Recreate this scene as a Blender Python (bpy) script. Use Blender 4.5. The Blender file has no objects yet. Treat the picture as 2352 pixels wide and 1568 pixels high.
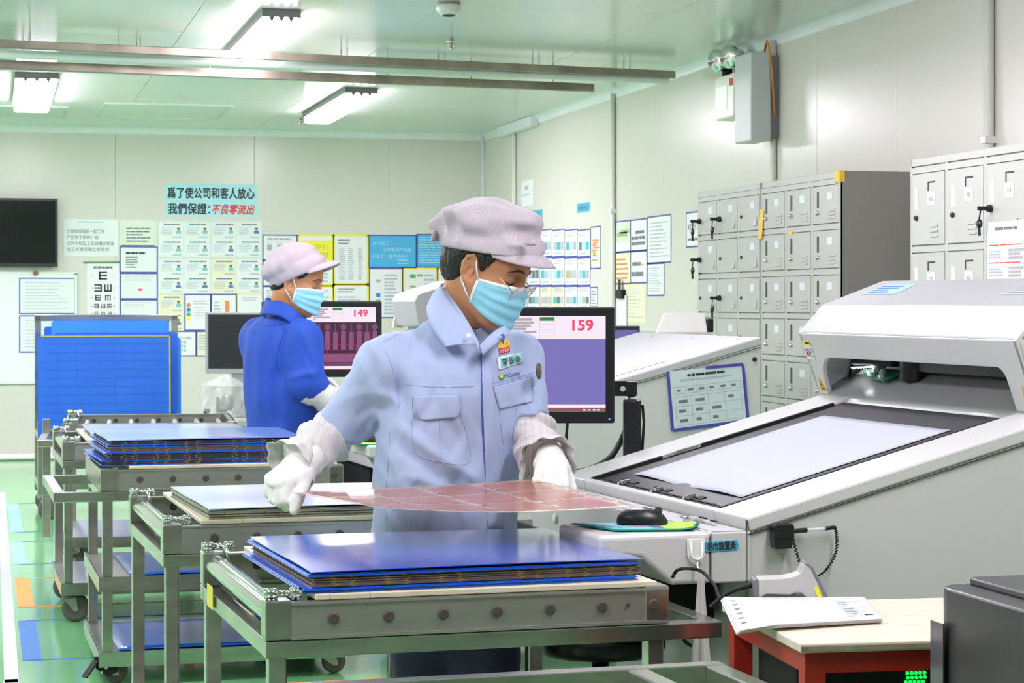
import bpy, bmesh, math, random
import numpy as np
from mathutils import Vector, Matrix, Euler
from mathutils.bvhtree import BVHTree

random.seed(7)
RNG = np.random.default_rng(7)
S = bpy.context.scene
COL = S.collection
PI = math.pi

# ------------------------------------------------------------------ camera, world, exposure
CAMH, TH, F = 1.33, math.radians(13.7), 4900.0      # height, yaw to the right of the room's depth, focal length (px of 2352)
cam_d = bpy.data.cameras.new('camera')
cam = bpy.data.objects.new('camera', cam_d)
COL.objects.link(cam)
cam.location = (0, 0, CAMH)
cam.rotation_euler = (PI / 2, 0, -TH)
cam_d.sensor_width = 36.0
cam_d.lens = 36.0 * F / 2352
cam_d.shift_y = -94.0 / 2352
cam_d.clip_start, cam_d.clip_end = 0.05, 100
cam_d.dof.use_dof = True
cam_d.dof.focus_distance = 5.25
cam_d.dof.aperture_fstop = 20.0
S.camera = cam
world = bpy.data.worlds.new('world')
S.world = world
world.use_nodes = True
world.node_tree.nodes['Background'].inputs[0].default_value = (0.9, 0.95, 1.0, 1)
world.node_tree.nodes['Background'].inputs[1].default_value = 0.3
S.view_settings.view_transform = 'Standard'
S.view_settings.look = 'None'
S.view_settings.gamma = 1
S.view_settings.use_curve_mapping = False
S.view_settings.exposure = 0.22
S.cycles.max_bounces = 8
S.cycles.diffuse_bounces = 5
S.cycles.glossy_bounces = 4
S.cycles.transmission_bounces = 6
S.cycles.transparent_max_bounces = 8
S.cycles.sample_clamp_indirect = 6
LAMP = 46.0                                          # radiance of the fluorescent fittings

FW = Vector((math.sin(TH), math.cos(TH), 0))
RT = Vector((math.cos(TH), -math.sin(TH), 0))


def W(xc, zc, z=0.0):
    """room coordinates of a point xc to the right and zc ahead of the photographer"""
    v = RT * xc + FW * zc
    return Vector((v.x, v.y, z))


def at(u, v, zc):
    return W((u - 1176) / F * zc, zc, CAMH - (v - 690) / F * zc)


def on_z(u, v, z):
    return at(u, v, F * (CAMH - z) / (v - 690))


def on_X(u, v, X):
    return at(u, v, X / ((u - 1176) / F * math.cos(TH) + math.sin(TH)))


def on_Y(u, v, Y):
    return at(u, v, Y / (math.cos(TH) - (u - 1176) / F * math.sin(TH)))


# ------------------------------------------------------------------ materials
def lin(c):
    if isinstance(c, str):
        c = tuple(int(c[i:i + 2], 16) for i in (0, 2, 4))
    return tuple((x / 255 / 12.92) if x / 255 <= 0.04045 else ((x / 255 + 0.055) / 1.055) ** 2.4 for x in c) + (1,)


MATS = {}


def mat(name, col, rough=0.5, metal=0.0, spec=0.5, noise=0.0, nscale=8.0, bump=0.0, bscale=60.0, emit=0.0, alpha=1.0, trans=0.0, coat=0.0,
        stretch=None):
    if name in MATS:
        return MATS[name]
    m = bpy.data.materials.new(name)
    m.use_nodes = True
    nt = m.node_tree
    b = nt.nodes['Principled BSDF']
    c = lin(col)
    b.inputs['Base Color'].default_value = c
    b.inputs['Roughness'].default_value = rough
    b.inputs['Metallic'].default_value = metal
    b.inputs['Specular IOR Level'].default_value = spec
    b.inputs['Alpha'].default_value = alpha
    b.inputs['Transmission Weight'].default_value = trans
    b.inputs['Coat Weight'].default_value = coat
    if emit:
        b.inputs['Emission Color'].default_value = c
        b.inputs['Emission Strength'].default_value = emit
    if noise or bump:
        tc = nt.nodes.new('ShaderNodeTexCoord')
        mp = nt.nodes.new('ShaderNodeMapping')
        nt.links.new(tc.outputs['Object'], mp.inputs[0])
        if stretch:
            mp.inputs['Scale'].default_value = stretch
    if noise:
        n = nt.nodes.new('ShaderNodeTexNoise')
        n.inputs['Scale'].default_value = nscale
        n.inputs['Detail'].default_value = 5
        nt.links.new(mp.outputs[0], n.inputs['Vector'])
        r = nt.nodes.new('ShaderNodeMapRange')
        r.inputs[1].default_value, r.inputs[2].default_value = 0.3, 0.7
        r.inputs[3].default_value, r.inputs[4].default_value = 1 - noise, 1 + noise
        nt.links.new(n.outputs[0], r.inputs[0])
        mx = nt.nodes.new('ShaderNodeVectorMath')
        mx.operation = 'SCALE'
        mx.inputs[0].default_value = c[:3]
        nt.links.new(r.outputs[0], mx.inputs['Scale'])
        nt.links.new(mx.outputs[0], b.inputs['Base Color'])
        r2 = nt.nodes.new('ShaderNodeMapRange')
        r2.inputs[1].default_value, r2.inputs[2].default_value = 0.3, 0.7
        r2.inputs[3].default_value, r2.inputs[4].default_value = max(0.02, rough * (1 - noise)), min(1, rough * (1 + noise))
        nt.links.new(n.outputs[0], r2.inputs[0])
        if metal < 0.5:
            nt.links.new(r2.outputs[0], b.inputs['Roughness'])
    if bump:
        n2 = nt.nodes.new('ShaderNodeTexNoise')
        n2.inputs['Scale'].default_value = bscale
        n2.inputs['Detail'].default_value = 3
        nt.links.new(mp.outputs[0], n2.inputs['Vector'])
        bp = nt.nodes.new('ShaderNodeBump')
        bp.inputs['Strength'].default_value = bump
        bp.inputs['Distance'].default_value = 0.01
        nt.links.new(n2.outputs[0], bp.inputs['Height'])
        nt.links.new(bp.outputs[0], b.inputs['Normal'])
    MATS[name] = m
    return m


def weave(name, c1, c2, scale, rough=0.8, kind='stripe', axis='X', bump=0.0):
    """fine woven stripes or checks, in the object's own coordinates"""
    if name in MATS:
        return MATS[name]
    m = mat(name, c1, rough, spec=0.25, bump=bump, bscale=140)
    nt = m.node_tree
    b = nt.nodes['Principled BSDF']
    tc = nt.nodes.new('ShaderNodeTexCoord')
    if kind == 'stripe':
        t = nt.nodes.new('ShaderNodeTexWave')
        t.bands_direction = axis
        t.inputs['Scale'].default_value = scale
        t.inputs['Distortion'].default_value = 0.3
    else:
        t = nt.nodes.new('ShaderNodeTexChecker')
        t.inputs['Scale'].default_value = scale
    nt.links.new(tc.outputs['Object'], t.inputs['Vector'])
    r = nt.nodes.new('ShaderNodeMix')
    r.data_type = 'RGBA'
    r.inputs[6].default_value, r.inputs[7].default_value = lin(c1), lin(c2)
    nt.links.new(t.outputs['Fac'], r.inputs[0])
    nt.links.new(r.outputs[2], b.inputs['Base Color'])
    b.inputs['Sheen Weight'].default_value = 0.15
    return m


# ------------------------------------------------------------------ object helpers
def tag(o, label=None, cat=None, group=None, kind=None):
    if label:
        o['label'] = label
    if cat:
        o['category'] = cat
    if group:
        o['group'] = group
    if kind:
        o['kind'] = kind
    return o


def thing(name, label, cat, loc=(0, 0, 0), rz=0.0, group=None):
    o = bpy.data.objects.new(name, None)
    COL.objects.link(o)
    o.empty_display_size = 0.05
    o.location = loc
    o.rotation_euler = (0, 0, rz)
    return tag(o, label, cat, group)


def kids(o):
    return [c for c in ALL if c.parent == o]


ALL = []


def link(name, me, m=None, parent=None):
    o = bpy.data.objects.new(name, me)
    COL.objects.link(o)
    if m is not None and not me.materials:
        me.materials.append(m)
    if parent is not None:
        o.parent = parent
    ALL.append(o)
    return o


def dup(root, loc=None, rz=None, label=None, group=None):
    r = root.copy()
    COL.objects.link(r)
    if loc is not None:
        r.location = loc
    if rz is not None:
        r.rotation_euler = (0, 0, rz)
    tag(r, label, None, group)
    for ch in kids(root):
        c = ch.copy()
        COL.objects.link(c)
        c.parent = r
        ALL.append(c)
        for g in kids(ch):
            d = g.copy()
            COL.objects.link(d)
            d.parent = c
            ALL.append(d)
    return r


class MB:
    """collects shapes; build() links them as one mesh object"""

    def __init__(self):
        self.v, self.f, self.s, self.mi = [], [], [], []
        self.cur = 0

    def _add(self, vs, fs, smooth=False):
        o = len(self.v)
        self.v += [tuple(p) for p in vs]
        for f in fs:
            self.f.append(tuple(i + o for i in f))
            self.s.append(smooth)
            self.mi.append(self.cur)
        return self

    def box(self, lo, hi, M=None):
        x0, y0, z0 = lo
        x1, y1, z1 = hi
        vs = [Vector(p) for p in ((x0, y0, z0), (x1, y0, z0), (x1, y1, z0), (x0, y1, z0), (x0, y0, z1), (x1, y0, z1), (x1, y1, z1), (x0, y1, z1))]
        if M is not None:
            vs = [M @ p for p in vs]
        return self._add(vs, [(3, 2, 1, 0), (4, 5, 6, 7), (0, 1, 5, 4), (1, 2, 6, 5), (2, 3, 7, 6), (3, 0, 4, 7)])

    def bar(self, p0, p1, w, h, up=(0, 0, 1)):
        """rectangular bar from p0 to p1, w across, h along up"""
        p0, p1, up = Vector(p0), Vector(p1), Vector(up)
        d = (p1 - p0).normalized()
        s = d.cross(up).normalized()
        t = s.cross(d)
        vs = []
        for p in (p0, p1):
            vs += [p - s * w / 2 - t * h / 2, p + s * w / 2 - t * h / 2, p + s * w / 2 + t * h / 2, p - s * w / 2 + t * h / 2]
        return self._add(vs, [(0, 1, 2, 3), (7, 6, 5, 4), (0, 4, 5, 1), (1, 5, 6, 2), (2, 6, 7, 3), (3, 7, 4, 0)])

    def tube(self, pts, r, seg=10, caps=True, smooth=True):
        """r: one radius, or one for each point"""
        pts = [Vector(p) for p in pts]
        n = len(pts)
        rs = r if isinstance(r, (list, tuple)) else [r] * n
        d0 = (pts[1] - pts[0]).normalized()
        a = d0.orthogonal().normalized()
        vs = []
        for i, p in enumerate(pts):
            d = (pts[min(i + 1, n - 1)] - pts[max(i - 1, 0)]).normalized()
            a = (a - d * a.dot(d)).normalized()
            b = d.cross(a)
            for k in range(seg):
                t = 2 * PI * k / seg
                vs.append(p + (a * math.cos(t) + b * math.sin(t)) * rs[i])
        fs = [(i * seg + k, i * seg + (k + 1) % seg, (i + 1) * seg + (k + 1) % seg, (i + 1) * seg + k) for i in range(n - 1) for k in range(seg)]
        self._add(vs, fs, smooth)
        if caps:
            o = len(self.v) - len(vs)
            self.f.append(tuple(o + k for k in reversed(range(seg))))
            self.f.append(tuple(o + (n - 1) * seg + k for k in range(seg)))
            self.s += [False, False]
            self.mi += [self.cur, self.cur]
        return self

    def prism(self, poly, o, ex, ey, ez):
        """polygon (a,b) laid on axes ex, ey from o and given depth ez"""
        o, ex, ey, ez = Vector(o), Vector(ex), Vector(ey), Vector(ez)
        A = sum(poly[i][0] * poly[(i + 1) % len(poly)][1] - poly[(i + 1) % len(poly)][0] * poly[i][1] for i in range(len(poly)))
        if ex.cross(ey).dot(ez) * A < 0:
            poly = poly[::-1]
        n = len(poly)
        vs = [o + ex * a + ey * b for a, b in poly]
        vs += [p + ez for p in vs]
        return self._add(vs, [tuple(reversed(range(n))), tuple(range(n, 2 * n))] + [(i, (i + 1) % n, n + (i + 1) % n, n + i) for i in range(n)])

    def lathe(self, prof, o=(0, 0, 0), axis=(0, 0, 1), seg=20, smooth=True, sx=1, sy=1):
        """prof: (radius, height) pairs along axis from o"""
        o, ax = Vector(o), Vector(axis).normalized()
        a = ax.orthogonal().normalized()
        if abs(ax.z) > 0.99:
            a = Vector((1, 0, 0))
        b = ax.cross(a)
        vs = [o + ax * h + (a * math.cos(2 * PI * k / seg) * sx + b * math.sin(2 * PI * k / seg) * sy) * max(r, 1e-5) for r, h in prof for k in range(seg)]
        n = len(prof)
        fs = [(i * seg + k, i * seg + (k + 1) % seg, (i + 1) * seg + (k + 1) % seg, (i + 1) * seg + k) for i in range(n - 1) for k in range(seg)]
        self._add(vs, fs, smooth)
        q = len(self.v) - len(vs)
        self.f += [tuple(q + k for k in reversed(range(seg))), tuple(q + (n - 1) * seg + k for k in range(seg))]
        self.s += [False, False]
        self.mi += [self.cur, self.cur]
        return self

    def quad(self, a, b, c, d):
        return self._add([a, b, c, d], [(0, 1, 2, 3)])

    def grid(self, fn, nu, nv, smooth=True):
        """fn(s,t) for s,t in 0..1"""
        vs = [fn(i / nu, j / nv) for j in range(nv + 1) for i in range(nu + 1)]
        fs = [(j * (nu + 1) + i, j * (nu + 1) + i + 1, (j + 1) * (nu + 1) + i + 1, (j + 1) * (nu + 1) + i) for j in range(nv) for i in range(nu)]
        return self._add(vs, fs, smooth)

    def mesh(self, name, mats):
        me = bpy.data.meshes.new(name)
        me.from_pydata([tuple(p) for p in self.v], [], self.f)
        me.polygons.foreach_set('use_smooth', self.s)
        for m in (mats if isinstance(mats, (list, tuple)) else [mats]):
            me.materials.append(m)
        if any(self.mi):
            me.polygons.foreach_set('material_index', self.mi)
        me.update()
        return me

    def build(self, name, m, parent=None, bevel=0.0, seg=2, solid=0.0, sub=0, fix=False):
        me = self.mesh(name, m)
        if fix:
            bm = bmesh.new()
            bm.from_mesh(me)
            bmesh.ops.recalc_face_normals(bm, faces=bm.faces)
            bm.to_mesh(me)
            bm.free()
        o = link(name, me, None, parent)
        if solid:
            q = o.modifiers.new('solid', 'SOLIDIFY')
            q.thickness = solid
            q.offset = 0
        if bevel:
            q = o.modifiers.new('bevel', 'BEVEL')
            q.width, q.segments, q.limit_method, q.angle_limit = bevel, seg, 'ANGLE', math.radians(40)
            q.harden_normals = False
        if sub:
            q = o.modifiers.new('sub', 'SUBSURF')
            q.levels = q.render_levels = sub
        return o


def struct(o):
    o['kind'] = 'structure'
    return o


def text_mesh(txt, size, align='LEFT', shear=0.0, bold=0.0):
    """letters as a flat mesh on the xz plane (x right, z up), base line at 0"""
    c = bpy.data.curves.new('lettering', 'FONT')
    c.body = txt
    c.size = size
    c.align_x = align
    c.shear = shear
    c.resolution_u = 3
    o = bpy.data.objects.new('lettering', c)
    COL.objects.link(o)
    dg = bpy.context.evaluated_depsgraph_get()
    me = bpy.data.meshes.new_from_object(o.evaluated_get(dg))
    bpy.data.objects.remove(o)
    bpy.data.curves.remove(c)
    me.transform(Matrix.Rotation(PI / 2, 4, 'X'))
    if bold:                                        # heavier strokes: shifted copies of the outline fill
        bm = bmesh.new()
        for i_, (dx, dz) in enumerate(((-bold, -bold), (bold, -bold), (-bold, bold), (bold, bold), (0, 0))):
            n = len(bm.verts)
            bm.from_mesh(me)
            bm.verts.ensure_lookup_table()
            for v in bm.verts[n:]:
                v.co.x += dx
                v.co.y -= .00012 * i_
                v.co.z += dz
        bm.to_mesh(me)
        bm.free()
    me.materials.clear()
    return me


def letters(name, txt, size, m, parent, M, width=None, align='LEFT', shear=0.0, bold=0.0, thick=0.0):
    """lettering placed by matrix M (x along the line, z up, -y out of the surface); squeezed to width"""
    me = text_mesh(txt, size, 'LEFT', shear, bold)
    xs = [v.co.x for v in me.vertices]
    if xs:
        w0 = max(xs) - min(xs)
        k = (width / w0) if width else 1
        off = -min(xs)
        if align == 'CENTER':
            off -= w0 / 2
        for v in me.vertices:
            v.co.x = (v.co.x + off) * k
    me.transform(M)
    return link(name, me, m, parent)

# ------------------------------------------------------------------ the room
XR, YB, ZC, XL, YF = 4.2, 18.26, 2.79, -4.6, -3.2
M_wall = mat('wall_panel_paint', 'd0cec6', 0.26, spec=0.5, noise=0.012, nscale=1.2)
M_ceil = mat('ceiling_panel_paint', 'd6dad6', 0.16, spec=0.55, noise=0.02, nscale=0.8)
M_seam = mat('seam_filler', 'cfd1ca', 0.6)
M_cove = mat('aluminium_cove', 'dfe3e6', 0.35, noise=0.03)
M_steel = mat('brushed_stainless', 'bdbbb4', 0.2, metal=0.94, noise=0.16, nscale=6, stretch=(1, 1, 4))
M_steel2 = mat('dull_stainless_channel', 'b0ada8', 0.3, metal=0.7, noise=0.1, nscale=7, stretch=(0.4, 1, 3))
M_chrome = mat('chrome', 'd9dcdc', 0.1, metal=1.0)
M_bronze = mat('stained_rail_steel', '9b8f84', 0.4, metal=0.55, noise=0.3, nscale=5)
M_black = mat('black_plastic', '17181b', 0.35)
M_matblack = mat('matt_black', '101113', 0.7)
M_white = mat('white_plastic', 'e9e9e4', 0.35)
M_paper = mat('white_paper', 'dfe0e4', 0.6)
M_rubber = mat('dark_rubber', '3a3634', 0.7)

floor_m = mat('green_epoxy', '72b67e', 0.12, spec=0.6, noise=0.05, nscale=0.9)


def slab(name, lo, hi, m):
    return struct(MB().box(lo, hi).build(name, m))


floor = slab('floor', (XL, YF, -0.1), (XR, YB, 0), floor_m)
ceiling = slab('ceiling', (XL, YF, ZC + 0.006), (XR, YB, ZC + 0.1), M_seam)
wall_back = slab('wall_back', (XL, YB + 0.006, 0), (XR, YB + 0.1, ZC), M_seam)
wall_right = slab('wall_right', (XR + 0.006, YF, 0), (XR + 0.1, YB, ZC), M_seam)
wall_left = slab('wall_left', (XL - 0.1, YF, 0), (XL, YB, ZC), M_wall)
wall_front = slab('wall_front', (XL, YF - 0.1, 0), (XR, YF, ZC), M_wall)


def run(a, b, step, start):
    xs, x = [a], start
    while x <= a + 0.05:
        x += step
    while x < b - 0.05:
        xs.append(x)
        x += step
    return xs + [b]


seam_x = on_Y(265, 400, YB).x
xs = run(XL, XR, 1.17, seam_x - 5 * 1.17)
for x0, x1 in zip(xs, xs[1:]):
    MB().box((x0 + 0.0015, YB, 0), (x1 - 0.0015, YB + 0.012, ZC)).build('panel', M_wall, wall_back, bevel=0.002)
    for y0, y1 in ((YF, 2.4), (2.4, 5.05), (5.05, 10.35), (10.35, 15.7), (15.7, YB)):
        MB().box((x0 + 0.0012, y0 + 0.0012, ZC), (x1 - 0.0012, y1 - 0.0012, ZC + 0.012)).build('panel', M_ceil, ceiling, bevel=0.0015)
ys = sorted([YF, YB] + [on_X(u, 300, XR).y for u in (1290, 1520, 1683, 1876, 2060)] + [6.6, 5.45, 4.3, 3.1, 1.9, 0.7, -0.5, -1.7])
for y0, y1 in zip(ys, ys[1:]):
    MB().box((XR, y0 + 0.0015, 0), (XR + 0.012, y1 - 0.0015, ZC)).build('panel', M_wall, wall_right, bevel=0.002)


def cove(name, p, q, inward):
    """quarter-round strip where wall and ceiling meet"""
    prof = [(0, 0), (0.055, 0)] + [(0.055 - 0.055 * math.sin(a), -0.055 + 0.055 * math.cos(a)) for a in (0.3, 0.6, 0.9, 1.2)] + [(0, -0.055)]
    struct(MB().prism(prof, p, inward, (0, 0, 1), Vector(q) - Vector(p)).build(name, M_cove))


cove('trim_1', (XL, YB, ZC), (XR, YB, ZC), (0, -1, 0))
cove('trim_2', (XR, YF, ZC), (XR, YB, ZC), (-1, 0, 0))
struct(MB().tube([(XR - 0.012, YB - 0.012, 0), (XR - 0.012, YB - 0.012, ZC)], 0.022, 10).build('trim_3', M_cove))
struct(MB().tube([(XL, YB - 0.03, 0.028), (XR, YB - 0.03, 0.028)], 0.028, 12).build('baseboard_back', M_white))
struct(MB().tube([(XR - 0.03, YF, 0.028), (XR - 0.03, YB, 0.028)], 0.028, 12).build('baseboard_right', M_white))
# square covers at the foot of the cove by the back corner
y0, y1 = on_X(1180, 300, XR).y, on_X(1238, 280, XR).y
struct(MB().box((XR - 0.075, y1, ZC - 0.085), (XR, y0 + 0.3, ZC)).build('trim_4', M_cove, bevel=0.01))

# floor marking tapes
M_tw = mat('white_floor_tape', 'b4b7bd', 0.35, noise=0.08, nscale=12)
M_tb = mat('blue_floor_tape', '1d6fc0', 0.6, noise=0.12, nscale=12)
M_tlb = mat('faded_blue_floor_tape', '86b6dc', 0.6, noise=0.12, nscale=9)
M_to = mat('orange_floor_tape', 'e8962c', 0.6, noise=0.12, nscale=12)


def tape(p, q, w, m, name='tape'):
    MB().bar((p.x, p.y, 0.0006), (q.x, q.y, 0.0006), w, 0.0012).build(name, m, floor)


def f(u, v):
    return on_z(u, v, 0)


tape(f(3, 1130), f(27, 1568), 0.05, M_tw)
d = (f(25, 1568) - f(7, 1157)).normalized()
tape(f(25, 1560), f(25, 1560) + d * 4, 0.05, M_tw)
# parking boxes for the trolleys: front edge thick, side edges thin
for (u0, v0, u1, v1, m, n) in ((29, 1157, 40, 1222, M_tlb, 1.3), (37, 1244, 47, 1296, M_tlb, 1.3), (50, 1328, 60, 1394, M_to, 1.5), (61, 1425, 74, 1516, M_tb, 1.9)):
    a, b = f(u0, v0), f(u1, v1)
    tape(a, b, 0.07, m, 'marking')
    side = Vector((math.cos(0.02), -math.sin(0.02) + 0.06, 0))
    mm = M_tb if m is M_tlb else m
    tape(a, a + side * n, 0.018, mm, 'marking')
    tape(b, b + side * n, 0.018, mm, 'marking')
a = f(50, 1600)
tape(a, a + Vector((1.9, 0.08, 0)), 0.02, M_to, 'marking')

# ------------------------------------------------------------------ ceiling fittings
M_lamp = mat('fluorescent_diffuser', 'faeefb', 0.4, emit=LAMP)
M_frame = mat('dark_aluminium', '6c6f6c', 0.4, metal=0.6)


def ceiling_light(label, x, y0, y1, w=0.19):
    t = thing('ceiling_light', label, 'light', (x, y0, ZC), 0, 'fluorescent ceiling lights')
    L = y1 - y0
    fr = MB()
    for lo, hi in (((-w / 2 - .012, -.012, -.04), (-w / 2, L + .012, 0)), ((w / 2, -.012, -.04), (w / 2 + .012, L + .012, 0)),
                   ((-w / 2, -.012, -.04), (w / 2, 0, 0)), ((-w / 2, L, -.04), (w / 2, L + .012, 0))):
        fr.box(lo, hi)
    fr.build('frame', M_frame, t)
    MB().box((-w / 2 + .002, .002, -.085), (w / 2 - .002, L - .002, -.03)).build('diffuser', M_lamp, t, bevel=0.015, seg=3)
    lv = MB()
    for k in range(3):
        xx = -w / 2 + w * (k + 0.75) / 3.5
        lv._add([(xx - .014, -.013, -.04), (xx + .014, -.013, -.04), (xx, -.013, -.07), (xx - .014, .01, -.04), (xx + .014, .01, -.04), (xx, .01, -.066)],
                [(0, 1, 2), (5, 4, 3), (0, 3, 4, 1), (1, 4, 5, 2), (2, 5, 3, 0)])
    lv.build('end_louvre', M_frame, t)
    return t


ceiling_light('fluorescent ceiling light hanging in front of the steel ceiling rails', 1.41, 10.67, 12.45, 0.17)
ceiling_light('fluorescent ceiling light behind the rails, above the blue slogan sign', 2.46, 14.45, 16.5, 0.2)
ceiling_light('fluorescent ceiling light behind the rails, at the left above the television', 0.28, 14.0, 16.0, 0.25)
for x in (-2.9, -0.4, 2.1):
    for y in (2.4, 6.4):
        ceiling_light('fluorescent ceiling light overhead outside the picture', x, y, y + 1.8)
for x, y in ((-0.9, 10.67), (-3.1, 10.67), (-1.9, 14.0), (-3.6, 14.0)):
    ceiling_light('fluorescent ceiling light overhead outside the picture', x, y, y + 1.9)

# ceiling rails
def rail(name, label, p, q, w, h, m, shape='channel'):
    p, q = Vector(p), Vector(q)
    mb = MB()
    if shape == 'tube':
        mb.tube([p, q], w / 2, 12)
    else:
        mb.bar(p, q, w, h)
    o = mb.build(name, m, None, bevel=0.004)
    n = 7
    for k in range(n):
        c = p.lerp(q, (k + 0.5) / n)
        MB().bar(c + Vector((0, 0, .015)), (c.x, c.y, ZC + 0.001), 0.006, 0.006, (1, 0, 0)).build('hanger', M_steel, o)
    return tag(o, label, 'rail')


M_tubew = mat('white_pipe_paint', 'cfd8d6', 0.25, metal=0.2)
rail('ceiling_rail', 'brown stained steel channel on the ceiling, reaching the right wall', on_z(-60, 98, ZC - 0.07), on_z(1548, 172, ZC - 0.07), 0.05, 0.045, M_bronze)
rail('ceiling_pipe', 'pale round pipe under the ceiling between two steel channels', on_z(-60, 121, ZC - 0.1), on_z(1535, 183, ZC - 0.1), 0.05, 0.05, M_tubew, 'tube')
rail('ceiling_rail', 'dark steel channel on the ceiling, ending short of the right wall', on_z(-60, 146, ZC - 0.14), on_z(1362, 202, ZC - 0.14), 0.05, 0.05, M_bronze)

p = on_z(1031, 6, ZC)
t = thing('smoke_detector', 'round white smoke detector on the ceiling', 'detector', p)
MB().lathe([(0.055, 0), (0.055, -0.012)], seg=24).build('base', mat('old_white_plastic', 'a09c94', 0.5), t)
MB().lathe([(0.06, -0.012), (0.062, -0.035), (0.045, -0.06), (0.02, -0.064)], seg=24).build('housing', M_white, t)
MB().lathe([(0.034, -0.058), (0.03, -0.066)], seg=16).build('sensor_slot', M_rubber, t)


def sprinkler(u, v, label):
    p = on_z(u, v, ZC)
    t = thing('sprinkler_head', label, 'sprinkler', p, 0, 'ceiling sprinklers')
    MB().lathe([(0.012, 0), (0.012, -0.02), (0.035, -0.022), (0.035, -0.026), (0.01, -0.03)], seg=16).build('escutcheon', M_chrome, t)
    MB().tube([(0, 0, -0.03), (0, 0, -0.06)], 0.004, 8).build('bulb', mat('red_bulb', 'c8503c', 0.3), t)
    fr = MB()
    for s in (-1, 1):
        fr.tube([(s * .009, 0, -.028), (s * .014, 0, -.045), (s * .004, 0, -.064)], 0.0025, 6)
    fr.lathe([(0.018, -0.064), (0.018, -0.067)], seg=14)
    fr.build('yoke', M_chrome, t)


sprinkler(1037, 86, 'small chrome sprinkler head below the smoke detector')
sprinkler(692, 270, 'small chrome sprinkler head beside the rear ceiling light')

# hatches in the ceiling
M_hatch = mat('ceiling_hatch', 'cfd6cf', 0.3)
for lab, (u0, v0, u1, v1) in (('square flush hatch in the ceiling, nearer the slogan sign', (268, 236, 545, 272)), ('flush ceiling hatch partly hidden by the left ceiling light', (30, 242, 185, 270))):
    a, b = on_z(u0, v0, ZC), on_z(u1, v1, ZC)
    t = thing('ceiling_hatch', lab, 'hatch', ((a.x + b.x) / 2 - 0.12, (a.y + b.y) / 2, ZC))
    w, d = abs(b.x - a.x) / 2 * 0.9, abs(b.y - a.y) / 2
    MB().box((-w, -d, -.006), (w, d, 0.001)).build('door', M_hatch, t, bevel=0.003)
    fr = MB()
    for lo, hi in (((-w - .02, -d - .02, -.012), (-w, d + .02, 0)), ((w, -d - .02, -.012), (w + .02, d + .02, 0)), ((-w, -d - .02, -.012), (w, -d, 0)), ((-w, d, -.012), (w, d + .02, 0))):
        fr.box(lo, hi)
    fr.build('frame', mat('hatch_frame', 'c3cbc4', 0.4), t)

# ------------------------------------------------------------------ right wall: conduits, boxes
def conduit(u, v0, v1, label, r=0.018, clip=True):
    a = on_X(u, v0, XR - r)
    b = on_X(u, v1, XR - r)
    z1 = min(a.z, ZC - 0.002)
    t = thing('wall_conduit', label, 'pipe', (a.x, a.y, max(0, b.z)), 0, 'white conduits on the right wall')
    MB().tube([(0, 0, 0), (0, 0, z1 - max(0, b.z))], r, 12).build('pipe', mat('pvc_conduit', 'dedfd8', 0.35), t)
    for k in (0.25, 0.7):
        z = (z1 - max(0, b.z)) * k
        MB().box((-r - .004, -r - .004, z), (r, r + .004, z + .03)).build('clip', M_white, t)
    return t


conduit(1181, 285, 1300, 'white conduit down the right wall, nearest the back corner')
conduit(1408, 215, 1300, 'white conduit down the right wall, left of the blue framed notices')
conduit(1776, 92, 1300, 'white conduit above the lockers, behind the grey wall box')
conduit(2271, -120, 1300, 'white conduit above the nearest locker unit', 0.024)

a = on_X(1772, 126, XR)
t = thing('wall_box', 'tall pale grey metal box fixed high on the right wall', 'box', (XR, a.y, 0))
za, zb = on_X(1772, 126, XR).z, on_X(1772, 328, XR).z
MB().box((-0.17, -0.13, zb), (-0.05, 0.13, za)).build('cover', mat('pale_grey_metal', 'c6cacc', 0.4), t, bevel=0.01)
MB().box((-0.05, -0.12, zb + .02), (-0.001, 0.12, za - .02)).build('back_plate', mat('mid_grey_plate', '77797a', 0.5), t)  # even mid grey, darker than the cover
MB().tube([(-0.03, -0.13, za - .35), (-0.05, -0.14, za - .1), (-0.06, -0.12, za + .03), (-0.05, -0.06, za + .07), (-0.04, 0, za + .02)], 0.006, 8).build('orange_cable', mat('orange_cable', 'd98f3a', 0.5), t)

a = on_X(1708, 222, XR)
t = thing('emergency_light', 'white twin headed emergency light on the right wall', 'light', (XR, a.y, a.z))
MB().box((-0.12, -0.16, -0.13), (-0.001, 0.16, 0.12)).build('case', M_white, t, bevel=0.012)
MB().box((-0.124, -0.06, -0.08), (-0.118, 0.13, 0.06)).build('front_panel', mat('pure_white', 'ffffff', 0.4), t, bevel=0.002)  # plain pure white, whiter than the case
MB().box((-0.123, -0.15, 0.05), (-0.118, -0.1, 0.09)).build('red_sticker', mat('red_mark', 'c8402e', 0.5), t)
for yy in (-0.1, 0.11):
    h = MB().tube([(-0.06, yy, 0.12), (-0.06, yy, 0.17)], 0.03, 12).build('lamp_arm', M_matblack, t)
    MB().lathe([(0.035, 0), (0.062, 0.07), (0.068, 0.1), (0.066, 0.105), (0.01, 0.1)], (-0.05, yy, 0.22), (-1, -0.4, -0.1), 20).build('lamp_head', M_chrome, t)

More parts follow.
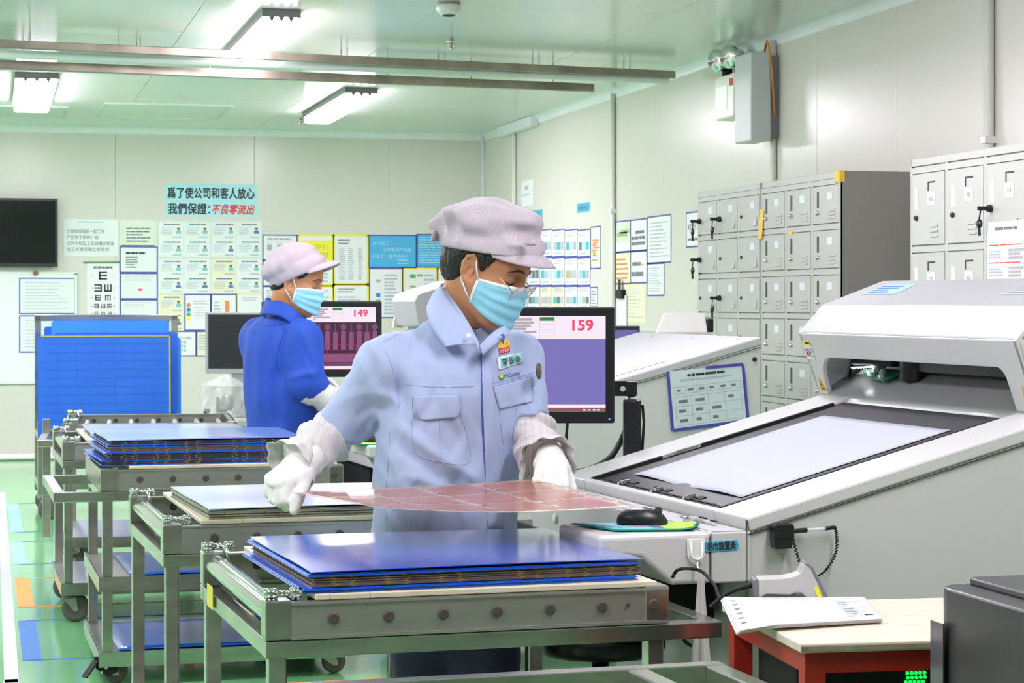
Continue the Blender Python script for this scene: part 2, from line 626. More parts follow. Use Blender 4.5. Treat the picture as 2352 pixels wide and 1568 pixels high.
# ------------------------------------------------------------------ notices on the walls
C_ = {'blue': mat('blue_tape', '40449c', 0.45), 'yellow': mat('yellow_tape', 'e8dc38', 0.45), 'ink': mat('grey_ink', '6c7078', 0.7), 'pale': mat('pale_ink', 'a9b1bb', 0.7),
      'dark': mat('dark_ink', '2c2e33', 0.7), 'green': mat('green_ink', '4aa860', 0.6), 'white': M_paper, 'film': mat('laminated_sheet', 'dfe6e6', 0.12, spec=0.7),
      'mint': mat('pale_green_sheet', 'd3ddcd', 0.15, spec=0.7), 'cream': mat('cream_sheet', 'dfdcc0', 0.5), 'poster': mat('blue_poster', '45a8dc', 0.5), 'lblue': mat('light_blue_ink', 'a8d6ea', 0.6),
      'skin': mat('tan_ink', 'c08a50', 0.7), 'teal': mat('teal_ink', '3fa9b0', 0.6), 'shirt': mat('cyan_ink', '6cc0d2', 0.6), 'orange': mat('orange_ink', 'e8853c', 0.6), 'red': mat('red_ink', 'dd4040', 0.6),
      'royal': mat('royal_ink', '2a7cc8', 0.6), 'yel': mat('yellow_ink', 'ecdf30', 0.5), 'sign': mat('pale_blue_sign', 'a9dbe8', 0.5), 'tag': mat('turquoise_sign', '39a7c9', 0.5), 'lilac': mat('lilac_ink', 'b9a6e4', 0.6),  # dark blue line along the left edge of the placket
      'grey': mat('mid_grey_ink', 'a8a8aa', 0.7), 'olive': mat('olive_ink', '98a860', 0.7)}
CN = list(C_)
CM = [C_[k] for k in CN]


class Print:
    """flat print on an upright face: root x runs right, z up, -y out of the face"""

    def __init__(self, w, h, y=-0.0025, x0=0.0, z0=0.0):
        self.w, self.h, self.y, self.x0, self.z0, self.mb = w, h, y, x0, z0, MB()

    def r(self, a0, b0, a1, b1, c, up=0):
        x0, x1 = self.x0 + (a0 - .5) * self.w, self.x0 + (a1 - .5) * self.w
        z0, z1 = self.z0 + (1 - b1) * self.h, self.z0 + (1 - b0) * self.h
        y = self.y - 0.0006 * up
        self.mb.cur = CN.index(c)
        self.mb.quad((x0, y, z0), (x1, y, z0), (x1, y, z1), (x0, y, z1))

    def disc(self, a, b, rx, c, n=14, up=0):
        self.mb.cur = CN.index(c)
        x, z, y = self.x0 + (a - .5) * self.w, self.z0 + (1 - b) * self.h, self.y - 0.0006 * up
        self.mb._add([(x + rx * math.cos(2 * PI * k / n), y, z + rx * math.sin(2 * PI * k / n)) for k in range(n)], [tuple(range(n))])

    def lines(self, a0, b0, a1, b1, n, c='pale', fill=0.45, ragged=0.35):
        for k in range(n):
            t = b0 + (b1 - b0) * (k + 0.5 - fill / 2) / n
            a = a0
            end = a1 - (a1 - a0) * random.random() * ragged
            while a < end:
                wd = (a1 - a0) * random.uniform(0.08, 0.3)
                self.r(a, t, min(a + wd, end), t + (b1 - b0) * fill / n, c)
                a += wd + (a1 - a0) * 0.02

    def table(self, a0, b0, a1, b1, nc, nr, c='pale', th=0.006, text=0.5):
        for k in range(nr + 1):
            b = b0 + (b1 - b0) * k / nr
            self.r(a0, b - th / 2, a1, b + th / 2, c)
        for k in range(nc + 1):
            a = a0 + (a1 - a0) * k / nc
            self.r(a - th / 3, b0, a + th / 3, b1, c)
        for i in range(nc):
            for j in range(nr):
                if random.random() < text:
                    aa, bb = a0 + (a1 - a0) * (i + .2) / nc, b0 + (b1 - b0) * (j + .35) / nr
                    self.r(aa, bb, aa + (a1 - a0) / nc * random.uniform(.3, .6), bb + (b1 - b0) / nr * .3, c)

    def build(self, parent, name='print'):
        if self.mb.f:
            tag(self.mb.build(name, CM, parent), kind='stuff')


def notice(wall, u0, v0, u1, v1, label, bg='white', tape=None, group=None, name='notice', cat='notice', off=0.0, tw=0.010):
    on = (lambda u, v: on_Y(u, v, YB)) if wall == 'back' else (lambda u, v: on_X(u, v, XR))
    a, b = on(u0, v0), on(u1, v1)
    z1 = (a.z + on(u1, v0).z) / 2
    z0 = (b.z + on(u0, v1).z) / 2
    c = (a + b) / 2
    w, h = (a.xy - b.xy).length, z1 - z0
    if wall == 'back':
        t = thing(name, label, cat, (c.x, YB - off, z0), 0, group)
    else:
        t = thing(name, label, cat, (XR - off, c.y, z0), -PI / 2, group)
    MB().box((-w / 2, -0.0015, 0), (w / 2, -0.0002, h)).build('sheet', C_[bg], t)
    if tape:
        fr = MB()
        e = tw
        for lo, hi in (((-w / 2 - e / 2, 0), (-w / 2 + e / 2, h)), ((w / 2 - e / 2, 0), (w / 2 + e / 2, h)), ((-w / 2 - e / 2, -e / 2), (w / 2 + e / 2, e / 2)), ((-w / 2 - e / 2, h - e / 2), (w / 2 + e / 2, h + e / 2))):
            fr.box((lo[0], -0.0022, lo[1]), (hi[0], -0.0016, hi[1]))
        fr.build('tape_border', C_[tape], t)
    return t, w, h, Print(w, h)


def T(x, z, y=-0.003):
    return Matrix.Translation((x, y, z))


# slogan sign, two strips
t, w, h, p = notice('back', 379, 423, 590, 461, 'pale blue slogan strip with one line of black characters, upper of the two', 'sign', None, name='slogan_sign', cat='sign')
letters('lettering', '爲了使公司和客人放心', h * .7, C_['dark'], t, T(0, h * .2), w * .95, 'CENTER', bold=0.0022)
t, w, h, p = notice('back', 380, 461.5, 591, 497, 'pale blue slogan strip ending in red slanted characters, lower of the two', 'sign', None, name='slogan_sign', cat='sign')
letters('lettering', '我們保證：', h * .75, C_['dark'], t, T(-w * .475, h * .2), w * .46, bold=0.0022)
letters('red_lettering', '不良零流出', h * .7, C_['red'], t, T(w * .0, h * .2), w * .47, shear=0.25, bold=0.0022)

# large laminated text sheet
t, w, h, p = notice('back', 147, 503, 271, 588, 'laminated sheet with four rows of large grey characters, right of the television', 'film')
p.lines(.25, .05, .8, .11, 1, 'pale')
p.build(t)
for k, s in enumerate(('主管和班组长一起工作', '产品加工前的计划', '试产中和加工后的确认检查', '加工标准的确立和培训')):
    letters('lettering', s, h * .12, C_['ink'], t, T(-w * .45, h * (.62 - .16 * k)), w * (.7, .58, .88, .78)[k])
t, w, h, p = notice('back', 275, 506, 360, 566, 'glossy pale green sheet of small print, right of the large laminated sheet', 'mint')
p.lines(.18, .25, .85, .85, 5, 'ink', .4)
p.r(.03, .95, .95, .985, 'dark')
p.build(t)
t, w, h, p = notice('back', 276, 567, 361, 625, 'blue taped sheet with short text rows, uppermost of the three beside the eye chart', 'film', 'blue')
p.lines(.15, .18, .75, .3, 1, 'dark', .6)
p.lines(.15, .36, .5, .85, 5, 'ink')
p.build(t)
t, w, h, p = notice('back', 277, 628, 361, 686, 'blue taped sheet with faint red marks, middle of the three beside the eye chart', 'film', 'blue')
p.lines(.1, .06, .9, .3, 3, 'pale', .3)
p.r(.48, .6, .6, .68, 'red')
p.build(t)
t, w, h, p = notice('back', 277, 689, 361, 747, 'blue taped nearly blank sheet, lowest of the three beside the eye chart', 'film', 'blue')
p.lines(.1, .06, .9, .3, 3, 'pale', .3)
p.build(t)

# eye chart
t, w, h, p = notice('back', 200, 603, 273, 752, 'white eye test chart of black E letters hanging from a green bar', 'white', None, name='eye_chart', cat='chart')
MB().tube([(-w * .62, -.006, h), (w * .53, -.006, h + .004)], .007, 8).build('green_bar', mat('green_rod', '5c9a55', 0.4), t)


def letter_e(p, a, b, s, rot):
    R = []
    for x0, y0, x1, y1 in ((-.5, -.5, -.3, .5), (-.5, -.5, .5, -.3), (-.5, -.1, .5, .1), (-.5, .3, .5, .5)):
        for _ in range(rot):
            x0, y0, x1, y1 = -y1, x0, -y0, x1
        R.append((x0, y0, x1, y1))
    k = p.w / p.h
    for x0, y0, x1, y1 in R:
        p.r(a + x0 * s, b + y0 * s * k, a + x1 * s, b + y1 * s * k, 'dark')


p.lines(.2, .05, .8, .1, 1, 'ink', .7, 0)
for b, s, row in ((.2, .26, (0,)), (.39, .24, (2, 3)), (.54, .18, (0, 1)), (.67, .15, (2, 3, 0)), (.785, .12, (0, 1, 2)), (.89, .11, (1, 0, 3, 0))):
    n = len(row)
    for k, q in enumerate(row):
        letter_e(p, .5 + (k - (n - 1) / 2) * (.62 / max(n, 2) if n < 4 else .19), b, s, q)
    p.r(.12, b - .008, .19, b + .008, 'pale')
    p.r(.82, b - .008, .88, b + .008, 'pale')
p.build(t)

# staff profile sheets
cx = (364, 422, 483.5, 542.5, 601)
names = {(0, 0): 'first in the top row under the slogan', (0, 1): 'second in the top row under the slogan', (0, 2): 'third in the top row under the slogan', (0, 3): 'last in the top row under the slogan',
         (1, 0): 'first in the middle row', (1, 1): 'second in the middle row', (1, 2): 'the cream coloured one in the middle row', (1, 3): 'last in the middle row', (2, 0): 'cream coloured, alone in the bottom row'}
for (j, i), nm in names.items():
    y0, y1 = ((508, 590), (593.5, 673), (675.5, 759))[j]
    bg = 'cream' if (j, i) in ((1, 2), (2, 0)) else 'film'
    t, w, h, p = notice('back', cx[i] + .8, y0, cx[i + 1] - .8, y1, 'staff profile sheet with two small portraits, ' + nm, bg, None, 'staff profile sheets')
    for b in (0, .5):
        p.lines(.2, b + .06, .9, b + .11, 1, 'ink', .7, .1)
        p.r(.1, b + .15, .6, b + .175, 'lblue')
        p.lines(.1, b + .19, .62, b + .38, 4, 'pale', .35)
        sh = 'royal' if random.random() < .25 else 'shirt'
        p.r(.7, b + .27, .9, b + .35, sh)
        p.disc(.8, b + .24, w * .055, 'skin', up=1)
        p.r(.74, b + .185, .86, b + .215, 'dark', 2)
        p.lines(.55, b + .42, .92, b + .47, 1, 'pale', .7, 0)
    p.build(t)

t, w, h, p = notice('back', 425, 676, 484, 758, 'blue taped sheet with a column of four coloured dots', 'white', 'blue')
for k, c in enumerate(('skin', 'royal', 'green', 'yel')):
    p.disc(.14, .3 + .13 * k, .018, c)
p.lines(.3, .15, .9, .3, 2, 'pale', .3)
p.lines(.35, .33, .9, .7, 5, 'pale', .2)
p.build(t)
t, w, h, p = notice('back', 485, 676, 543, 758, 'blue taped sheet with one tall orange bar', 'white', 'blue')
p.r(.55, .18, .72, .9, 'orange')
p.r(.55, .5, .72, .58, 'skin', 1)
p.lines(.12, .18, .4, .9, 8, 'pale')
p.build(t)
t, w, h, p = notice('back', 544.5, 674, 603, 745, 'yellow taped white sheet behind the worker in the blue coat', 'white', 'yellow')
p.lines(.2, .1, .85, .25, 2, 'pale', .3)
p.build(t)
t, w, h, p = notice('back', 376, 761, 450, 817, 'blue taped sheet with one heading and three short centred lines, low on the wall', 'white', 'blue')
for k, s in enumerate(('质量意识“三不”原则', '不接受不良', '不制造不良', '不流出不良')):
    letters('lettering', s, h * .13, C_['ink'], t, T(0, h * (.68 - .17 * k)), w * (.7 if k == 0 else .38), 'CENTER')
t, w, h, p = notice('back', 452, 761, 500, 817, 'blue taped cream sheet behind the silver monitor', 'cream', 'blue')
p.lines(.1, .1, .9, .8, 6)
p.build(t)

t, w, h, p = notice('back', 604, 540, 682, 597, 'blue taped sheet with three grey squares above the grey cap', 'white', 'blue')
p.lines(.12, .1, .9, .2, 1, 'ink', .5, .1)
for k in range(3):
    p.r(.12 + .3 * k, .38, .26 + .3 * k, .62, 'grey')
    p.lines(.1 + .3 * k, .25, .28 + .3 * k, .32, 1, 'pale')
p.build(t)
t, w, h, p = notice('back', 604, 598.5, 682, 656, 'blue taped sheet mostly hidden behind the grey cap', 'white', 'blue')
p.lines(.1, .1, .9, .9, 7)
p.build(t)
t, w, h, p = notice('back', 604, 658, 682, 715, 'blue taped sheet behind the collar of the blue coat', 'white', 'blue')
p.lines(.1, .1, .9, .9, 7)
p.build(t)
t, w, h, p = notice('back', 684.5, 540, 764.5, 655, 'yellow taped sheet with a solid yellow heading block', 'white', 'yellow', tw=0.018)
p.r(.04, .1, .97, .5, 'yel')
for k, s in enumerate(('品质第一客户至上', '全员参与持续改善')):
    letters('lettering', s, h * .13, C_['olive'], t, T(0, h * (.71 - .15 * k)), w * .75, 'CENTER')
p.lines(.1, .6, .9, .95, 5)
p.build(t)
t, w, h, p = notice('back', 684.5, 657.5, 764.5, 715, 'yellow taped sheet below the yellow heading block', 'white', 'yellow', tw=0.018)
p.lines(.1, .1, .9, .9, 6)
p.build(t)
t, w, h, p = notice('back', 767, 540, 844.5, 652, 'yellow taped tall sheet with faint columns of figures', 'white', 'yellow', tw=0.018)
p.lines(.12, .07, .5, .2, 2, 'ink', .35)
p.lines(.15, .25, .35, .92, 16, 'pale')
p.lines(.42, .25, .6, .92, 16, 'pale')
p.lines(.72, .25, .85, .92, 16, 'grey', .5)
p.build(t)
t, w, h, p = notice('back', 767, 654.5, 845, 715, 'yellow taped sheet above the red number screen', 'white', 'yellow', tw=0.018)
p.lines(.12, .1, .7, .3, 2, 'ink', .35)
p.lines(.12, .4, .9, .95, 5)
p.build(t)
t, w, h, p = notice('back', 847.5, 540.5, 956, 614, 'bright blue poster with large pale characters, left of the pair', 'poster', 'blue')
for k, (s, x, wd) in enumerate((('关于返工———', -.42, .62), ('仍然要把产品做', -.2, .6), ('必返工！善待返品！', -.45, .75))):
    letters('lettering', s, h * .14, C_['lblue'], t, T(w * x, h * (.7 - .2 * k)), w * wd)
p.lines(.6, .72, .9, .92, 2, 'lblue', .3)
p.build(t)
t, w, h, p = notice('back', 957.5, 538.5, 1060, 613, 'bright blue poster of fine pale print, right of the pair', 'poster', 'blue')
p.lines(.05, .05, .9, .9, 11, 'lblue', .3)
p.build(t)
t, w, h, p = notice('back', 848.5, 617, 924.5, 729, 'blue taped tall sheet with small lilac and grey pictures', 'white', 'blue')
p.r(.2, .22, .34, .28, 'grey')
p.r(.2, .5, .33, .58, 'royal')
p.r(.2, .62, .33, .68, 'grey')
p.r(.2, .72, .33, .8, 'lilac')
p.lines(.45, .1, .9, .95, 12)
p.build(t)
t, w, h, p = notice('back', 926, 616, 1004, 729, 'yellow taped sheet with green picture squares behind the white lid', 'white', 'yellow', tw=0.018)
p.r(.2, .12, .37, .2, 'green')
p.r(.4, .12, .58, .17, 'olive')
p.r(.2, .35, .37, .39, 'olive')
p.lines(.62, .1, .92, .9, 9)
p.build(t)
t, w, h, p = notice('back', 1006, 616, 1075, 729, 'yellow taped sheet next to the nape of the worker in front', 'white', 'yellow', tw=0.018)
p.r(.3, .13, .5, .2, 'skin')
p.lines(.1, .3, .9, .9, 9)
p.build(t)

# right wall
t, w, h, p = notice('right', 1198, 414, 1225, 473, 'small white notice high on the right wall near the back corner', 'white')
p.r(.3, .2, .6, .35, 'pale')
p.lines(.1, .5, .8, .62, 1, 'pale')
p.build(t)
for u0, v0, u1, v1, l in ((1212, 483, 1246, 502, 'turquoise tag on the right wall, the lower one beside the cap'), (1326, 466, 1355, 487, 'turquoise tag on the right wall, the higher one')):
    t, w, h, p = notice('right', u0, v0, u1, v1, l, 'tag', None, 'turquoise wall tags', 'wall_tag', 'tag')
    letters('lettering', '质量看板', h * .5, C_['ink'], t, T(0, h * .3), w * .7, 'CENTER')
rows = ((528, 589), (592, 655), (657.5, 710))
colu = (1212, 1240.5, 1268.5, 1297.5, 1327, 1356)
ordw = ('first', 'second', 'third', 'fourth', 'fifth')
roww = ('top', 'middle', 'bottom')
for j, (y0, y1) in enumerate(rows):
    for i in range(5):
        t, w, h, p = notice('right', colu[i], y0, colu[i + 1], y1, f'blue taped photo sheet, {ordw[i]} from the corner in the {roww[j]} row of the grid', 'cream' if (i, j) in ((2, 2), (1, 2)) else 'white', 'blue', 'blue taped photo sheets on the right wall')
        p.lines(.15, .06, .85, .25, 2, 'pale')
        for k in range(3):
            c = random.choice(('teal', 'grey', 'grey', 'ink', 'lblue', 'pale', 'olive', 'pale'))
            p.r(.1 + .28 * k, .45, .35 + .28 * k, .75, c)
        p.lines(.15, .82, .85, .94, 1, 'pale')
        p.build(t)
t, w, h, p = notice('right', 1357.5, 521, 1379.5, 616, 'tall blue taped sheet with orange and blue blocks at the end of the grid', 'white', 'blue')
for k in range(9):
    p.r(.1 + .15 * random.random(), .3 + .06 * k, .5 + .4 * random.random(), .345 + .06 * k, ('orange', 'lblue', 'olive')[k % 3 if k > 4 else 0])
p.build(t)
t, w, h, p = notice('right', 1357, 660, 1372.5, 712, 'narrow blue taped sheet at the lower end of the grid', 'white', 'blue')
p.lines(.1, .1, .9, .9, 6, 'ink', .3)
p.build(t)
for u0, v0, u1, v1, l, k in ((1415, 508, 1448.5, 578, 'blue taped sheet with a green picture, right of the conduit', 0), (1449.5, 504, 1486, 575, 'blue taped sheet with three bold lines of print', 1), (1487.5, 496, 1541.5, 603, 'large blue taped sheet with faint curves, right of the conduit', 2),
                             (1415, 579.5, 1448.5, 651, 'blue taped cream sheet with tan print, right of the conduit', 3), (1449.5, 577, 1486, 649, 'blue taped sheet below the three bold lines of print', 4), (1487.5, 605, 1525.5, 678, 'blue taped pale sheet, lowest of the group right of the conduit', 5)):
    t, w, h, p = notice('right', u0, v0, u1, v1, l, 'cream' if k == 3 else 'white', 'blue')
    if k == 0:
        p.r(0.02, .05, .98, .7, 'mint')
        p.r(.1, .35, .8, .5, 'olive', 1)
        p.r(.3, .28, .98, .4, 'grey', 1)
    elif k == 1:
        for q, (a, b) in enumerate(((.3, .85), (.05, .9), (.05, .9))):
            p.lines(a, .35 + .18 * q, b, .47 + .18 * q, 1, 'ink', .9, 0)
    elif k == 3:
        p.lines(.05, .15, .95, .9, 5, 'skin', .4)
    elif k == 4:
        p.lines(.1, .3, .9, .5, 1, 'ink', .6)
        p.lines(.05, .6, .9, .85, 1, 'ink', .6)
        p.r(.7, .4, .8, .46, 'orange')
    else:
        p.lines(.1, .1, .9, .9, 10, 'pale', .3)
    p.build(t)
t, w, h, p = notice('right', 1417, 653, 1484, 740, 'untaped cream sheet below the blue taped group', 'cream')
p.lines(.1, .1, .9, .9, 9, 'pale', .2)
p.build(t)
t, w, h, p = notice('right', 1577, 487, 1612, 566, 'blue taped notice beside the first locker unit', 'white', 'blue')
letters('lettering', '红区', h * .2, C_['ink'], t, T(-w * .4, h * .5), w * .6)
p.lines(.1, .72, .8, .85, 1, 'ink', .5)
p.build(t)

# television and whiteboard
a, b = on_Y(-75, 455, YB), on_Y(131.5, 613, YB)
w, h = b.x - a.x, a.z - b.z
t = thing('television', 'black flat television on the back wall, screen off', 'television', ((a.x + b.x) / 2, YB, b.z))
MB().box((-w * .3, -.045, h * .25), (w * .3, 0, h * .75)).build('wall_bracket', M_matblack, t)
MB().box((-w / 2, -.09, 0), (w / 2, -.045, h)).build('housing', M_black, t, bevel=.006)
MB().box((-w / 2 + .018, -.094, .03), (w / 2 - .018, -.0895, h - .018)).build('screen', mat('dark_glass', '16181b', 0.06, spec=0.8), t)
a, b = on_Y(-90, 627, YB), on_Y(174, 877, YB)
w, h = b.x - a.x, a.z - b.z
t = thing('whiteboard', 'white glossy board low on the back wall under the television', 'whiteboard', ((a.x + b.x) / 2, YB, b.z))
MB().box((-w / 2, -.018, 0), (w / 2, 0, h)).build('board', mat('whiteboard_enamel', 'e6eceb', 0.12, spec=0.6), t)
fr = MB()
for lo, hi in (((-w / 2 - .01, 0), (-w / 2 + .01, h)), ((w / 2 - .01, 0), (w / 2 + .01, h)), ((-w / 2 - .01, -.012), (w / 2 + .01, .01)), ((-w / 2 - .01, h - .01), (w / 2 + .01, h + .01))):
    fr.box((lo[0], -.022, lo[1]), (hi[0], -.001, hi[1]))
fr.build('frame', mat('pale_board_frame', 'd5dedb', 0.4), t)
MB().lathe([(.022, 0), (.022, -.02)], (w / 2 - .33, -.02, h + .004), (0, 1, 0), 14).build('knob', mat('brown_knob', '7a5a48', .5), t)
for u0, v0, u1, v1, l in ((45, 639, 172, 720, 'blue taped sheet of faint print on the whiteboard'), (45, 725, 172, 808, 'blue taped sheet on the whiteboard, half hidden by the blue rack')):
    t, w, h, p = notice('back', u0, v0, u1, v1, l, 'film', 'blue', off=0.019)
    p.lines(.1, .08, .9, .9, 9, 'pale', .18)
    p.build(t)

# ------------------------------------------------------------------ lockers
M_lk = mat('locker_grey_paint', 'b5b7b1', 0.38, noise=0.02, nscale=3)
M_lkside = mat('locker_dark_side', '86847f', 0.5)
M_label = mat('pale_blue_sticker', 'd3e0ea', 0.5)
XLK = 3.6


def box_bevel(mb, lo, hi):
    mb.box(lo, hi)


def locker(label, u0, u1, ztop, pitch, nrow, style, depth=0.48, top_gap=0.05):
    y0, y1 = on_X(u0, 600, XLK).y, on_X(u1, 600, XLK).y
    w = y0 - y1
    t = thing('locker_unit', label, 'lockers', (XLK, y0, 0), -PI / 2, 'grey locker units along the right wall')
    MB().box((0.012, .008, .0), (w - .012, depth, ztop - .012)).build('carcass', M_lk, t)
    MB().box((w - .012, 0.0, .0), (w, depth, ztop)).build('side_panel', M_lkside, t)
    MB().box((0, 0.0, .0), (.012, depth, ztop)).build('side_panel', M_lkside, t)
    MB().box((0.0125, -.003, ztop - .03), (w - .0125, depth - .005, ztop - .0005)).build('top_panel', M_lk, t, bevel=.002)
    st = MB()
    cw = w / 3
    for k in range(4):
        st.box((max(0, k * cw - .012), -.003, 0), (min(w, k * cw + .012), .008, ztop - .03))
    for j in range(nrow + 1):
        z = ztop - top_gap - j * pitch
        st.box((.001, -.0025, z - .004), (w - .001, .008, min(z + .02, ztop - .031)))
    st.build('face_frame', M_lk, t)
    dm = None
    for j in range(nrow):
        for i in range(3):
            x0, x1 = i * cw + .016, (i + 1) * cw - .016
            z1 = ztop - top_gap - j * pitch - .008
            z0 = z1 - pitch + .034
            dw, dh = x1 - x0, z1 - z0
            if dm is None:
                dm = MB().box((0, -.004, 0), (dw, .004, dh)).mesh('door', M_lk)
                hm, vm = MB(), MB()
                if style == 'slot':
                    hm.box((dw * .16, -.0055, dh * .42), (dw * .23, -.0035, dh * .86))
                    hm2 = MB().lathe([(.009, 0), (.011, .004), (.008, .012), (.001, .014)], (dw * .2, -.004, dh * .28), (0, -1, 0), 10).mesh('lock', M_chrome)
                    for q in range(3):
                        vm.box((dw * .62, -.008, dh * (.1 + .1 * q)), (dw * .88, -.003, dh * (.15 + .1 * q)))
                elif style == 'knob':
                    hm.box((dw * .86, -.005, dh * .12), (dw * .9, -.0035, dh * .42))
                    hm2 = MB().lathe([(.008, 0), (.009, .006), (.004, .008)], (dw * .12, -.004, dh * .42), (0, -1, 0), 10).mesh('lock', M_rubber)
                    vm._add([(dw * .72, -.0045, dh * .12), (dw * .9, -.0045, dh * .12), (dw * .9, -.0045, dh * .42), (dw * .72, -.012, dh * .12), (dw * .9, -.012, dh * .12)], [(0, 1, 2), (3, 4, 2), (0, 3, 2), (1, 2, 4), (0, 1, 4, 3)])
                else:
                    hm.box((dw * .1, -.0055, dh * .5), (dw * .2, -.003, dh * .8))
                    hm2 = MB().lathe([(.009, 0), (.011, .004), (.008, .012), (.001, .014)], (dw * .16, -.004, dh * .38), (0, -1, 0), 10).mesh('lock', M_rubber)
                    for q in range(3):
                        vm.box((dw * .58, -.009, dh * (.1 + .07 * q)), (dw * .82, -.003, dh * (.13 + .07 * q)))
                hmm = hm.mesh('handle', M_black if style == 'slot' else (M_white if style == 'card' else M_lk))
                vmm = vm.mesh('vent', M_lk)
                kb = MB()
                kb.lathe([(.012, 0), (.015, .005), (.012, .018)], (dw * .12, -.004, dh * .42), (0, -1, 0), 10)
                kb.box((dw * .12 - .004, -.06, dh * .42 - .008), (dw * .12 + .004, -.02, dh * .42 + .008))
                kb.lathe([(.001, 0), (.016, .002), (.016, .006), (.001, .008)], (dw * .12 - .03, -.035, dh * .42 - .055), (0.3, -1, 0), 10)
                kb.bar((dw * .12 - .005, -.045, dh * .42), (dw * .12 - .03, -.04, dh * .42 - .045), .005, .004)
                kb.bar((dw * .12 - .03, -.04, dh * .42 - .06), (dw * .12 - .025, -.04, dh * .42 - .1), .01, .004)
                kbm = kb.mesh('key', M_black)
                sl = MB().box((dw * .55, -.0048, dh * .62), (dw * .75, -.0035, dh * .82)).mesh('sticker', M_label)
                if style == 'card':
                    cd = MB()
                    cd.box((dw * .5, -.006, dh * .86), (dw * .72, -.004, dh * .88))
                    cd.box((dw * .5, -.006, dh * .75), (dw * .52, -.004, dh * .88))
                    cdm = cd.mesh('card_holder', M_rubber)
            d = link('door', dm, None, t)
            d.location = (x0, 0, z0)
            link('handle', hmm, None, d)
            link('vent', vmm, None, d)
            has_key = style == 'knob' and (i, j) in ((0, 0), (1, 0), (0, 1), (1, 2), (0, 3), (1, 3), (2, 3)) or style == 'card' and (i, j) == (2, 0)
            link('key' if has_key else 'lock', kbm if has_key else hm2, None, d)
            if style == 'card':
                link('card_holder', cdm, None, d)
                cdp = MB().box((dw * .48, -.0055, dh * .55), (dw * .72, -.004, dh * .73)).build('name_card', M_paper, d)
                letters('lettering', random.choice(('钥匙', '文具', '工具', '手套', '样品')), dh * .07, C_['ink'], d, T(dw * .6, dh * .61, -.0062), dw * .12, 'CENTER')
            elif (i + j * 2) % 5 != 3:
                link('sticker', sl, None, d)
    return t, w, ztop


ztop = CAMH + 0.1575 * XLK
locker('grey locker unit with black keys in its small doors, farthest of the three', 1604, 1748, ztop, 0.2, 9, 'knob')
lt, lw, lz = locker('grey locker unit with black slot handles and yellow tape, middle of the three', 1750, 1931, ztop, 0.199, 9, 'slot')
ty = mat('yellow_tape_scrap', 'e3bb3c', 0.5)
MB().box((lw - .05, -.008, lz - .05), (lw + .003, .02, lz + .002)).build('yellow_tape', ty, lt, bevel=.003)
MB().bar((.005, -.012, lz - .27), (.02, -.006, lz - .13), .05, .004, (0, 1, 0)).build('yellow_tape', ty, lt)
MB().box((lw * .36, -.006, lz - .262), (lw * .42, -.004, lz - .245)).build('yellow_tape', ty, lt)
lt, lw, lz = locker('grey locker unit with large doors and white name cards, nearest of the three', 2093, 2362, ztop, 0.316, 6, 'card', top_gap=.055)
t = thing('notice', 'pale printed sheet with red lines stuck on the nearest locker unit', 'notice', (XLK - .008, on_X(2318, 600, XLK).y, on_X(2318, 640, XLK).z - .05), -PI / 2)
MB().box((-.155, -.002, 0), (.155, 0, .26)).build('sheet', C_['film'], t)
p = Print(.31, .26, -.003)
p.lines(.2, .06, .95, .14, 1, 'ink', .5)
for b in (.3, .55, .85):
    p.lines(.05, b, .95, b + .06, 1, 'red', .25, .1)
    p.lines(.05, b + .1, .45, b + .22, 3, 'pale', .5)
    p.lines(.55, b + .08, .95, b + .24, 3, 'grey', .7)
p.build(t)

# ------------------------------------------------------------------ stainless trolleys
M_board = mat('bakelite_board', 'cfc9ae', 0.35, noise=0.05, nscale=5)
M_plug = mat('brown_rubber_plug', '4a423e', 0.6)
M_wheel = mat('grey_wheel_rubber', '5d5853', 0.55)
M_hubm = mat('wheel_hub', '6f6d6a', 0.45, metal=0.3)


def caster(parent, x, y, r=0.055, name='caster', face=0.0, top=0.145):
    mb = MB()
    mb.box((-.035, -.03, top - .008), (.035, .03, top))
    mb.tube([(0, 0, top - .008), (0, 0, top - .03)], .02, 10)
    for s in (-1, 1):
        mb.prism([(-.028, top - .03), (.028, top - .03), (.016 + .02, r - .012), (.02, r - .014)], (0, s * .024 - .002, 0), (1, 0, 0), (0, 0, 1), (0, .004, 0))
    mb.box((-.028, -.026, top - .034), (.028, .026, top - .028))
    me = mb.mesh('caster_fork', M_steel2)
    bpy_o = bpy.data.objects.new(name, me)
    COL.objects.link(bpy_o)
    bpy_o.parent = parent
    bpy_o.location = (x, y, 0)
    bpy_o.rotation_euler = (0, 0, face)
    ALL.append(bpy_o)
    w = MB()
    w.cur = 0
    w.lathe([(r * .7, -.016), (r * .95, -.016), (r, -.01), (r, .01), (r * .95, .016), (r * .7, .016)], (.026, 0, r), (0, 1, 0), 22)
    w.cur = 1
    w.lathe([(.006, -.02), (r * .3, -.019), (r * .32, -.012), (r * .7, -.014), (r * .7, .014), (r * .32, .012), (r * .3, .019), (.006, .02)], (.026, 0, r), (0, 1, 0), 18)
    w.build('wheel', [M_wheel, M_hubm], bpy_o)
    return bpy_o


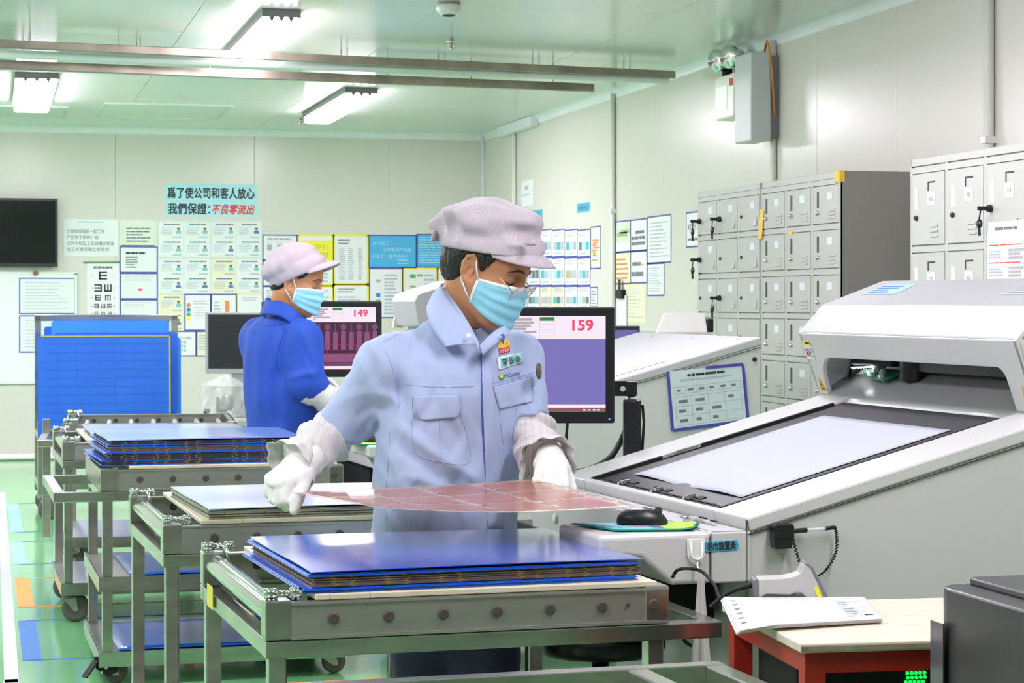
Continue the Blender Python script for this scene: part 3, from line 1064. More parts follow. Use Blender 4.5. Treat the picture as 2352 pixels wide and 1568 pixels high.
def trolley(label, loc, rz, L=0.83, D=0.88, zt=0.748, ext='R', roller=True, board=True, shelves=(0.36, 0.1), rods=0, wheel_r=0.055, extl=0.12, name='trolley', foot=0.13, group='stainless trolleys'):
    t = thing(name, label, 'trolley', loc, rz, group)
    zb, zr = zt - .076, zt - .005
    for x in (0.025, L - .025):
        for y in (.025, D - .025):
            MB().box((x - .018, y - .018, foot), (x + .018, y + .018, zb - .03)).build('leg', M_steel, t, bevel=.003)
            MB().box((x - .026, y - .026, zb), (x + .026, y + .026, zt)).build('corner_post', M_steel, t, bevel=.003)
    for y, s in ((0, 1), (D, -1)):
        mb = MB()
        mb.box((.05, min(y, y + s * .004), zb), (L - .0, max(y, y + s * .004), zr))
        mb.box((.05, min(y - s * .004, y + s * .03), zr - .004), (L, max(y - s * .004, y + s * .03), zr))
        mb.box((.05, min(y - s * .003, y + s * .03), zb), (L, max(y - s * .003, y + s * .03), zb + .006))
        r = mb.build('rail', M_steel2, t)
        pm = MB().lathe([(.011, 0), (.0115, -.004), (.009, -.006)], (0, 0, 0), (0, 1, 0), 12).mesh('plug', M_plug)
        for k in range(7):
            p = link('plug', pm, None, r)
            p.location = (.05 + (L - .05) * (.106 + .142 * k), min(y, y + s * .004) if s > 0 else y, (zb + zr) / 2 + .003)
        MB().tube([(.05 + (L - .05) * .885, y - s * .0045, (zb + zr) / 2 + .004), (.05 + (L - .05) * .885, y - s * .003, (zb + zr) / 2 + .004)], .0045, 10).build('hole', M_chrome, r)
    # lower beams with the handle extension on one side
    x0, x1 = (-extl if ext == 'L' else 0), (L + extl if ext == 'R' else L)
    for y in (.02, D - .02):
        MB().box((x0, y - .02, zb - .036), (x1, y + .02, zb - .002)).build('beam', M_steel, t, bevel=.003)
    bx = [0.02, L - .02] + ([x1 - .02] if ext == 'R' else []) + ([x0 + .02] if ext == 'L' else [])
    for x in bx:
        MB().box((x - .019, .04, zb - .036), (x + .019, D - .04, zb - .002)).build('side_beam', M_steel, t, bevel=.003)
    MB().box((L - .006, 0.0, zb + .001), (L, D, zr)).build('end_rail', M_steel2, t, bevel=.001)
    MB().box((L - .03, 0.0, zr - .003), (L + .001, D, zr)).build('end_flange', M_steel, t)
    if ext == 'L':
        MB().box((0.0, 0.0, zb + .001), (.006, D, zr)).build('end_rail', M_steel2, t, bevel=.001)
        pl = MB()
        pl.prism([(0, zb), (.06, zb), (.06, zr + .01), (.045, zr + .012)], (0, -.004, 0), (1, 0, 0), (0, 0, 1), (0, .004, 0))
        pl.build('corner_plate', M_steel, t)
    if roller:
        rl = MB()
        rl.lathe([(.008, .03), (.026, .034), (.027, .05), (.027, D - .05), (.026, D - .034), (.008, D - .03)], (.03, 0, zt - .03), (0, 1, 0), 18)
        rl.build('roller', M_chrome, t)
        for y in (.025, D - .025):
            cl = MB()
            z = zt + .012
            cl.tube([(-.0, y, z), (.028, y, z)], .0105, 12)
            cl.tube([(.028, y, z), (.054, y, z)], .006, 10)
            cl.tube([(.052, y, z), (.074, y, z)], .0105, 12)
            for xx in (.006, .015, .024, .058, .068):
                cl.tube([(xx, y, z - .014), (xx, y, z - .006)], .003, 6)
            if y > .1:
                cl.tube([(.045, y, z + .004), (.053, y - .03, z - .006), (.058, y - .036, z - .03)], .005, 8)
            cl.build('hinge_pin', M_chrome, t)
    if board:
        bz = zr + .002
        # bakelite top with a slot cut near its left edge
        MB().box((.10, .012, bz), (.13, D - .012, bz + .011)).build('top_board_strip', M_board, t, bevel=.002)
        MB().box((.13, .012, bz), (.21, D * .42, bz + .011)).build('top_board_strip', M_board, t, bevel=.002)
        MB().box((.13, D * .55, bz), (.21, D - .012, bz + .011)).build('top_board_strip', M_board, t, bevel=.002)
        MB().box((.21, .012, bz), (L - .02, D - .012, bz + .011)).build('top_board', M_board, t, bevel=.002)
    for k in range(rods):
        x = .1 + (L - .16) * k / (rods - 1)
        MB().tube([(x, .03, zr - .035), (x - .0, D - .03, zr - .035)], .013, 10).build('rod', mat('pale_rod', 'cfd0d0', 0.25, metal=0.5), t)
    for z in shelves:
        sh = MB().box((.0, .0, z - .03), (L, D, z)).build('shelf', M_steel2, t, bevel=.004)
        sh2 = MB()
        for lo, hi in (((0, -.006, z - .045), (L, 0, z + .006)), ((-.006, -.006, z - .045), (0, D, z + .006)), ((L, -.006, z - .045), (L + .006, D, z + .006))):
            sh2.box(lo, hi)
        sh2.build('rim', M_steel, sh)
    for x in (.03, L - .05):
        for y in (.06, D - .06):
            caster(t, x, y, wheel_r, face=0.1 * ((x > .1) - (y > .1)), top=foot + .002)
    return t


A1 = math.radians(2.8)
A3 = math.radians(1.3)
TR1 = W(-0.476, 4.125)
TR2 = W(-0.905, 5.535)
TR3 = W(-1.42, 7.36)
TR4 = W(-1.85, 8.78)
TR5 = W(-2.13, 10.12)
t1 = trolley('stainless trolley with a stack of blue and brown panels, in front of the worker', TR1, A1, shelves=(.12,))
MB().box((-.005, .66, .64), (-.0035, .74, .69)).build('yellow_label', mat('yellow_label', 'd9cf52', .5), t1)
t2 = trolley('stainless trolley with a low pile under a pale blue sheet, behind the front one', TR2, A1 - .01, shelves=(.12,))
t3 = trolley('stainless trolley with handle frame on its left, two shelves and a tall panel stack', TR3, A3, L=.85, D=.78, ext='L', roller=False, shelves=(.37, .11), extl=.16, foot=.09, wheel_r=.042)
t4 = trolley('stainless trolley with a pale blue topped pile, behind the tall stack', TR4, A3, L=.85, D=.8, ext=None, shelves=(.16,), wheel_r=.058)
t5 = trolley('empty stainless trolley with a row of pale rods across its top', TR5, math.radians(-3.5), L=.82, D=.86, ext='L', roller=True, board=False, shelves=(.2,), rods=7, wheel_r=.058)
MB().box((-.12, .62, .14), (-.08, .66, .735)).build('upright', M_steel, t5, bevel=.003)

# bare frame trolley at the lower edge of the picture
t = thing('frame_trolley', 'bare stainless frame with a glossy top bar at the bottom edge', 'trolley', W(-.30, 2.86), math.radians(3.2))
Lx, Dx, z = .80, .80, .672
for y in (.02, Dx - .02):
    MB().box((0, y - .02, z - .04), (Lx + .15, y + .02, z)).build('beam', M_steel, t, bevel=.003)
for x in (.02, Lx - .02, Lx + .13):
    MB().box((x - .02, .04, z - .04), (x + .02, Dx - .04, z - .001)).build('side_beam', M_steel, t, bevel=.003)
for x in (.02, Lx - .02):
    for y in (.02, Dx - .02):
        MB().box((x - .018, y - .018, .13), (x + .018, y + .018, z - .04)).build('leg', M_steel, t, bevel=.003)
for x in (.03, Lx - .05):
    for y in (.06, Dx - .06):
        caster(t, x, y, .05, top=.132)
MB().box((.0, .0, .14), (Lx, Dx, .16)).build('shelf', M_steel2, t)

# ------------------------------------------------------------------ panel stacks
def edge_material(name, base, line):
    if name in MATS:
        return MATS[name]
    m = mat(name, base, 0.5, noise=0.15, nscale=30)
    return m


M_blue = mat('blue_antistatic_sheet', '0660de', 0.34, spec=0.45, noise=0.04, nscale=3)
M_blue2 = mat('pale_blue_film', 'd3dbfa', 0.3, spec=0.5)  # base colour lightened to carry the film's pale glossy reflection
M_film = mat('glossy_blue_film', '0a4ac8', 0.2, spec=0.6)
M_copper = mat('brown_laminate', '6d5a54', 0.45, noise=0.12, nscale=20)
M_dkcop = mat('dark_laminate', '3d3a44', 0.45, noise=0.12, nscale=20)
M_green = mat('green_grey_laminate', '8b9280', 0.5, noise=0.12, nscale=20)
M_mark = mat('gold_edge_mark', 'a08a4c', 0.45)
M_blue3 = mat('mid_blue_film', '86a4e4', 0.3, spec=0.5)
SHEETM = {'m': M_blue3, 'b': M_blue, 'c': M_copper, 'k': M_dkcop, 'g': M_green, 'p': M_blue2, 'f': M_film}


ORD = ('first second third fourth fifth sixth seventh eighth ninth tenth eleventh twelfth thirteenth fourteenth fifteenth sixteenth seventeenth eighteenth nineteenth twentieth '
       'twenty-first twenty-second twenty-third twenty-fourth twenty-fifth').split()


def sheet_stack(base, rz, w, d, z0, spec, where, jit=.005, th=.0026, flare=0.0, marks=(.09, .25, .41, .65, .8, .94)):
    """every sheet of the pile is an object of its own; spec counts from the bottom"""
    cache = {}
    z = z0
    R = Matrix.Rotation(rz, 3, 'Z')
    for k, ch in enumerate(spec):
        top = k == len(spec) - 1
        blue = ch in 'bpfm'
        tk = th * (0.8 if blue else 1.0)
        ww, dd = (w + .012, d + .012) if blue else (w, d)
        j = Vector((random.uniform(-jit, jit) + (flare * (1 - k / len(spec)) if blue else 0), random.uniform(-jit, jit) * .6, 0))
        key = (ch, top)
        if key not in cache:
            mb = MB()
            if top:
                def fn(s, q, up):
                    x, y = (s - .5) * ww, (q - .5) * dd
                    sag = .0016 * math.sin(3.2 * s + 1.3 * q) + .0012 * math.sin(7 * q + 2 * s)
                    return (x, y, tk * up + sag + .002)
                n = 14
                mb.grid(lambda s, q: fn(s, q, 1), n, n)
                mb.grid(lambda s, q: fn(1 - s, q, 0), n, n)
                for e in range(n):
                    a, b = e / n, (e + 1) / n
                    for P0, P1 in (((a, 0), (b, 0)), ((b, 1), (a, 1)), ((0, b), (0, a)), ((1, a), (1, b))):
                        mb.quad(fn(*P0, 0), fn(*P1, 0), fn(*P1, 1), fn(*P0, 1))
            else:
                mb.box((-ww / 2, -dd / 2, 0), (ww / 2, dd / 2, tk * .82))
            cache[key] = mb.mesh('sheet', SHEETM[ch])
        nm = 'separator_sheet' if blue else 'circuit_panel'
        o = bpy.data.objects.new(nm, cache[key])
        COL.objects.link(o)
        ALL.append(o)
        c = R @ (Vector((w / 2, d / 2, 0)) + j)
        o.location = (base.x + c.x, base.y + c.y, z)
        o.rotation_euler = (0, 0, rz + random.uniform(-.004, .004))
        colour = {'b': 'blue', 'c': 'brown', 'k': 'dark', 'g': 'grey green', 'p': 'pale blue', 'f': 'glossy blue', 'm': 'soft blue'}[ch]
        if top:
            tag(o, f'{colour} sheet on top of the pile on {where}', 'sheet')
        elif blue:
            tag(o, f'{colour} separator sheet, {ORD[len(spec) - 1 - k]} from the top of the pile on {where}', 'sheet', f'{colour} separator sheets in the pile on {where}')
        else:
            tag(o, f'{colour} circuit panel, {ORD[len(spec) - 1 - k]} from the top of the pile on {where}', 'circuit panel', f'{colour} circuit panels in the pile on {where}')
            if marks:
                key = ('m', ch, k % 2)
                if key not in cache:
                    mb = MB()
                    for q in marks:
                        for s in (-.019, .019):
                            x = (q - .5) * w + s + (.0035 if k % 2 else -.0035)
                            mb.box((x - .004, -d / 2 - .0008, .0002), (x + .004, -d / 2 + .002, th * .8))
                    cache[key] = mb.mesh('edge_mark', M_mark)
                tag(link('edge_mark', cache[key], None, o), kind='stuff')
        z += tk
    return z


def on(base, rz, x, y, z=0):
    v = Matrix.Rotation(rz, 3, 'Z') @ Vector((x, y, z))
    return Vector((base.x + v.x, base.y + v.y, z))


sheet_stack(on(TR1, A1, .098, .03), A1 + .02, .685, .63, .757, 'bbbbbccccccccccbbbf', 'the front trolley', flare=-.014, th=.0023)
sheet_stack(on(TR2, A1, .125, .03), A1 + .02, .67, .66, .757, 'gggcgggp', 'the second trolley', th=.0032)
sheet_stack(on(TR3, A3, .04, .04), A3 + .03, .69, .62, .757, 'bkkkbkkkkkkbbccccbkbkkkm', 'the handle frame trolley', flare=-.03, th=.0038)
sheet_stack(on(TR4, A3, .13, .08), A3, .66, .6, .757, 'kkkbp', 'the fourth trolley', th=.004)


def lone(base, rz, x0, y0, x1, y1, z, label, m=None, name='separator_sheet'):
    w, d = x1 - x0, y1 - y0
    c = on(base, rz, (x0 + x1) / 2, (y0 + y1) / 2)
    mb = MB().grid(lambda s, q: ((s - .5) * w, (q - .5) * d, .003 + .002 * math.sin(5 * s + 3 * q)), 10, 10)
    o = mb.build(name, m or M_blue, None, solid=.002)
    o.location = (c.x, c.y, z)
    o.rotation_euler = (0, 0, rz + .02)
    return tag(o, label, 'sheet')


lone(TR3, A3, .1, .05, .75, .68, .372, 'blue sheet on the upper shelf of the trolley with the handle frame')
lone(TR3, A3, .06, .05, .80, .72, .112, 'blue sheet on the lower shelf of the trolley with the handle frame')
bx = MB().box((-.24, -.1, 0), (.24, .1, .09)).build('carton', mat('pale_carton', 'c9c4c0', .6), None, bevel=.004)
bx.location = on(TR4, A3, .35, .2, .162)
tag(bx, 'low printed carton on the lower shelf behind the handle frame trolley', 'carton')
pr = MB()
for k in range(5):
    pr.box((-.24 + .1 * k, -.1015, .01), (-.2 + .1 * k, -.1002, .08))
pr.build('red_print', mat('dull_red_print', 'a04a58', .6), bx)

# blue rack of upright boards at the back on the left
RK, AR = W(-2.86, 12.95), math.radians(0.5)
t = thing('board_rack', 'stainless rack trolley holding large upright blue boards, by the whiteboard', 'rack', RK, AR)
for x in (0, .86):
    for y in (0, .62):
        top = 1.235 if y > .3 else .6
        MB().box((x - .02, y - .02, .13), (x + .02, y + .02, top)).build('post', M_steel, t, bevel=.003)
MB().box((-.02, .6, 1.2), (.88, .64, 1.24)).build('top_bar', M_steel, t, bevel=.003)
for z in (.5, .2):
    for y in (0, .62):
        MB().box((.02, y - .018, z - .02), (.84, y + .018, z + .02)).build('beam', M_steel, t, bevel=.003)
    for x in (0, .86):
        MB().box((x - .018, .02, z - .02), (x + .018, .6, z + .02)).build('side_beam', M_steel, t, bevel=.003)
for x in (.74, .78, .82):
    MB().tube([(x, .62, .52), (x, .62, 1.2)], .008, 8).build('rod', M_chrome, t)
for x in (.02, .84):
    for y in (.0, .62):
        caster(t, x, y, .065, top=.15)
M_bb = mat('blue_board_plastic', '1b62d2', 0.4, noise=0.05, nscale=4)
M_bb2 = mat('bright_blue_board_plastic', '2f8cf5', 0.4, noise=0.03, nscale=4)
M_edge = mat('yellow_green_board_edge', 'a9a94e', 0.5)


def board(label, x0, x1, z0, z1, y, lean, m, edge=False):
    o = thing('blue_board', label, 'board', on(RK, AR, (x0 + x1) / 2, y, z0), AR, 'upright blue boards in the rack')
    w, h, r = x1 - x0, z1 - z0, .02
    poly = []
    for cx, cz, a0 in ((w / 2 - r, r, -PI / 2), (w / 2 - r, h - r, 0), (-w / 2 + r, h - r, PI / 2), (-w / 2 + r, r, PI)):
        poly += [(cx + r * math.cos(a0 + k * PI / 8), cz + r * math.sin(a0 + k * PI / 8)) for k in range(5)]
    ez = Vector((0, math.sin(lean), math.cos(lean)))
    dp = Vector((0, .006, 0))
    MB().prism(poly, (0, 0, 0), (1, 0, 0), ez, dp).build('plate', m, o)
    if edge:
        e = MB()
        e.bar(Vector((-w / 2 + .02, -.001, 0)) + ez * (h - .006), Vector((w / 2 - .01, -.001, 0)) + ez * (h - .006), .006, .008)
        e.bar(Vector((w / 2 - .008, -.001, 0)) + ez * .02, Vector((w / 2 - .008, -.001, 0)) + ez * (h - .01), .006, .008, (1, 0, 0))
        e.build('edge_strip', M_edge, o)
        g = MB()
        for k in range(1, 12):
            g.bar(Vector((-w / 2 + .04, -.0012, 0)) + ez * (h * k / 12), Vector((w / 2 - .04, -.0012, 0)) + ez * (h * k / 12), .002, .003)
        for k in range(1, 7):
            g.bar(Vector((-w / 2 + w * k / 7, -.0012, 0)) + ez * .05, Vector((-w / 2 + w * k / 7, -.0012, 0)) + ez * (h - .05), .002, .003, (1, 0, 0))
        g.build('grid_line', mat('faint_grid_blue', '2468d8', .4), o)
    return o


board('foremost blue board in the rack, with a yellow green edge and faint grid', -.02, .78, .5, 1.12, -.06, .05, M_bb, True)
board('blue board in the rack standing a little to the right of the foremost', .08, .83, .64, 1.135, .04, .05, M_bb)
board('blue board at the right of the rack, paler than the foremost', .2, .855, .6, 1.10, .1, .04, M_bb2)
board('bright blue board in the rack, tallest and rearmost', .07, .79, .65, 1.205, .2, .05, M_bb2)
board('dark blue board behind the others at the left of the rack', .03, .7, .64, 1.17, .3, .05, M_blue)
for nm in ('mid_blue_film', 'blue_antistatic_sheet', 'pale_blue_film', 'glossy_blue_film'):
    b_ = MATS[nm].node_tree.nodes['Principled BSDF']
    b_.inputs['Coat Weight'].default_value = 1.0
    b_.inputs['Coat Roughness'].default_value = 0.16
    b_.inputs['Coat IOR'].default_value = 1.5
# black braked caster at the near left corner of the handle frame trolley
bk = MB()
bk.prism([(-.05, .1), (.035, .1), (.03, .045), (-.005, .03), (-.045, .06)], (.03, .012, 0), (1, 0, 0), (0, 0, 1), (0, .005, 0))
bk.bar((-.015, .012, .085), (-.055, -.01, .035), .03, .006)
bk.build('brake_lever', M_matblack, t3)
bt = MB().lathe([(.005, 0), (.005, .003)], (0, .0115, .09), (0, -1, 0), 8).mesh('bolt', M_chrome)
for x, z in ((.0, 0), (.02, .002), (.045, 0), (.02, -.03), (.005, -.045)):
    o = link('bolt', bt, None, t3)
    o.location = (x, 0, z)

# ------------------------------------------------------------------ inspection machines
M_mac = mat('machine_off_white', 'c8c8c6', 0.38, spec=0.45, noise=0.012, nscale=3)
M_mac2 = mat('machine_white_textured', 'b7b7bb', 0.42, spec=0.5, bump=0.06, bscale=220)
M_mgrey = mat('machine_grey_lower', 'b9bfb8', 0.45)
M_bed = mat('black_bed', '26262a', 0.42, spec=0.3)
M_bedm = mat('bed_dark_grey', '37383b', 0.6, spec=0.2)
M_inner = mat('inner_grey_sheet_metal', 'a9aaaa', 0.3, metal=0.3)
M_led = mat('white_led', 'f4f4ff', 0.4, emit=25.0)
M_pcb = mat('green_circuit_board', '2f7d5c', 0.4)
M_warn = mat('warning_yellow', 'e0a81e', 0.45)
A_M = math.radians(4.2)
SL = 0.266
BETA = math.atan(SL)
WM = 1.24
UV = Vector((math.cos(A_M), math.sin(A_M), 0))
WV = Vector((-math.sin(A_M), math.cos(A_M), 0))
M1 = W(.517, 4.70)
M2 = W(.517 - .83, 4.70 + 2.83)


def pix_ray(u, v):
    o = Vector((0, 0, CAMH))
    return o, (at(u, v, 1.0) - o)


def hit(u, v, p0, n):
    o, d = pix_ray(u, v)
    return o + d * ((p0 - o).dot(n) / d.dot(n))


def side_uz(O, u, v, w=0.0):
    """point on the machine's side face: distance along the slope side, height"""
    p = hit(u, v, O + WV * w, WV) - O
    return p.dot(UV), p.z


SLOPE = Matrix.Translation((0, 0, .85)) @ Matrix.Rotation(-BETA, 4, 'Y')


def arch(w0, w1, h, iw0, iw1, ih, r0, r1):
    """upside-down U outline: outer w0..w1, 0..h ; opening iw0..iw1 up to ih with corner radii"""
    pts = [(w0, 0), (w0, h), (w1, h), (w1, 0), (iw1, 0)]
    pts += [(iw1, ih - r1)] + [(iw1 - r1 + r1 * math.cos(a), ih - r1 + r1 * math.sin(a)) for a in [k * PI / 12 for k in range(1, 7)]]
    pts += [(iw0 + r0 - r0 * math.sin(a), ih - r0 + r0 * math.cos(a)) for a in [k * PI / 12 for k in range(0, 7)]] + [(iw0, 0)]
    return pts


def machine(label, O, uend, hood, desk, cover):
    t = thing('inspection_machine', label, 'machine', O, A_M, None)
    zt = lambda u: .85 + SL * u
    MB().prism([(0, .71), (0, .8175), (uend, zt(uend) - .0325), (uend, .14), (.16, .14), (.16, .71)], (0, .004, 0), (1, 0, 0), (0, 0, 1), (0, WM - .008, 0)).build('body', M_mac, t, bevel=.004, fix=True)
    # sloped top frame around the bed
    fr = MB()
    L = uend / math.cos(BETA)
    if cover:
        fr.box((0, 0, -.032), (L, WM, 0), SLOPE)
        fr.build('top_cover', M_mac2, t, bevel=.006)
        sm = MB()
        sm.box((.02, .09, -.0005), (L - .35, .096, .0006), SLOPE)
        sm.build('seam', M_rubber, t)
        for s, w in ((L - .05, .1), (L - .07, .5), (L - .06, .95), (L - .3, 1.15)):
            MB().lathe([(.008, 0), (.006, .003)], SLOPE @ Vector((s, w, 0)), (SLOPE.to_3x3() @ Vector((0, 0, 1))), 10).build('screw', M_chrome, t)
    else:
        b0, b1, w0, w1 = .022, .775, .19, 1.06
        fr.box((0, 0, -.032), (L * .5, w0, 0), SLOPE)
        fr.box((0, w1, -.032), (L * .5, WM, 0), SLOPE)
        fr.box((0, w0, -.032), (b0, w1, 0), SLOPE)
        fr.build('top_frame', M_mac, t, bevel=.005)
        MB().box((b0, w0, -.03), (L * .75, w1, -.008), SLOPE).build('bed', M_bedm, t)
        MB().box((b0 + .02, w0 + .03, -.009), (.66, w1 - .035, -.0065), SLOPE).build('bed_plate', M_bed, t)
        rim = MB()
        rim.box((b0, w0, -.008), (.76, w0 + .012, .001), SLOPE)
        rim.box((b0, w1 - .012, -.008), (.76, w1, .001), SLOPE)
        rim.box((b0, w0 + .012, -.008), (b0 + .01, w1 - .012, -.004), SLOPE)
        rim.build('bed_rim', M_matblack, t)
        sl = MB()
        sl.box((b0 + .016, w0 + .08, -.0085), (b0 + .022, w1 - .09, -.0045), SLOPE)
        sl.build('slot', M_matblack, t)
        for k, w in enumerate((.86, .63, .42)):
            c = MB()
            c.box((.024, w - .006, -.006), (.056, w + .006, .004), SLOPE)
            c.box((.03, w - .018, -.006), (.044, w + .0, .008), SLOPE)
            c.build('clip', M_chrome, t, bevel=.001)
            MB().box((.05, w - .045, -.0062), (.066, w - .012, -.004), SLOPE).build('clip_pad', M_matblack, t)
        for w in (.3, .5, .7, .85, .95):
            MB().box((.2 + .1 * w, w1 - .014, -.006), (.25 + .1 * w, w1 - .002, .002), SLOPE).build('edge_latch', M_mgrey, t)
    # ledge and mouse desk
    MB().box((-.085, 0, .71), (0.01, WM, .822)).build('ledge', M_mac, t, bevel=.004)
    MB().box((-.08, .003, .822), (-.0, WM - .01, .824)).build('pen_tray', M_mac2, t)
    MB().prism([(-.085, .71), (-desk * .5, .71), (-desk * .72, .772), (-desk, .782), (-desk, .822), (-.085, .822)], (0, 0, 0), (1, 0, 0), (0, 0, 1), (0, .27, 0)).build('mouse_desk', M_mac, t, bevel=.01, seg=3, fix=True)
    MB().box((-.086, -.0006, .712), (-.0845, .001, .82)).build('seam', M_rubber, t)
    MB().box((.0, -.0006, .3), (.0015, .006, .846)).build('seam', M_rubber, t)
    MB().prism([(.0, .813), (uend, zt(uend) - .04), (uend, zt(uend) - .0385), (0, .8145)], (0, -.0006, 0), (1, 0, 0), (0, 0, 1), (0, .006, 0)).build('seam', M_rubber, t)
    MB().lathe([(.014, 0), (.014, .003), (.011, .006), (.001, .007)], (-.085, 1.04, .752), (-1, 0, 0), 18).build('cap', M_white, t)
    MB().box((-.07, .5, .55), (.14, 1.45, .708)).build('control_box', M_matblack, t, bevel=.004)
    MB().box((-.073, 1.12, .685), (-.069, 1.15, .7)).build('red_light', mat('red_led', 'ff2a12', .4, emit=3), t)
    MB().box((.17, .012, .14), (.4, WM - .012, .6)).build('lower_front', M_mgrey, t)
    for u in (.25, uend - .12):
        for w in (.12, WM - .12):
            MB().lathe([(.045, 0), (.045, .012), (.014, .02), (.014, .14)], (u, w, 0), seg=14).build('foot', M_steel2, t)
    if hood:
        h0, h1 = .10, 1.275
        top = [(.735, 1.236), (.81, 1.317), (1.005, 1.387), (1.6, 1.387), (1.75, 1.25)]
        shell = MB()
        prof = top + [(1.75, zt(.6)), (1.75 - .02, zt(.6)), (1.73, 1.24), (1.59, 1.37), (1.01, 1.37), (.822, 1.303), (.752, 1.228)]
        shell.prism(prof, (0, h0, 0), (1, 0, 0), (0, 0, 1), (0, h1 - h0, 0))
        shell.build('hood', M_mac2, t, bevel=.012, seg=3, fix=True)
        # front face with the curved opening, leaning inwards
        ex, ey = Vector((0, 1, 0)), Vector((.735 - .80, 0, 1.236 - 1.058))
        H = ey.length
        ff = MB().prism(arch(h0, h1, H, h0 + .10, h1 - .065, H * .62, .03, .085), (.80, 0, 1.058), ex, ey.normalized(), Vector((.014, 0, .004)))
        ff.build('front_face', M_mac, t, bevel=.003, fix=True)
        for w in (h0, h1 - .014):
            MB().prism([(.80, 1.058), (.735, 1.236), (.81, 1.317), (1.005, 1.387), (1.6, 1.387), (1.75, 1.25), (1.75, zt(.9)), (.9, zt(.82))], (0, w, 0), (1, 0, 0), (0, 0, 1), (0, .014, 0)).build('hood_side', M_mac, t, fix=True)
        # inside: grey apron, rail, camera head with lights
        MB().grid(lambda s, q: (.77 + .42 * s, h0 + .02 + (h1 - h0 - .04) * q, zt(.77) - .01 + .16 * s + .035 * math.sin(s * PI)), 14, 4).build('apron', M_inner, t, solid=.004)
        MB().box((1.2, h0 + .02, 1.05), (1.22, h1 - .02, 1.36)).build('inner_wall', mat('inner_wall_grey', '6f7073', .5), t)
        MB().box((.87, h0 + .02, 1.137), (.91, 1.0, 1.172)).build('rail', M_black, t, bevel=.004)
        MB().box((.85, .93, 1.148), (.95, 1.18, 1.26)).build('camera_head', M_matblack, t, bevel=.006)
        MB().tube([(.88, .86, 1.112), (.88, .86, 1.25)], .038, 14).build('lens', M_black, t)
        led = MB()
        for k in range(8):
            led.lathe([(.0045, 0), (.002, -.004)], (.853, 1.05 + .017 * k, 1.147 - .001 * k), seg=8)
        tag(led.build('light_strip', M_led, t), kind='stuff')
        MB().box((-.03, -.075, 0), (.05, .075, .004), Matrix.Translation((.86, 1.02, 1.125)) @ Matrix.Rotation(-.35, 4, 'Y') @ Matrix.Rotation(.1, 4, 'X')).build('circuit_board', M_pcb, t)
        ch = MB()
        for k in range(7):
            ch.box((-.025 + .014 * (k % 3), -.05 + .016 * k, .004), (-.013 + .014 * (k % 3), -.04 + .016 * k, .014), Matrix.Translation((.86, 1.02, 1.125)) @ Matrix.Rotation(-.35, 4, 'Y') @ Matrix.Rotation(.1, 4, 'X'))
        tag(ch.build('components', M_white, t), kind='stuff')
        MB().box((.86, h1 - .09, 1.075), (.9, h1 - .03, 1.105)).build('sensor_block', M_black, t)
        MB().box((.857, h1 - .085, 1.083), (.861, h1 - .05, 1.095)).build('red_light', mat('red_led', 'ff2a12', .4, emit=3), t)
        MB().tube([(.87, h1 - .05, 1.1), (.88, h1 - .045, 1.14), (.9, h1 - .06, 1.19)], .004, 6).build('wire', M_matblack, t)
        MB().lathe([(.012, 0), (.012, .02), (.009, .024)], (.80, h1, 1.243), (0, 1, 0), 12).build('knob', M_black, t)
        # stickers on the hood
        n = Vector((ey.z, 0, -ey.x)).normalized() * -1
        FM = Matrix.Translation((.80, 0, 1.058)) @ Matrix(((0, n.x, ey.normalized().x, 0), (-1, 0, 0, 0), (0, n.z, ey.normalized().z, 0), (0, 0, 0, 1)))
        # local: x to the right seen from the front (towards -w), -y out of the face, z up the face
        FM = Matrix.Translation((.80, 0, 1.058)) @ Matrix(((0, -n.x, ey.normalized().x, 0), (-1, 0, 0, 0), (0, -n.z, ey.normalized().z, 0), (0, 0, 0, 1)))

        def tri(w, z, s):
            m = MB()
            m._add([FM @ Vector(p) for p in ((-w - s * .45, -.001, z), (-w + s * .55, -.001, z), (-w - s * .25, -.001, z + s))], [(0, 1, 2)])
            m.build('warning_triangle', M_warn, t)
            m = MB()
            m._add([FM @ Vector(p) for p in ((-w - s * .2, -.0016, z + s * .38), (-w + s * .02, -.0016, z + s * .38), (-w - s * .16, -.0016, z + s * .68))], [(0, 1, 2)])
            for q in range(2):
                m._add([FM @ Vector(p) for p in ((-w - s * .3, -.0016, z + s * (.1 + .1 * q)), (-w + s * .3, -.0016, z + s * (.1 + .1 * q)), (-w + s * .28, -.0016, z + s * (.15 + .1 * q)), (-w - s * .3, -.0016, z + s * (.15 + .1 * q)))], [(0, 1, 2, 3)])
            m.build('warning_sign', C_['dark'], t)

        tri(h1 - .045, .015, .042)
        tri(h0 + .028, .03, .045)
        p = Print(.05, .058, -.001, -(h1 - .032), .11)
        p.r(0, 0, 1, .26, 'yel')
        p.r(0, .26, 1, 1, 'white')
        p.r(.3, .08, .9, .18, 'dark', 1)
        p.disc(.3, .62, .012, 'red', 16, 1)
        p.disc(.3, .62, .0085, 'white', 16, 2)
        p.r(.24, .5, .36, .75, 'dark', 3)
        p.lines(.55, .38, .95, .9, 5, 'ink', .5)
        for v in p.mb.v[:]:
            pass
        p.mb.v = [tuple(FM @ Vector(v)) for v in p.mb.v]
        p.build(t, 'warning_label')
        lab = MB()
        nrm = Vector((-(1.387 - 1.317), 0, 1.005 - .81)).normalized()
        d1 = Vector((1.005 - .81, 0, 1.387 - 1.317)).normalized()
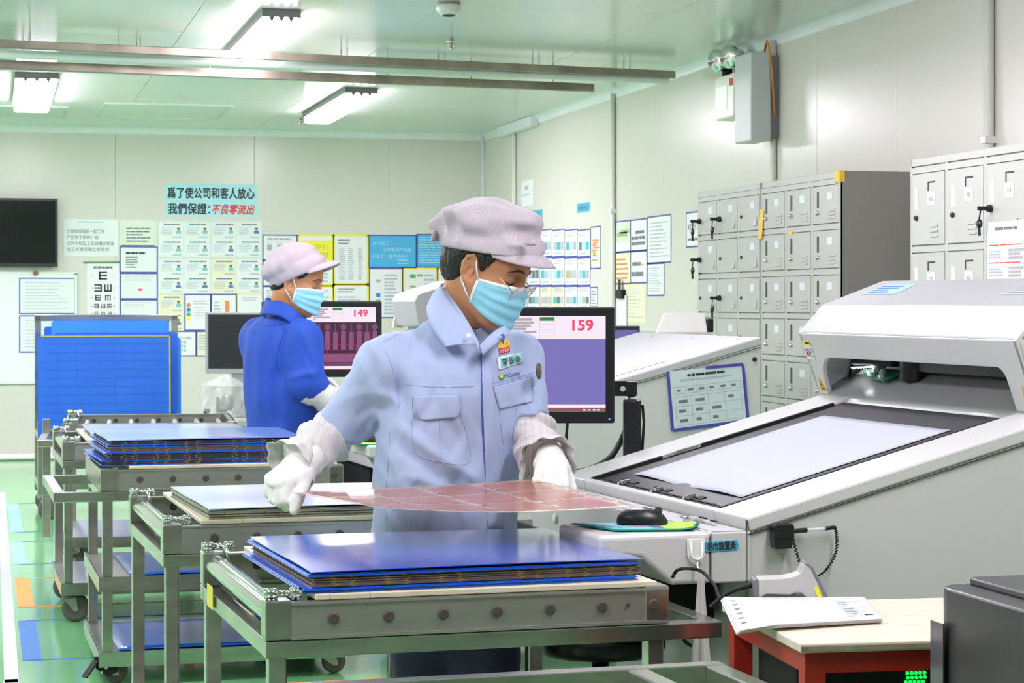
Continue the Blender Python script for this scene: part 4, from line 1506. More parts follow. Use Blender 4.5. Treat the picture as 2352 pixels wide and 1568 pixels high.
        for w0, w1, s0, s1, mm, nm in ((.99, 1.2, .09, .17, C_['lblue'], 'sticker'), (.2, .43, .08, .17, C_['film'], 'sticker'), (.13, .26, .04, .12, C_['film'], 'sticker')):
            m = MB()
            b = Vector((.81, 0, 1.317)) + nrm * .001
            m.quad(b + d1 * s0 + Vector((0, w1, 0)), b + d1 * s0 + Vector((0, w0, 0)), b + d1 * s1 + Vector((0, w0 + .02, 0)), b + d1 * s1 + Vector((0, w1 - .02, 0)))
            m.build(nm, mm, t)
            m = MB()
            for k in range(4):
                a = s0 + (s1 - s0) * (.15 + .2 * k)
                e = w0 + (w1 - w0) * random.uniform(.1, .5)
                m.quad(b + nrm * .001 + d1 * a + Vector((0, w1 - .02, 0)), b + nrm * .001 + d1 * a + Vector((0, e, 0)), b + nrm * .001 + d1 * (a + .008) + Vector((0, e, 0)), b + nrm * .001 + d1 * (a + .008) + Vector((0, w1 - .02, 0)))
            m.build('sticker_print', C_['royal'] if mm is C_['lblue'] else C_['pale'], t)
    return t


mc1 = machine('off white inspection machine with large hood, black bed and white sheet, at the right', M1, 1.8, True, .346, False)
mc2 = machine('off white inspection machine with a plain sloped cover, behind the large hooded one', M2, 1.3, False, .2, True)

# white sheet lying on the bed
o = thing('paper_sheet', 'large white sheet lying on the black bed of the hooded machine', 'paper', M1, A_M)


def bedp(u, w, n):
    p = SLOPE @ Vector((u / math.cos(BETA), w, n))
    return p


MB().grid(lambda s, q: bedp(.098 + .55 * s, .253 + .685 * q, -.0045 + (.003 * math.sin(9 * q) * (1 - s) ** 6)), 24, 24).build('sheet', mat('bright_white_sheet', 'b9bdc8', .6, spec=.2), o, solid=.001)

# third machine far behind, only its hood shows
t = thing('inspection_machine', 'distant white machine with a wedge shaped lid, above the shoulder of the worker in front', 'machine', W(-.62 + .307 * 1.2, 11.0 - .95 * 1.2), A_M)
MB().prism([(0.02, 1.2), (0, 1.325), (.016, 1.36), (.24, 1.43), (.4, 1.43), (.4, 1.2)], (0, .75, 0), (1, 0, 0), (0, 0, 1), (0, .45, 0)).build('lid', M_mac2, t, bevel=.006, fix=True)
MB().prism([(0.05, .0), (.04, .9), (.1, 1.3), (.39, 1.3), (.39, .0)], (0, .76, 0), (1, 0, 0), (0, 0, 1), (0, .42, 0)).build('body', M_mgrey, t, fix=True)
MB().prism([(0.0, 1.19), (.03, 1.34), (.07, 1.34), (.05, 1.19)], (0, 1.17, 0), (1, 0, 0), (0, 0, 1), (0, .03, 0)).build('cheek', mat('cream_plastic', 'd6d3bd', .5), t)
MB().box((.03, .8, 1.2), (.075, 1.02, 1.28)).build('slot', M_matblack, t)
MB().lathe([(.03, 0), (.03, .01)], (.035, .95, 1.3), (-1, 0, .1), 16).build('cap', M_white, t)

# framed form on the side of the plain machine
Q = [side_uz(M2, *q) for q in ((1533, 853), (1705, 836), (1717, 965), (1544, 988))]
t = thing('notice', 'pale blue tabulated form in a broken blue tape frame on the plain machine', 'notice', M2, A_M)
q3 = [Vector((a, -.004, z)) for a, z in Q]
MB()._add([tuple(p) for p in (q3[3], q3[2], q3[1], q3[0])] + [tuple(p + Vector((0, .002, 0))) for p in (q3[3], q3[2], q3[1], q3[0])], [(0, 1, 2, 3), (7, 6, 5, 4), (0, 4, 5, 1), (1, 5, 6, 2), (2, 6, 7, 3), (3, 7, 4, 0)]).build('sheet', mat('pale_blue_form', 'c9d7d9', .3), t)
up = Vector((0, -1, 0))
tp = MB()
yv = Vector((0, -.001, 0))
for a, b in ((q3[0], q3[3]), (q3[3], q3[2]), (q3[2], q3[1]), (q3[1], q3[1].lerp(q3[0], .5))):
    tp.bar(a + yv, b + yv, .011, .002, up)
tp.build('tape_border', C_['blue'], t)


def bil(a, b):
    return q3[0].lerp(q3[1], a).lerp(q3[3].lerp(q3[2], a), b) + Vector((0, -.0012, 0))


p = Print(1, 1)
p.lines(.25, .07, .75, .12, 1, 'dark', .8, 0)
p.lines(.15, .15, .85, .19, 1, 'pale', .6, 0)
p.table(.06, .28, .94, .4, 6, 1, 'ink', .004, .9)
p.table(.06, .45, .94, .94, 4, 3, 'ink', .004, .75)
p.mb.v = [tuple(bil(x + .5, 1 - z)) for x, y, z in p.mb.v]
p.build(t)
a, z = side_uz(M2, 1733, 825)
MB().lathe([(.009, 0), (.009, .004)], (a, -.0, z), (0, -1, 0), 12).build('black_plug', M_black, mc2)

# ------------------------------------------------------------------ things on and around the hooded machine
def mloc(O, u, w, z):
    p = O + UV * u + WV * w
    return Vector((p.x, p.y, z))


RC = -TH                                     # facing the photographer
M_pad = mat('mouse_pad_cyan', '58c3dd', 0.6)
t = thing('mouse_pad', 'cyan and lime mouse pad with a curled corner, under the black mouse', 'mouse pad', mloc(M1, -.205, .135, .8235), RC)


def padz(x, y):
    k = max(0, x - .09) / .06 * max(0, .5 - y / .18)
    return .016 * min(k, 1.3) ** 1.5


PO = [(-.145, .035), (-.135, .068), (.13, .075), (.155, .0), (.115, -.07), (-.04, -.085)]


def pad_xy(s, q):
    a = Vector((-.148, .05)).lerp(Vector((-.055, -.088)), s)
    b = Vector((.145, .075)).lerp(Vector((.12, -.075)), s)
    return a.lerp(b, q)


def padp(s, q, h):
    v = pad_xy(s, q)
    return (v.x, v.y, padz(v.x, v.y) + h)


def padpatch(s0, s1, q0, q1, h, n=8):
    return MB().grid(lambda s, q: padp(s1 + (s0 - s1) * s, q0 + (q1 - q0) * q, h), n, n)


padpatch(0, 1, 0, 1, .003, 16).build('base', mat('mouse_pad_edge', '1f8f7c', .7), t, solid=.003)
padpatch(.05, .95, .02, .66, .0052, 12).build('cyan_print', M_pad, t)
padpatch(.05, .95, .66, .98, .0052, 10).build('lime_print', mat('mouse_pad_lime', 'a6dc1e', .6), t)
padpatch(.2, .45, .35, .55, .0056).build('dark_print', mat('mouse_pad_plum', '6a5a80', .6), t)
padpatch(.6, .72, .3, .5, .0056).build('pink_print', mat('mouse_pad_pink', 'b88ab0', .6), t)
padpatch(.55, .9, .52, .64, .0056).build('grey_print', mat('mouse_pad_grey', '4b5a68', .6), t)
txt = MB()
for k in range(9):
    s0, q0 = .25 + .065 * k, .05 + .012 * k
    txt.grid(lambda s, q, s0=s0, q0=q0: padp(s0 + .04 * (1 - s), q0 + .05 * q, .0056), 2, 2)
txt.build('letter_print', mat('mouse_pad_letter', '2f7f9c', .6), t)


def mouse(label, loc, rz):
    t = thing('computer_mouse', label, 'mouse', loc, rz)

    def sh(s, q):
        th, ph = 2 * PI * s, PI / 2 * q
        x = math.cos(th) * math.cos(ph)
        y = math.sin(th) * math.cos(ph)
        z = math.sin(ph)
        return (.058 * x - .004 * z, .031 * y * (1 - .1 * x), .004 + .034 * z ** .8 * (1 - .25 * max(0, x) ** 2))
    MB().grid(sh, 32, 12).build('shell', M_black, t)
    b = MB().lathe([(.001, 0), (.055, 0), (.057, .006)], seg=28, sx=1.0, sy=.53)
    b.build('base', M_matblack, t)
    MB().tube([(.036, -.004, .031), (.036, .004, .031)], .009, 14).build('scroll_wheel', M_rubber, t)
    pts = []
    for k in range(8):
        x = .002 + .05 * k / 7
        pts.append((x, 0, .0385 * (1 - (x / .062) ** 2 * .75)))
    MB().tube(pts, .0008, 6).build('button_gap', M_matblack, t)
    return t


mouse('glossy black computer mouse on the cyan mouse pad', mloc(M1, -.205, .135, .8275) + RT * .012 + FW * .02, RC)
t = thing('mouse_pad', 'lime and cyan mouse pad corner on the plain machine, behind the white sleeve', 'mouse pad', mloc(M2, -.13, .1, .8225), RC)
MB().box((-.12, -.09, 0), (.12, .09, .003)).build('base', mat('mouse_pad_edge', '1f8f7c', .7), t)
MB().box((-.115, -.086, .003), (.0, .086, .0036)).build('lime_print', mat('mouse_pad_lime', 'a6dc1e', .6), t)
MB().box((0, -.086, .003), (.115, .086, .0036)).build('cyan_print', M_pad, t)
mouse('black computer mouse far behind, by the elbow of the worker in front', mloc(M2, -.13, .12, .826), RC)

# pens in the tray
for k, (w, lab, m) in enumerate(((.16, 'clear ball pen with a red core in the machine tray, nearer the end', 'red_ink'), (.23, 'clear ball pen in the machine tray, behind the one with a red core', 'pale_ink'))):
    t = thing('pen', lab, 'pen', mloc(M1, -.03, w, .829), A_M + PI / 2 + .1 * k)
    MB().tube([(-.06, 0, 0), (.055, 0, 0)], .0045, 10).build('barrel', mat('clear_plastic', 'e8eef0', .1, alpha=.55), t)
    MB().tube([(-.05, 0, 0), (.06, 0, 0)], .0018, 8).build('refill', MATS[m], t)
    MB().tube([(.055, 0, 0), (.068, 0, 0)], [.004, .001], 8).build('tip', M_chrome, t)
    MB().box((-.062, -.002, .004), (-.03, .002, .007)).build('clip', M_matblack, t)
o = MB().lathe([(.008, 0), (.008, .014), (.006, .016)], seg=14).build('metal_stud', M_chrome)
o.location = mloc(M1, -.06, .2, .824)
tag(o, 'small metal stud standing by the mouse pad corner', 'stud')

# adhesive hook, towel, label
a, z0 = side_uz(M1, 1597, 1296)
_, z1 = side_uz(M1, 1597, 1236)
t = thing('adhesive_hook', 'white adhesive hook on the near face of the mouse desk', 'hook', mloc(M1, a, -.001, z0), A_M)
h = z1 - z0
MB().prism([(-.02, h * .35), (-.021, h), (.021, h), (.02, h * .35), (.014, h * .12), (.005, 0), (-.005, 0), (-.014, h * .12)], (0, -.006, 0), (1, 0, 0), (0, 0, 1), (0, .006, 0)).build('plate', M_white, t, bevel=.002)
U = MB()
U.tube([(-.013, -.008, h * .9), (-.013, -.008, h * .4), (-.009, -.010, h * .26), (0, -.012, h * .2), (.009, -.010, h * .26), (.013, -.008, h * .4), (.013, -.008, h * .9)], .0028, 8)
U.build('ridge', M_white, t)
MB().tube([(0, -.01, h * .2), (0, -.012, -.004), (0, -.022, -.014), (.0, -.03, -.006)], .0028, 8).build('peg', M_chrome, t)

t = thing('towel', 'pale grey towel hanging from the white hook', 'towel', mloc(M1, a, -.031, 0), A_M)


def tow(s, q):
    ang = 2 * PI * s
    k = min(1, q * 1.0)
    r = .006 + .034 * k ** 1.2
    fold = 1 + .35 * math.sin(4 * ang + 1)
    return (r * fold * math.cos(ang) * .95, r * .45 * fold * math.sin(ang) - .0, z0 - .012 - .44 * q)


MB().grid(tow, 28, 14).build('cloth', mat('grey_towel', 'c9c5c2', .9, bump=.2, bscale=300), t)

u0, zz0 = side_uz(M1, 1620, 1268)
u1, zz1 = side_uz(M1, 1697, 1258)
t = thing('label_strip', 'small blue label with black characters right of the white hook', 'label', mloc(M1, u0, -.0008, zz0), A_M)
lw, lh = u1 - u0, .022
sh = math.tan(.035)
MB().prism([(0, 0), (lw * .95, lw * sh), (lw, lw * sh + lh * .4), (lw * .93, lw * sh + lh), (0, lh)], (0, -.0008, 0), (1, 0, 0), (0, 0, 1), (0, .0008, 0)).build('strip', C_['tag'], t)
letters('lettering', '毛巾放置处', lh * .9, C_['dark'], t, Matrix.Translation((lw * .05, -.0014, lh * .2)) @ Matrix.Rotation(-.04, 4, 'Y'), lw * .86, bold=.0006)

# brush probe in a black holder, with a coiled cord
a, z = side_uz(M1, 1787, 1230)
t = thing('probe_holder', 'black holder block on the near side of the hooded machine', 'holder', mloc(M1, a, -.001, z), A_M)
MB().prism([(-.022, .025), (-.016, .029), (.02, .029), (.026, .024), (.026, -.0), (.02, -.026), (-.02, -.026), (-.022, 0)], (0, -.03, 0), (1, 0, 0), (0, 0, 1), (0, .03, 0)).build('block', M_black, t, bevel=.003)
MB().box((-.022, -.031, .0), (.026, -.0295, .002)).build('groove', M_matblack, t)
t = thing('probe', 'clear rod probe with black grip sticking out of the black holder', 'probe', mloc(M1, a, -.016, z + .01), A_M)
MB().tube([(.0, 0, 0), (.062, 0, .002)], .0055, 12).build('grip', M_black, t)
MB().tube([(.06, 0, .002), (.112, 0, .004)], .0035, 10).build('rod', mat('clear_plastic', 'e8eef0', .1, alpha=.55), t)
MB().tube([(.108, 0, .004), (.132, 0, .006)], .0045, 10).build('end_cap', M_black, t)
pts = []
path = [Vector(p) for p in ((.132, 0, .006), (.136, 0, -.02), (.13, -.003, -.055), (.105, -.006, -.088), (.07, -.008, -.105), (.05, -.008, -.09), (.036, -.006, -.05), (.026, -.002, -.012))]


def spline(P, n):
    out = []
    for i in range(len(P) - 1):
        p0, p1, p2, p3 = P[max(i - 1, 0)], P[i], P[i + 1], P[min(i + 2, len(P) - 1)]
        for k in range(n):
            t_ = k / n
            out.append(.5 * (2 * p1 + (p2 - p0) * t_ + (2 * p0 - 5 * p1 + 4 * p2 - p3) * t_ ** 2 + (3 * p1 - p0 - 3 * p2 + p3) * t_ ** 3))
    return out + [P[-1]]


sp = spline(path, 40)
for k, p_ in enumerate(sp):
    an = k * .9
    pts.append(p_ + Vector((math.cos(an) * .003, math.sin(an) * .003, 0)))
MB().tube(pts, .0014, 5).build('coiled_cord', M_matblack, t)

# cables by the machine
def cable(label, pts, r=.005, m=None):
    o = MB().tube(spline([Vector(p) for p in pts], 10), r, 8).build('cable', m or M_matblack)
    return tag(o, label, 'cable')


cable('black cable looping below the white hook towards the scanner', [at(1545, 1325, 4.62), at(1556, 1309, 4.6), at(1580, 1305, 4.6), at(1612, 1312, 4.57), at(1640, 1342, 4.5), at(1652, 1372, 4.45), at(1662, 1384, 4.42)], .0038)
cable('black cable sagging beside the towel under the mouse desk', [at(1560, 1440, 4.85), at(1572, 1470, 4.8), at(1590, 1482, 4.8), at(1604, 1470, 4.8), at(1618, 1430, 4.85), at(1625, 1390, 4.9)], .0045)
cable('thick black cable from the screen pole down to the hooded machine', [at(1436, 990, 6.2), at(1425, 1015, 6.2), at(1400, 1052, 6.15), at(1360, 1075, 6.12), at(1325, 1083, 6.12), at(1290, 1084, 6.1), at(1240, 1084, 6.1)], .009)
cable('thin black cable hanging from the bottom of the screen showing 159', [at(1303, 970, 6.06), at(1301, 1000, 6.07), at(1296, 1030, 6.08), at(1280, 1086, 6.1)], .0045)

# ------------------------------------------------------------------ screens
def emis(name, col, e=1.0):
    m = mat(name, col, .3, emit=e * .9)
    m.node_tree.nodes['Principled BSDF'].inputs['Base Color'].default_value = (.01, .01, .01, 1)
    return m


SC = {'w': emis('screen_white', 'f3e4f3'), 'lav': emis('screen_lavender', '8276c4', .85), 'lav2': emis('screen_lavender_deep', '6c66b4', .85), 'num': emis('screen_red', 'f2486e'), 'gr': emis('screen_green', '2f9a4a', .7), 'gy': emis('screen_grey', 'bdb4c0', .8),
      'cy': emis('screen_cyan', '6fdbe6', .8), 'bar': emis('screen_taskbar', 'a1666e', .7), 'mar': emis('screen_maroon', '4a1f3c', .7), 'pk': emis('screen_pink', '9a4f84', .8), 'pk2': emis('screen_mauve', '8a4a78', .8), 'rd': emis('screen_box_red', 'c83048', .8), 'bk': emis('screen_black', '2a1626', .6), 'bl': emis('screen_blue', '7ec0f0', .8)}
SN = list(SC)


class Screen(Print):
    def r(self, a0, b0, a1, b1, c, up=0):
        x0, x1 = (a0 - .5) * self.w, (a1 - .5) * self.w
        z0, z1 = self.z0 + (1 - b1) * self.h, self.z0 + (1 - b0) * self.h
        y = self.y - .0004 * up
        self.mb.cur = SN.index(c)
        self.mb.quad((x0, y, z0), (x1, y, z0), (x1, y, z1), (x0, y, z1))

    def disc(self, a, b, rx, c, n=14, up=0):
        self.mb.cur = SN.index(c)
        x, z, y = (a - .5) * self.w, self.z0 + (1 - b) * self.h, self.y - 0.0004 * up
        self.mb._add([(x + rx * math.cos(2 * PI * k / n), y, z + rx * math.sin(2 * PI * k / n)) for k in range(n)], [tuple(range(n))])


def monitor(label, loc, rz, w, h, number, style, pole):
    t = thing('monitor', label, 'screen', loc, rz)
    MB().box((-w / 2, 0, 0), (w / 2, .03, h)).build('housing', M_black, t, bevel=.006, seg=3)
    MB().box((-w * .3, .03, h * .2), (w * .3, .05, h * .8)).build('back_cover', M_matblack, t, bevel=.01)
    bz = .026
    s = Screen(w - 2 * bz, h - 2 * bz - .006, -.0012, 0, bz + .006)
    top = .24
    s.r(0, 0, 1, top, 'w')
    if style == 0:
        s.r(0, top, 1, .94, 'lav')
        s.r(0, .92, 1, .955, 'w', 1)
        s.r(0, .955, 1, 1, 'bar', 1)
        for k, x in enumerate((.87, .9, .93, .955)):
            s.r(x - .008, .97, x + .008, .985, 'w', 2)
    else:
        s.r(0, top, 1, .94, 'mar')
        for k in range(14):
            x = .02 + .073 * k
            big = k % 2
            s.r(x, .38 if big else .4, x + .045, .68, 'pk', 1)
            if big:
                s.disc(x + .022, .32, .013, 'pk2', 14, 1)
            s.r(x + .018, .26, x + .027, .4, 'pk2', 1)
        s.r(0, .74, 1, .88, 'pk', 1)
        s.r(0, .9, 1, .915, 'pk2', 1)
        for q in ((.55, .6, .82, .605), (.55, .82, .82, .825), (.55, .6, .555, .825), (.815, .6, .82, .825)):
            s.r(*q, 'rd', 3)
        s.r(0, .94, 1, .985, 'w', 1)
        s.r(0, .985, 1, 1, 'bar', 1)
    s.r(.33, .02, .35, .09, 'cy', 1)
    s.r(.33, .11, .35, .17, 'bk', 1)
    for k in range(5):
        s.r(.37, .03 + .032 * k, .40, .05 + .032 * k, 'gy', 1)
        s.r(.42, .025 + .032 * k, .42 + random.uniform(.08, .16), .05 + .032 * k, 'gy', 1)
    s.r(.42, .19, .445, .21, 'bl', 1)
    s.r(.60, .012, .69, .05, 'gr', 1)
    for k in range(6):
        s.r(.60, .06 + .028 * k, .69, .062 + .028 * k, 'gy', 1)
    s.r(.6, .05, .601, .23, 'gy', 1)
    s.r(.69, .05, .691, .23, 'gy', 1)
    s.mb.build('picture', [SC[k] for k in SN], t)
    letters('number', number, h * .125, SC['num'], t, T(w * .325, h * .80, -.0022), w * .115, 'CENTER', bold=h * .0035)
    MB().box((w / 2 - .018, -.0008, .01), (w / 2 - .012, .0, .014)).build('power_light', emis('blue_led', '3b7cf0', 2), t)
    if pole:
        MB().box((w / 2 - .1, .05, .075), (w / 2 + .065, .066, .118)).build('bracket', M_black, t)
        MB().lathe([(.008, 0), (.008, .004)], (w / 2 + .026, .05, .096), (0, -1, 0), 12).build('bracket_hole', M_white, t)
        MB().box((w / 2 + .035, .035, .078), (w / 2 + .066, .085, .118)).build('swivel', M_black, t, bevel=.003)
        z = -loc.z
        MB().tube([(w / 2 + .05, .06, .055), (w / 2 + .05, .06, .08)], .012, 12).build('swivel_pin', M_chrome, t)
        MB().box((w / 2 + .027, .035, z), (w / 2 + .078, .085, .065)).build('pole', M_black, t, bevel=.005)
        MB().tube([(w / 2 + .082, .05, .05), (w / 2 + .086, .05, .0), (w / 2 + .08, .05, -.1), (w / 2 + .084, .05, -.25)], .004, 8).build('pole_cable', M_matblack, t)
        MB().box((w / 2 - .1, -.1, z), (w / 2 + .2, .2, z + .015)).build('foot_plate', M_black, t)
    return t


zc = 6.06
monitor('black screen showing red 159 over a lavender picture, right of the worker in front', at(1412, 972, zc) - RT * .26, RC, .52, .331, '159', 0, True)
zc = 9.25
monitor('black screen showing red 149 over a maroon picture, beside the blue coat', at(877, 866, zc) - RT * .26, RC + .12, .52, .33, '149', 1, True)

# ------------------------------------------------------------------ red table and what lies on it
A_T = math.radians(-3.7)
TB = W(.513, 3.79)
t = thing('work_table', 'small table with worn pale plywood top on a red steel frame', 'table', TB, A_T)
M_red = mat('red_steel_paint', 'a3281b', 0.35, noise=.08, nscale=6)
tw, td, tz = .47, .52, .72
MB().box((0, 0, tz - .017), (tw, td, tz)).build('tabletop', mat('worn_plywood', 'cfc6b4', .45, noise=.09, nscale=7, stretch=(1, 3, 1)), t, bevel=.003)
MB().box((.001, -.001, tz - .013), (tw - .001, td + .001, tz - .005)).build('edge_ply', mat('ply_edge', '9a8a74', .7, noise=.3, nscale=40), t)
for lo, hi in (((.012, .012), (tw - .012, .05)), ((.012, td - .05), (tw - .012, td - .012))):
    MB().box((lo[0], lo[1], tz - .055), (hi[0], hi[1], tz - .017)).build('frame_rail', M_red, t)
for x in (.012, tw - .05):
    MB().box((x, .05, tz - .055), (x + .038, td - .05, tz - .017)).build('frame_rail', M_red, t)
    for y in (.012, td - .05):
        MB().box((x, y, 0), (x + .038, y + .038, tz - .055)).build('leg', M_red, t)
MB().box((.012, .03, .18), (tw - .012, .05, .21)).build('foot_rail', M_red, t)
for x0, y0, x1, y1, r in ((.3, .3, .42, .315, .2), (.26, .2, .36, .214, -.5), (.34, .4, .46, .41, -.3)):
    MB().box((-.035, -.005, 0), (.035, .005, .0006), Matrix.Translation((x0, y0, tz)) @ Matrix.Rotation(r, 4, 'Z')).build('tape_scrap', C_['cream'], t)

# pad of forms
C3 = [on_z(u, v, tz + .004) for u, v in ((1655, 1380), (1985, 1378), (2026, 1428), (1692, 1452))]


def formp(s, q, n):
    """s left to right, q far to near"""
    p = C3[0].lerp(C3[1], s).lerp(C3[3].lerp(C3[2], s), q)
    e = (p - TB)
    lx = e.x * math.cos(A_T) + e.y * math.sin(A_T)
    dz = min(0, lx) * .12 + .006 * max(0, .3 - s) * (1 if lx > 0 else 1)
    return Vector((p.x, p.y, tz + .002 + n + dz + .004 * q * (1 - s)))


t = thing('form_pad', 'pad of printed white forms overhanging the corner of the red table', 'papers', (0, 0, 0))
for k in range(3):
    o = .004 * k
    mb = MB()
    mb.grid(lambda s, q: formp(1 - s * (1 - .01 * k), q * (1 - .012 * (2 - k)), .0016 + .0032 * k), 16, 10)
    mb.build('sheet', M_paper, t, solid=.0025)
p = Print(1, 1)
p.lines(.05, .1, .09, .9, 6, 'ink', .2, .2)
for k in range(22):
    a = .14 + .03 * k
    p.r(a, .06, a + .003, .93, 'pale')
for k in range(5):
    p.r(.1, .1 + .18 * k, .82, .104 + .18 * k, 'pale')
for k in range(6):
    p.lines(.84, .08 + .14 * k, .97, .14 + .14 * k, 2, 'ink', .35)
p.r(.9, .82, .96, .85, 'dark')
p.lines(.78, .2, .86, .9, 7, 'pale', .5)
p.mb.v = [tuple(formp(x + .5, 1 - z, .0105)) for x, y, z in p.mb.v]
# subdivide along the bend by following the surface
p.build(t)

# hand scanner lying on the table
t = thing('barcode_scanner', 'light grey handheld barcode scanner lying on the red table', 'scanner', on_z(1818, 1382, tz + .001), RC)
s_ = 4.29 / F


def sc(pts):
    return [((u - 1818) * s_, (1382 - v) * s_) for u, v in pts]


MB().prism(sc([(1741, 1329), (1800, 1327), (1826, 1322), (1838, 1316), (1845, 1298), (1852, 1294), (1862, 1300), (1882, 1340), (1896, 1372), (1898, 1381), (1870, 1381), (1855, 1376), (1842, 1362), (1826, 1361), (1815, 1366), (1760, 1364), (1750, 1372), (1748, 1381), (1741, 1381)]), (0, 0, 0), (1, 0, 0), (0, 0, 1), (0, .055, 0)).build('body', mat('scanner_grey', 'b9b7b4', .35), t, bevel=.007, seg=3, fix=True)
MB().prism(sc([(1728, 1333), (1736, 1329), (1742, 1331), (1742, 1381), (1731, 1381)]), (0, -.001, 0), (1, 0, 0), (0, 0, 1), (0, .057, 0)).build('butt_cap', mat('scanner_dark_grey', '6d6f72', .5), t, bevel=.003)
MB().prism(sc([(1846, 1293), (1855, 1292), (1868, 1302), (1890, 1345), (1902, 1369), (1909, 1377), (1909, 1381), (1896, 1381), (1884, 1352), (1862, 1305)]), (0, -.001, 0), (1, 0, 0), (0, 0, 1), (0, .057, 0)).build('face_bumper', mat('scanner_dark_grey', '6d6f72', .5), t, bevel=.003, fix=True)
MB().prism(sc([(1826, 1362), (1842, 1362), (1856, 1368), (1850, 1371), (1836, 1369)]), (0, .015, 0), (1, 0, 0), (0, 0, 1), (0, .02, 0)).build('trigger', mat('scanner_light', 'd6d4d0', .4), t, bevel=.002, fix=True)
MB().prism(sc([(1870, 1348), (1879, 1346), (1889, 1374), (1880, 1377)]), (0, -.0016, 0), (1, 0, 0), (0, 0, 1), (0, .001, 0)).build('yellow_label', C_['yel'], t)
MB().tube(spline([Vector((a, .02, b)) for a, b in sc([(1731, 1346), (1712, 1350), (1690, 1357), (1668, 1368), (1650, 1382), (1632, 1398)])], 6), [.006] * 8 + [.0045] * 23, 8).build('cord', M_matblack, t)

# dark computer tower glowing green below the table
t = thing('computer_tower', 'black computer tower with green lit mesh under the red table', 'computer', on(TB, A_T, .055, .2), A_T)
MB().box((0, 0, .02), (.36, .25, .655)).build('case', M_matblack, t, bevel=.005)
g = MB()
for j in range(9):
    for i in range(5):
        x, z = .215 + .0085 * i + (.004 if j % 2 else 0), .575 + .0085 * j
        if j == 3:
            continue
        g.lathe([(.0038, 0), (.0038, .002)], (x - (.008 if j < 4 else 0) + .003 * (j > 5), -.0005, z), (0, -1, 0), 6)
tag(g.build('lit_mesh', mat('green_glow', '18c850', .4, emit=1.3), t), kind='stuff')
MB().lathe([(.006, 0), (.006, .003)], (.222, -.002, .58), (0, -1, 0), 10).build('status_light', mat('bright_green', '9effa8', .4, emit=4), t)
MB().box((.01, -.001, .03), (.35, 0, .12)).build('front_panel', M_black, t)

# dark cabinet at the right edge
DC = W(.735, 3.72)
t = thing('dark_cabinet', 'dark grey metal cabinet with rounded top corner at the right edge', 'cabinet', DC, math.radians(1.3))
M_dc = mat('dark_grey_metal', '4a4a4b', 0.32, metal=.35, noise=.06, nscale=3)


def rr(w, d, r, n=6):
    pts = []
    for cx, cy, a0 in ((w - r, -r, 0), (r, -r, PI / 2), (r, -d + r, PI), (w - r, -d + r, 3 * PI / 2)):
        pts += [(cx + r * math.cos(a0 + k * PI / 2 / n), cy + r * math.sin(a0 + k * PI / 2 / n)) for k in range(n + 1)]
    return pts


MB().prism(rr(.5, .62, .05), (0, 0, .02), (1, 0, 0), (0, 1, 0), (0, 0, .815)).build('body', M_dc, t, bevel=.004)
MB().prism(rr(.42, .61, .02), (.06, -.004, .835), (1, 0, 0), (0, 1, 0), (0, 0, .012)).build('lid', M_dc, t, bevel=.003)
MB().box((-.012, -.06, .5), (-.009, -.012, .775)).build('folder_pocket', mat('smoky_plastic', '55565c', .2), t)
MB().box((-.011, -.014, .5), (0, -.011, .77)).build('pocket_side', M_dc, t)
fm = MB()
for x in (.05, .45):
    for y in (-.05, -.57):
        fm.lathe([(.02, 0), (.02, .02)], (x, y, 0), seg=10)
fm.build('feet', M_rubber, t)

# stool between trolley and machine
t = thing('stool', 'black stool with chrome foot ring, mostly hidden below the front trolley', 'stool', W(.222, 5.37), 0)
MB().lathe([(.01, .44), (.15, .445), (.165, .46), (.165, .485), (.15, .5), (.01, .503)], seg=26).build('seat', M_black, t)
MB().tube([(0, 0, .06), (0, 0, .44)], .022, 16).build('column', M_black, t)
for k in range(5):
    a = k * 2 * PI / 5 + .3
    MB().bar((0, 0, .07), (.16 * math.cos(a), .16 * math.sin(a), .06), .035, .03).build('leg', M_black, t)
    MB().lathe([(.025, .0), (.025, .045)], (.15 * math.cos(a), .15 * math.sin(a), 0), seg=12).build('glide', M_matblack, t)
MB().tube([(.12 * math.cos(k * PI / 12), .12 * math.sin(k * PI / 12), .22) for k in range(25)], .009, 8).build('foot_ring', M_chrome, t)

# ------------------------------------------------------------------ station behind the worker in the blue coat
zc = 11.3
BT = W(-1.72, 11.15)
t = thing('bench', 'pale bench carrying the silver screen and a wrapped device', 'bench', BT, math.radians(2))
MB().box((0, 0, .665), (.95, .55, .70)).build('worktop', mat('pale_green_laminate', 'cdd5c9', .35), t, bevel=.004)
MB().box((.03, .03, .3), (.92, .05, .665)).build('front_panel', M_mgrey, t)
for x in (.02, .89):
    for y in (.02, .49):
        MB().box((x, y, 0), (x + .04, y + .04, .665)).build('leg', M_steel2, t)
o = thing('monitor', 'silver framed square screen, switched off, left of the blue coat', 'screen', at(471, 858, 11.5), RC - .02)
M_silver = mat('silver_plastic', 'a9adb0', .35)
w_, h_ = .45, .333
b0 = 1.33 - (858 - 690) / F * 11.5
MB().box((0, 0, 0), (w_, .04, h_)).build('housing', M_silver, o, bevel=.006)
MB().box((.018, -.002, .028), (w_ - .018, 0.001, h_ - .014)).build('panel', mat('dead_screen', '2b2e33', .25), o)
MB().box((.14, .02, .72 - b0), (.26, .05, .02)).build('neck', M_silver, o)
MB().box((.06, -.02, .7 - b0), (.34, .14, .72 - b0)).build('base', M_silver, o, bevel=.005)
# wrapped device
o = thing('wrapped_device', 'device wrapped in clear crumpled film on the pale bench', 'device', at(520, 963, 11.3), RC)
M_wrap = mat('clear_crumpled_film', 'dfe5e6', .06, alpha=.3, spec=.8, bump=1.0, bscale=40)


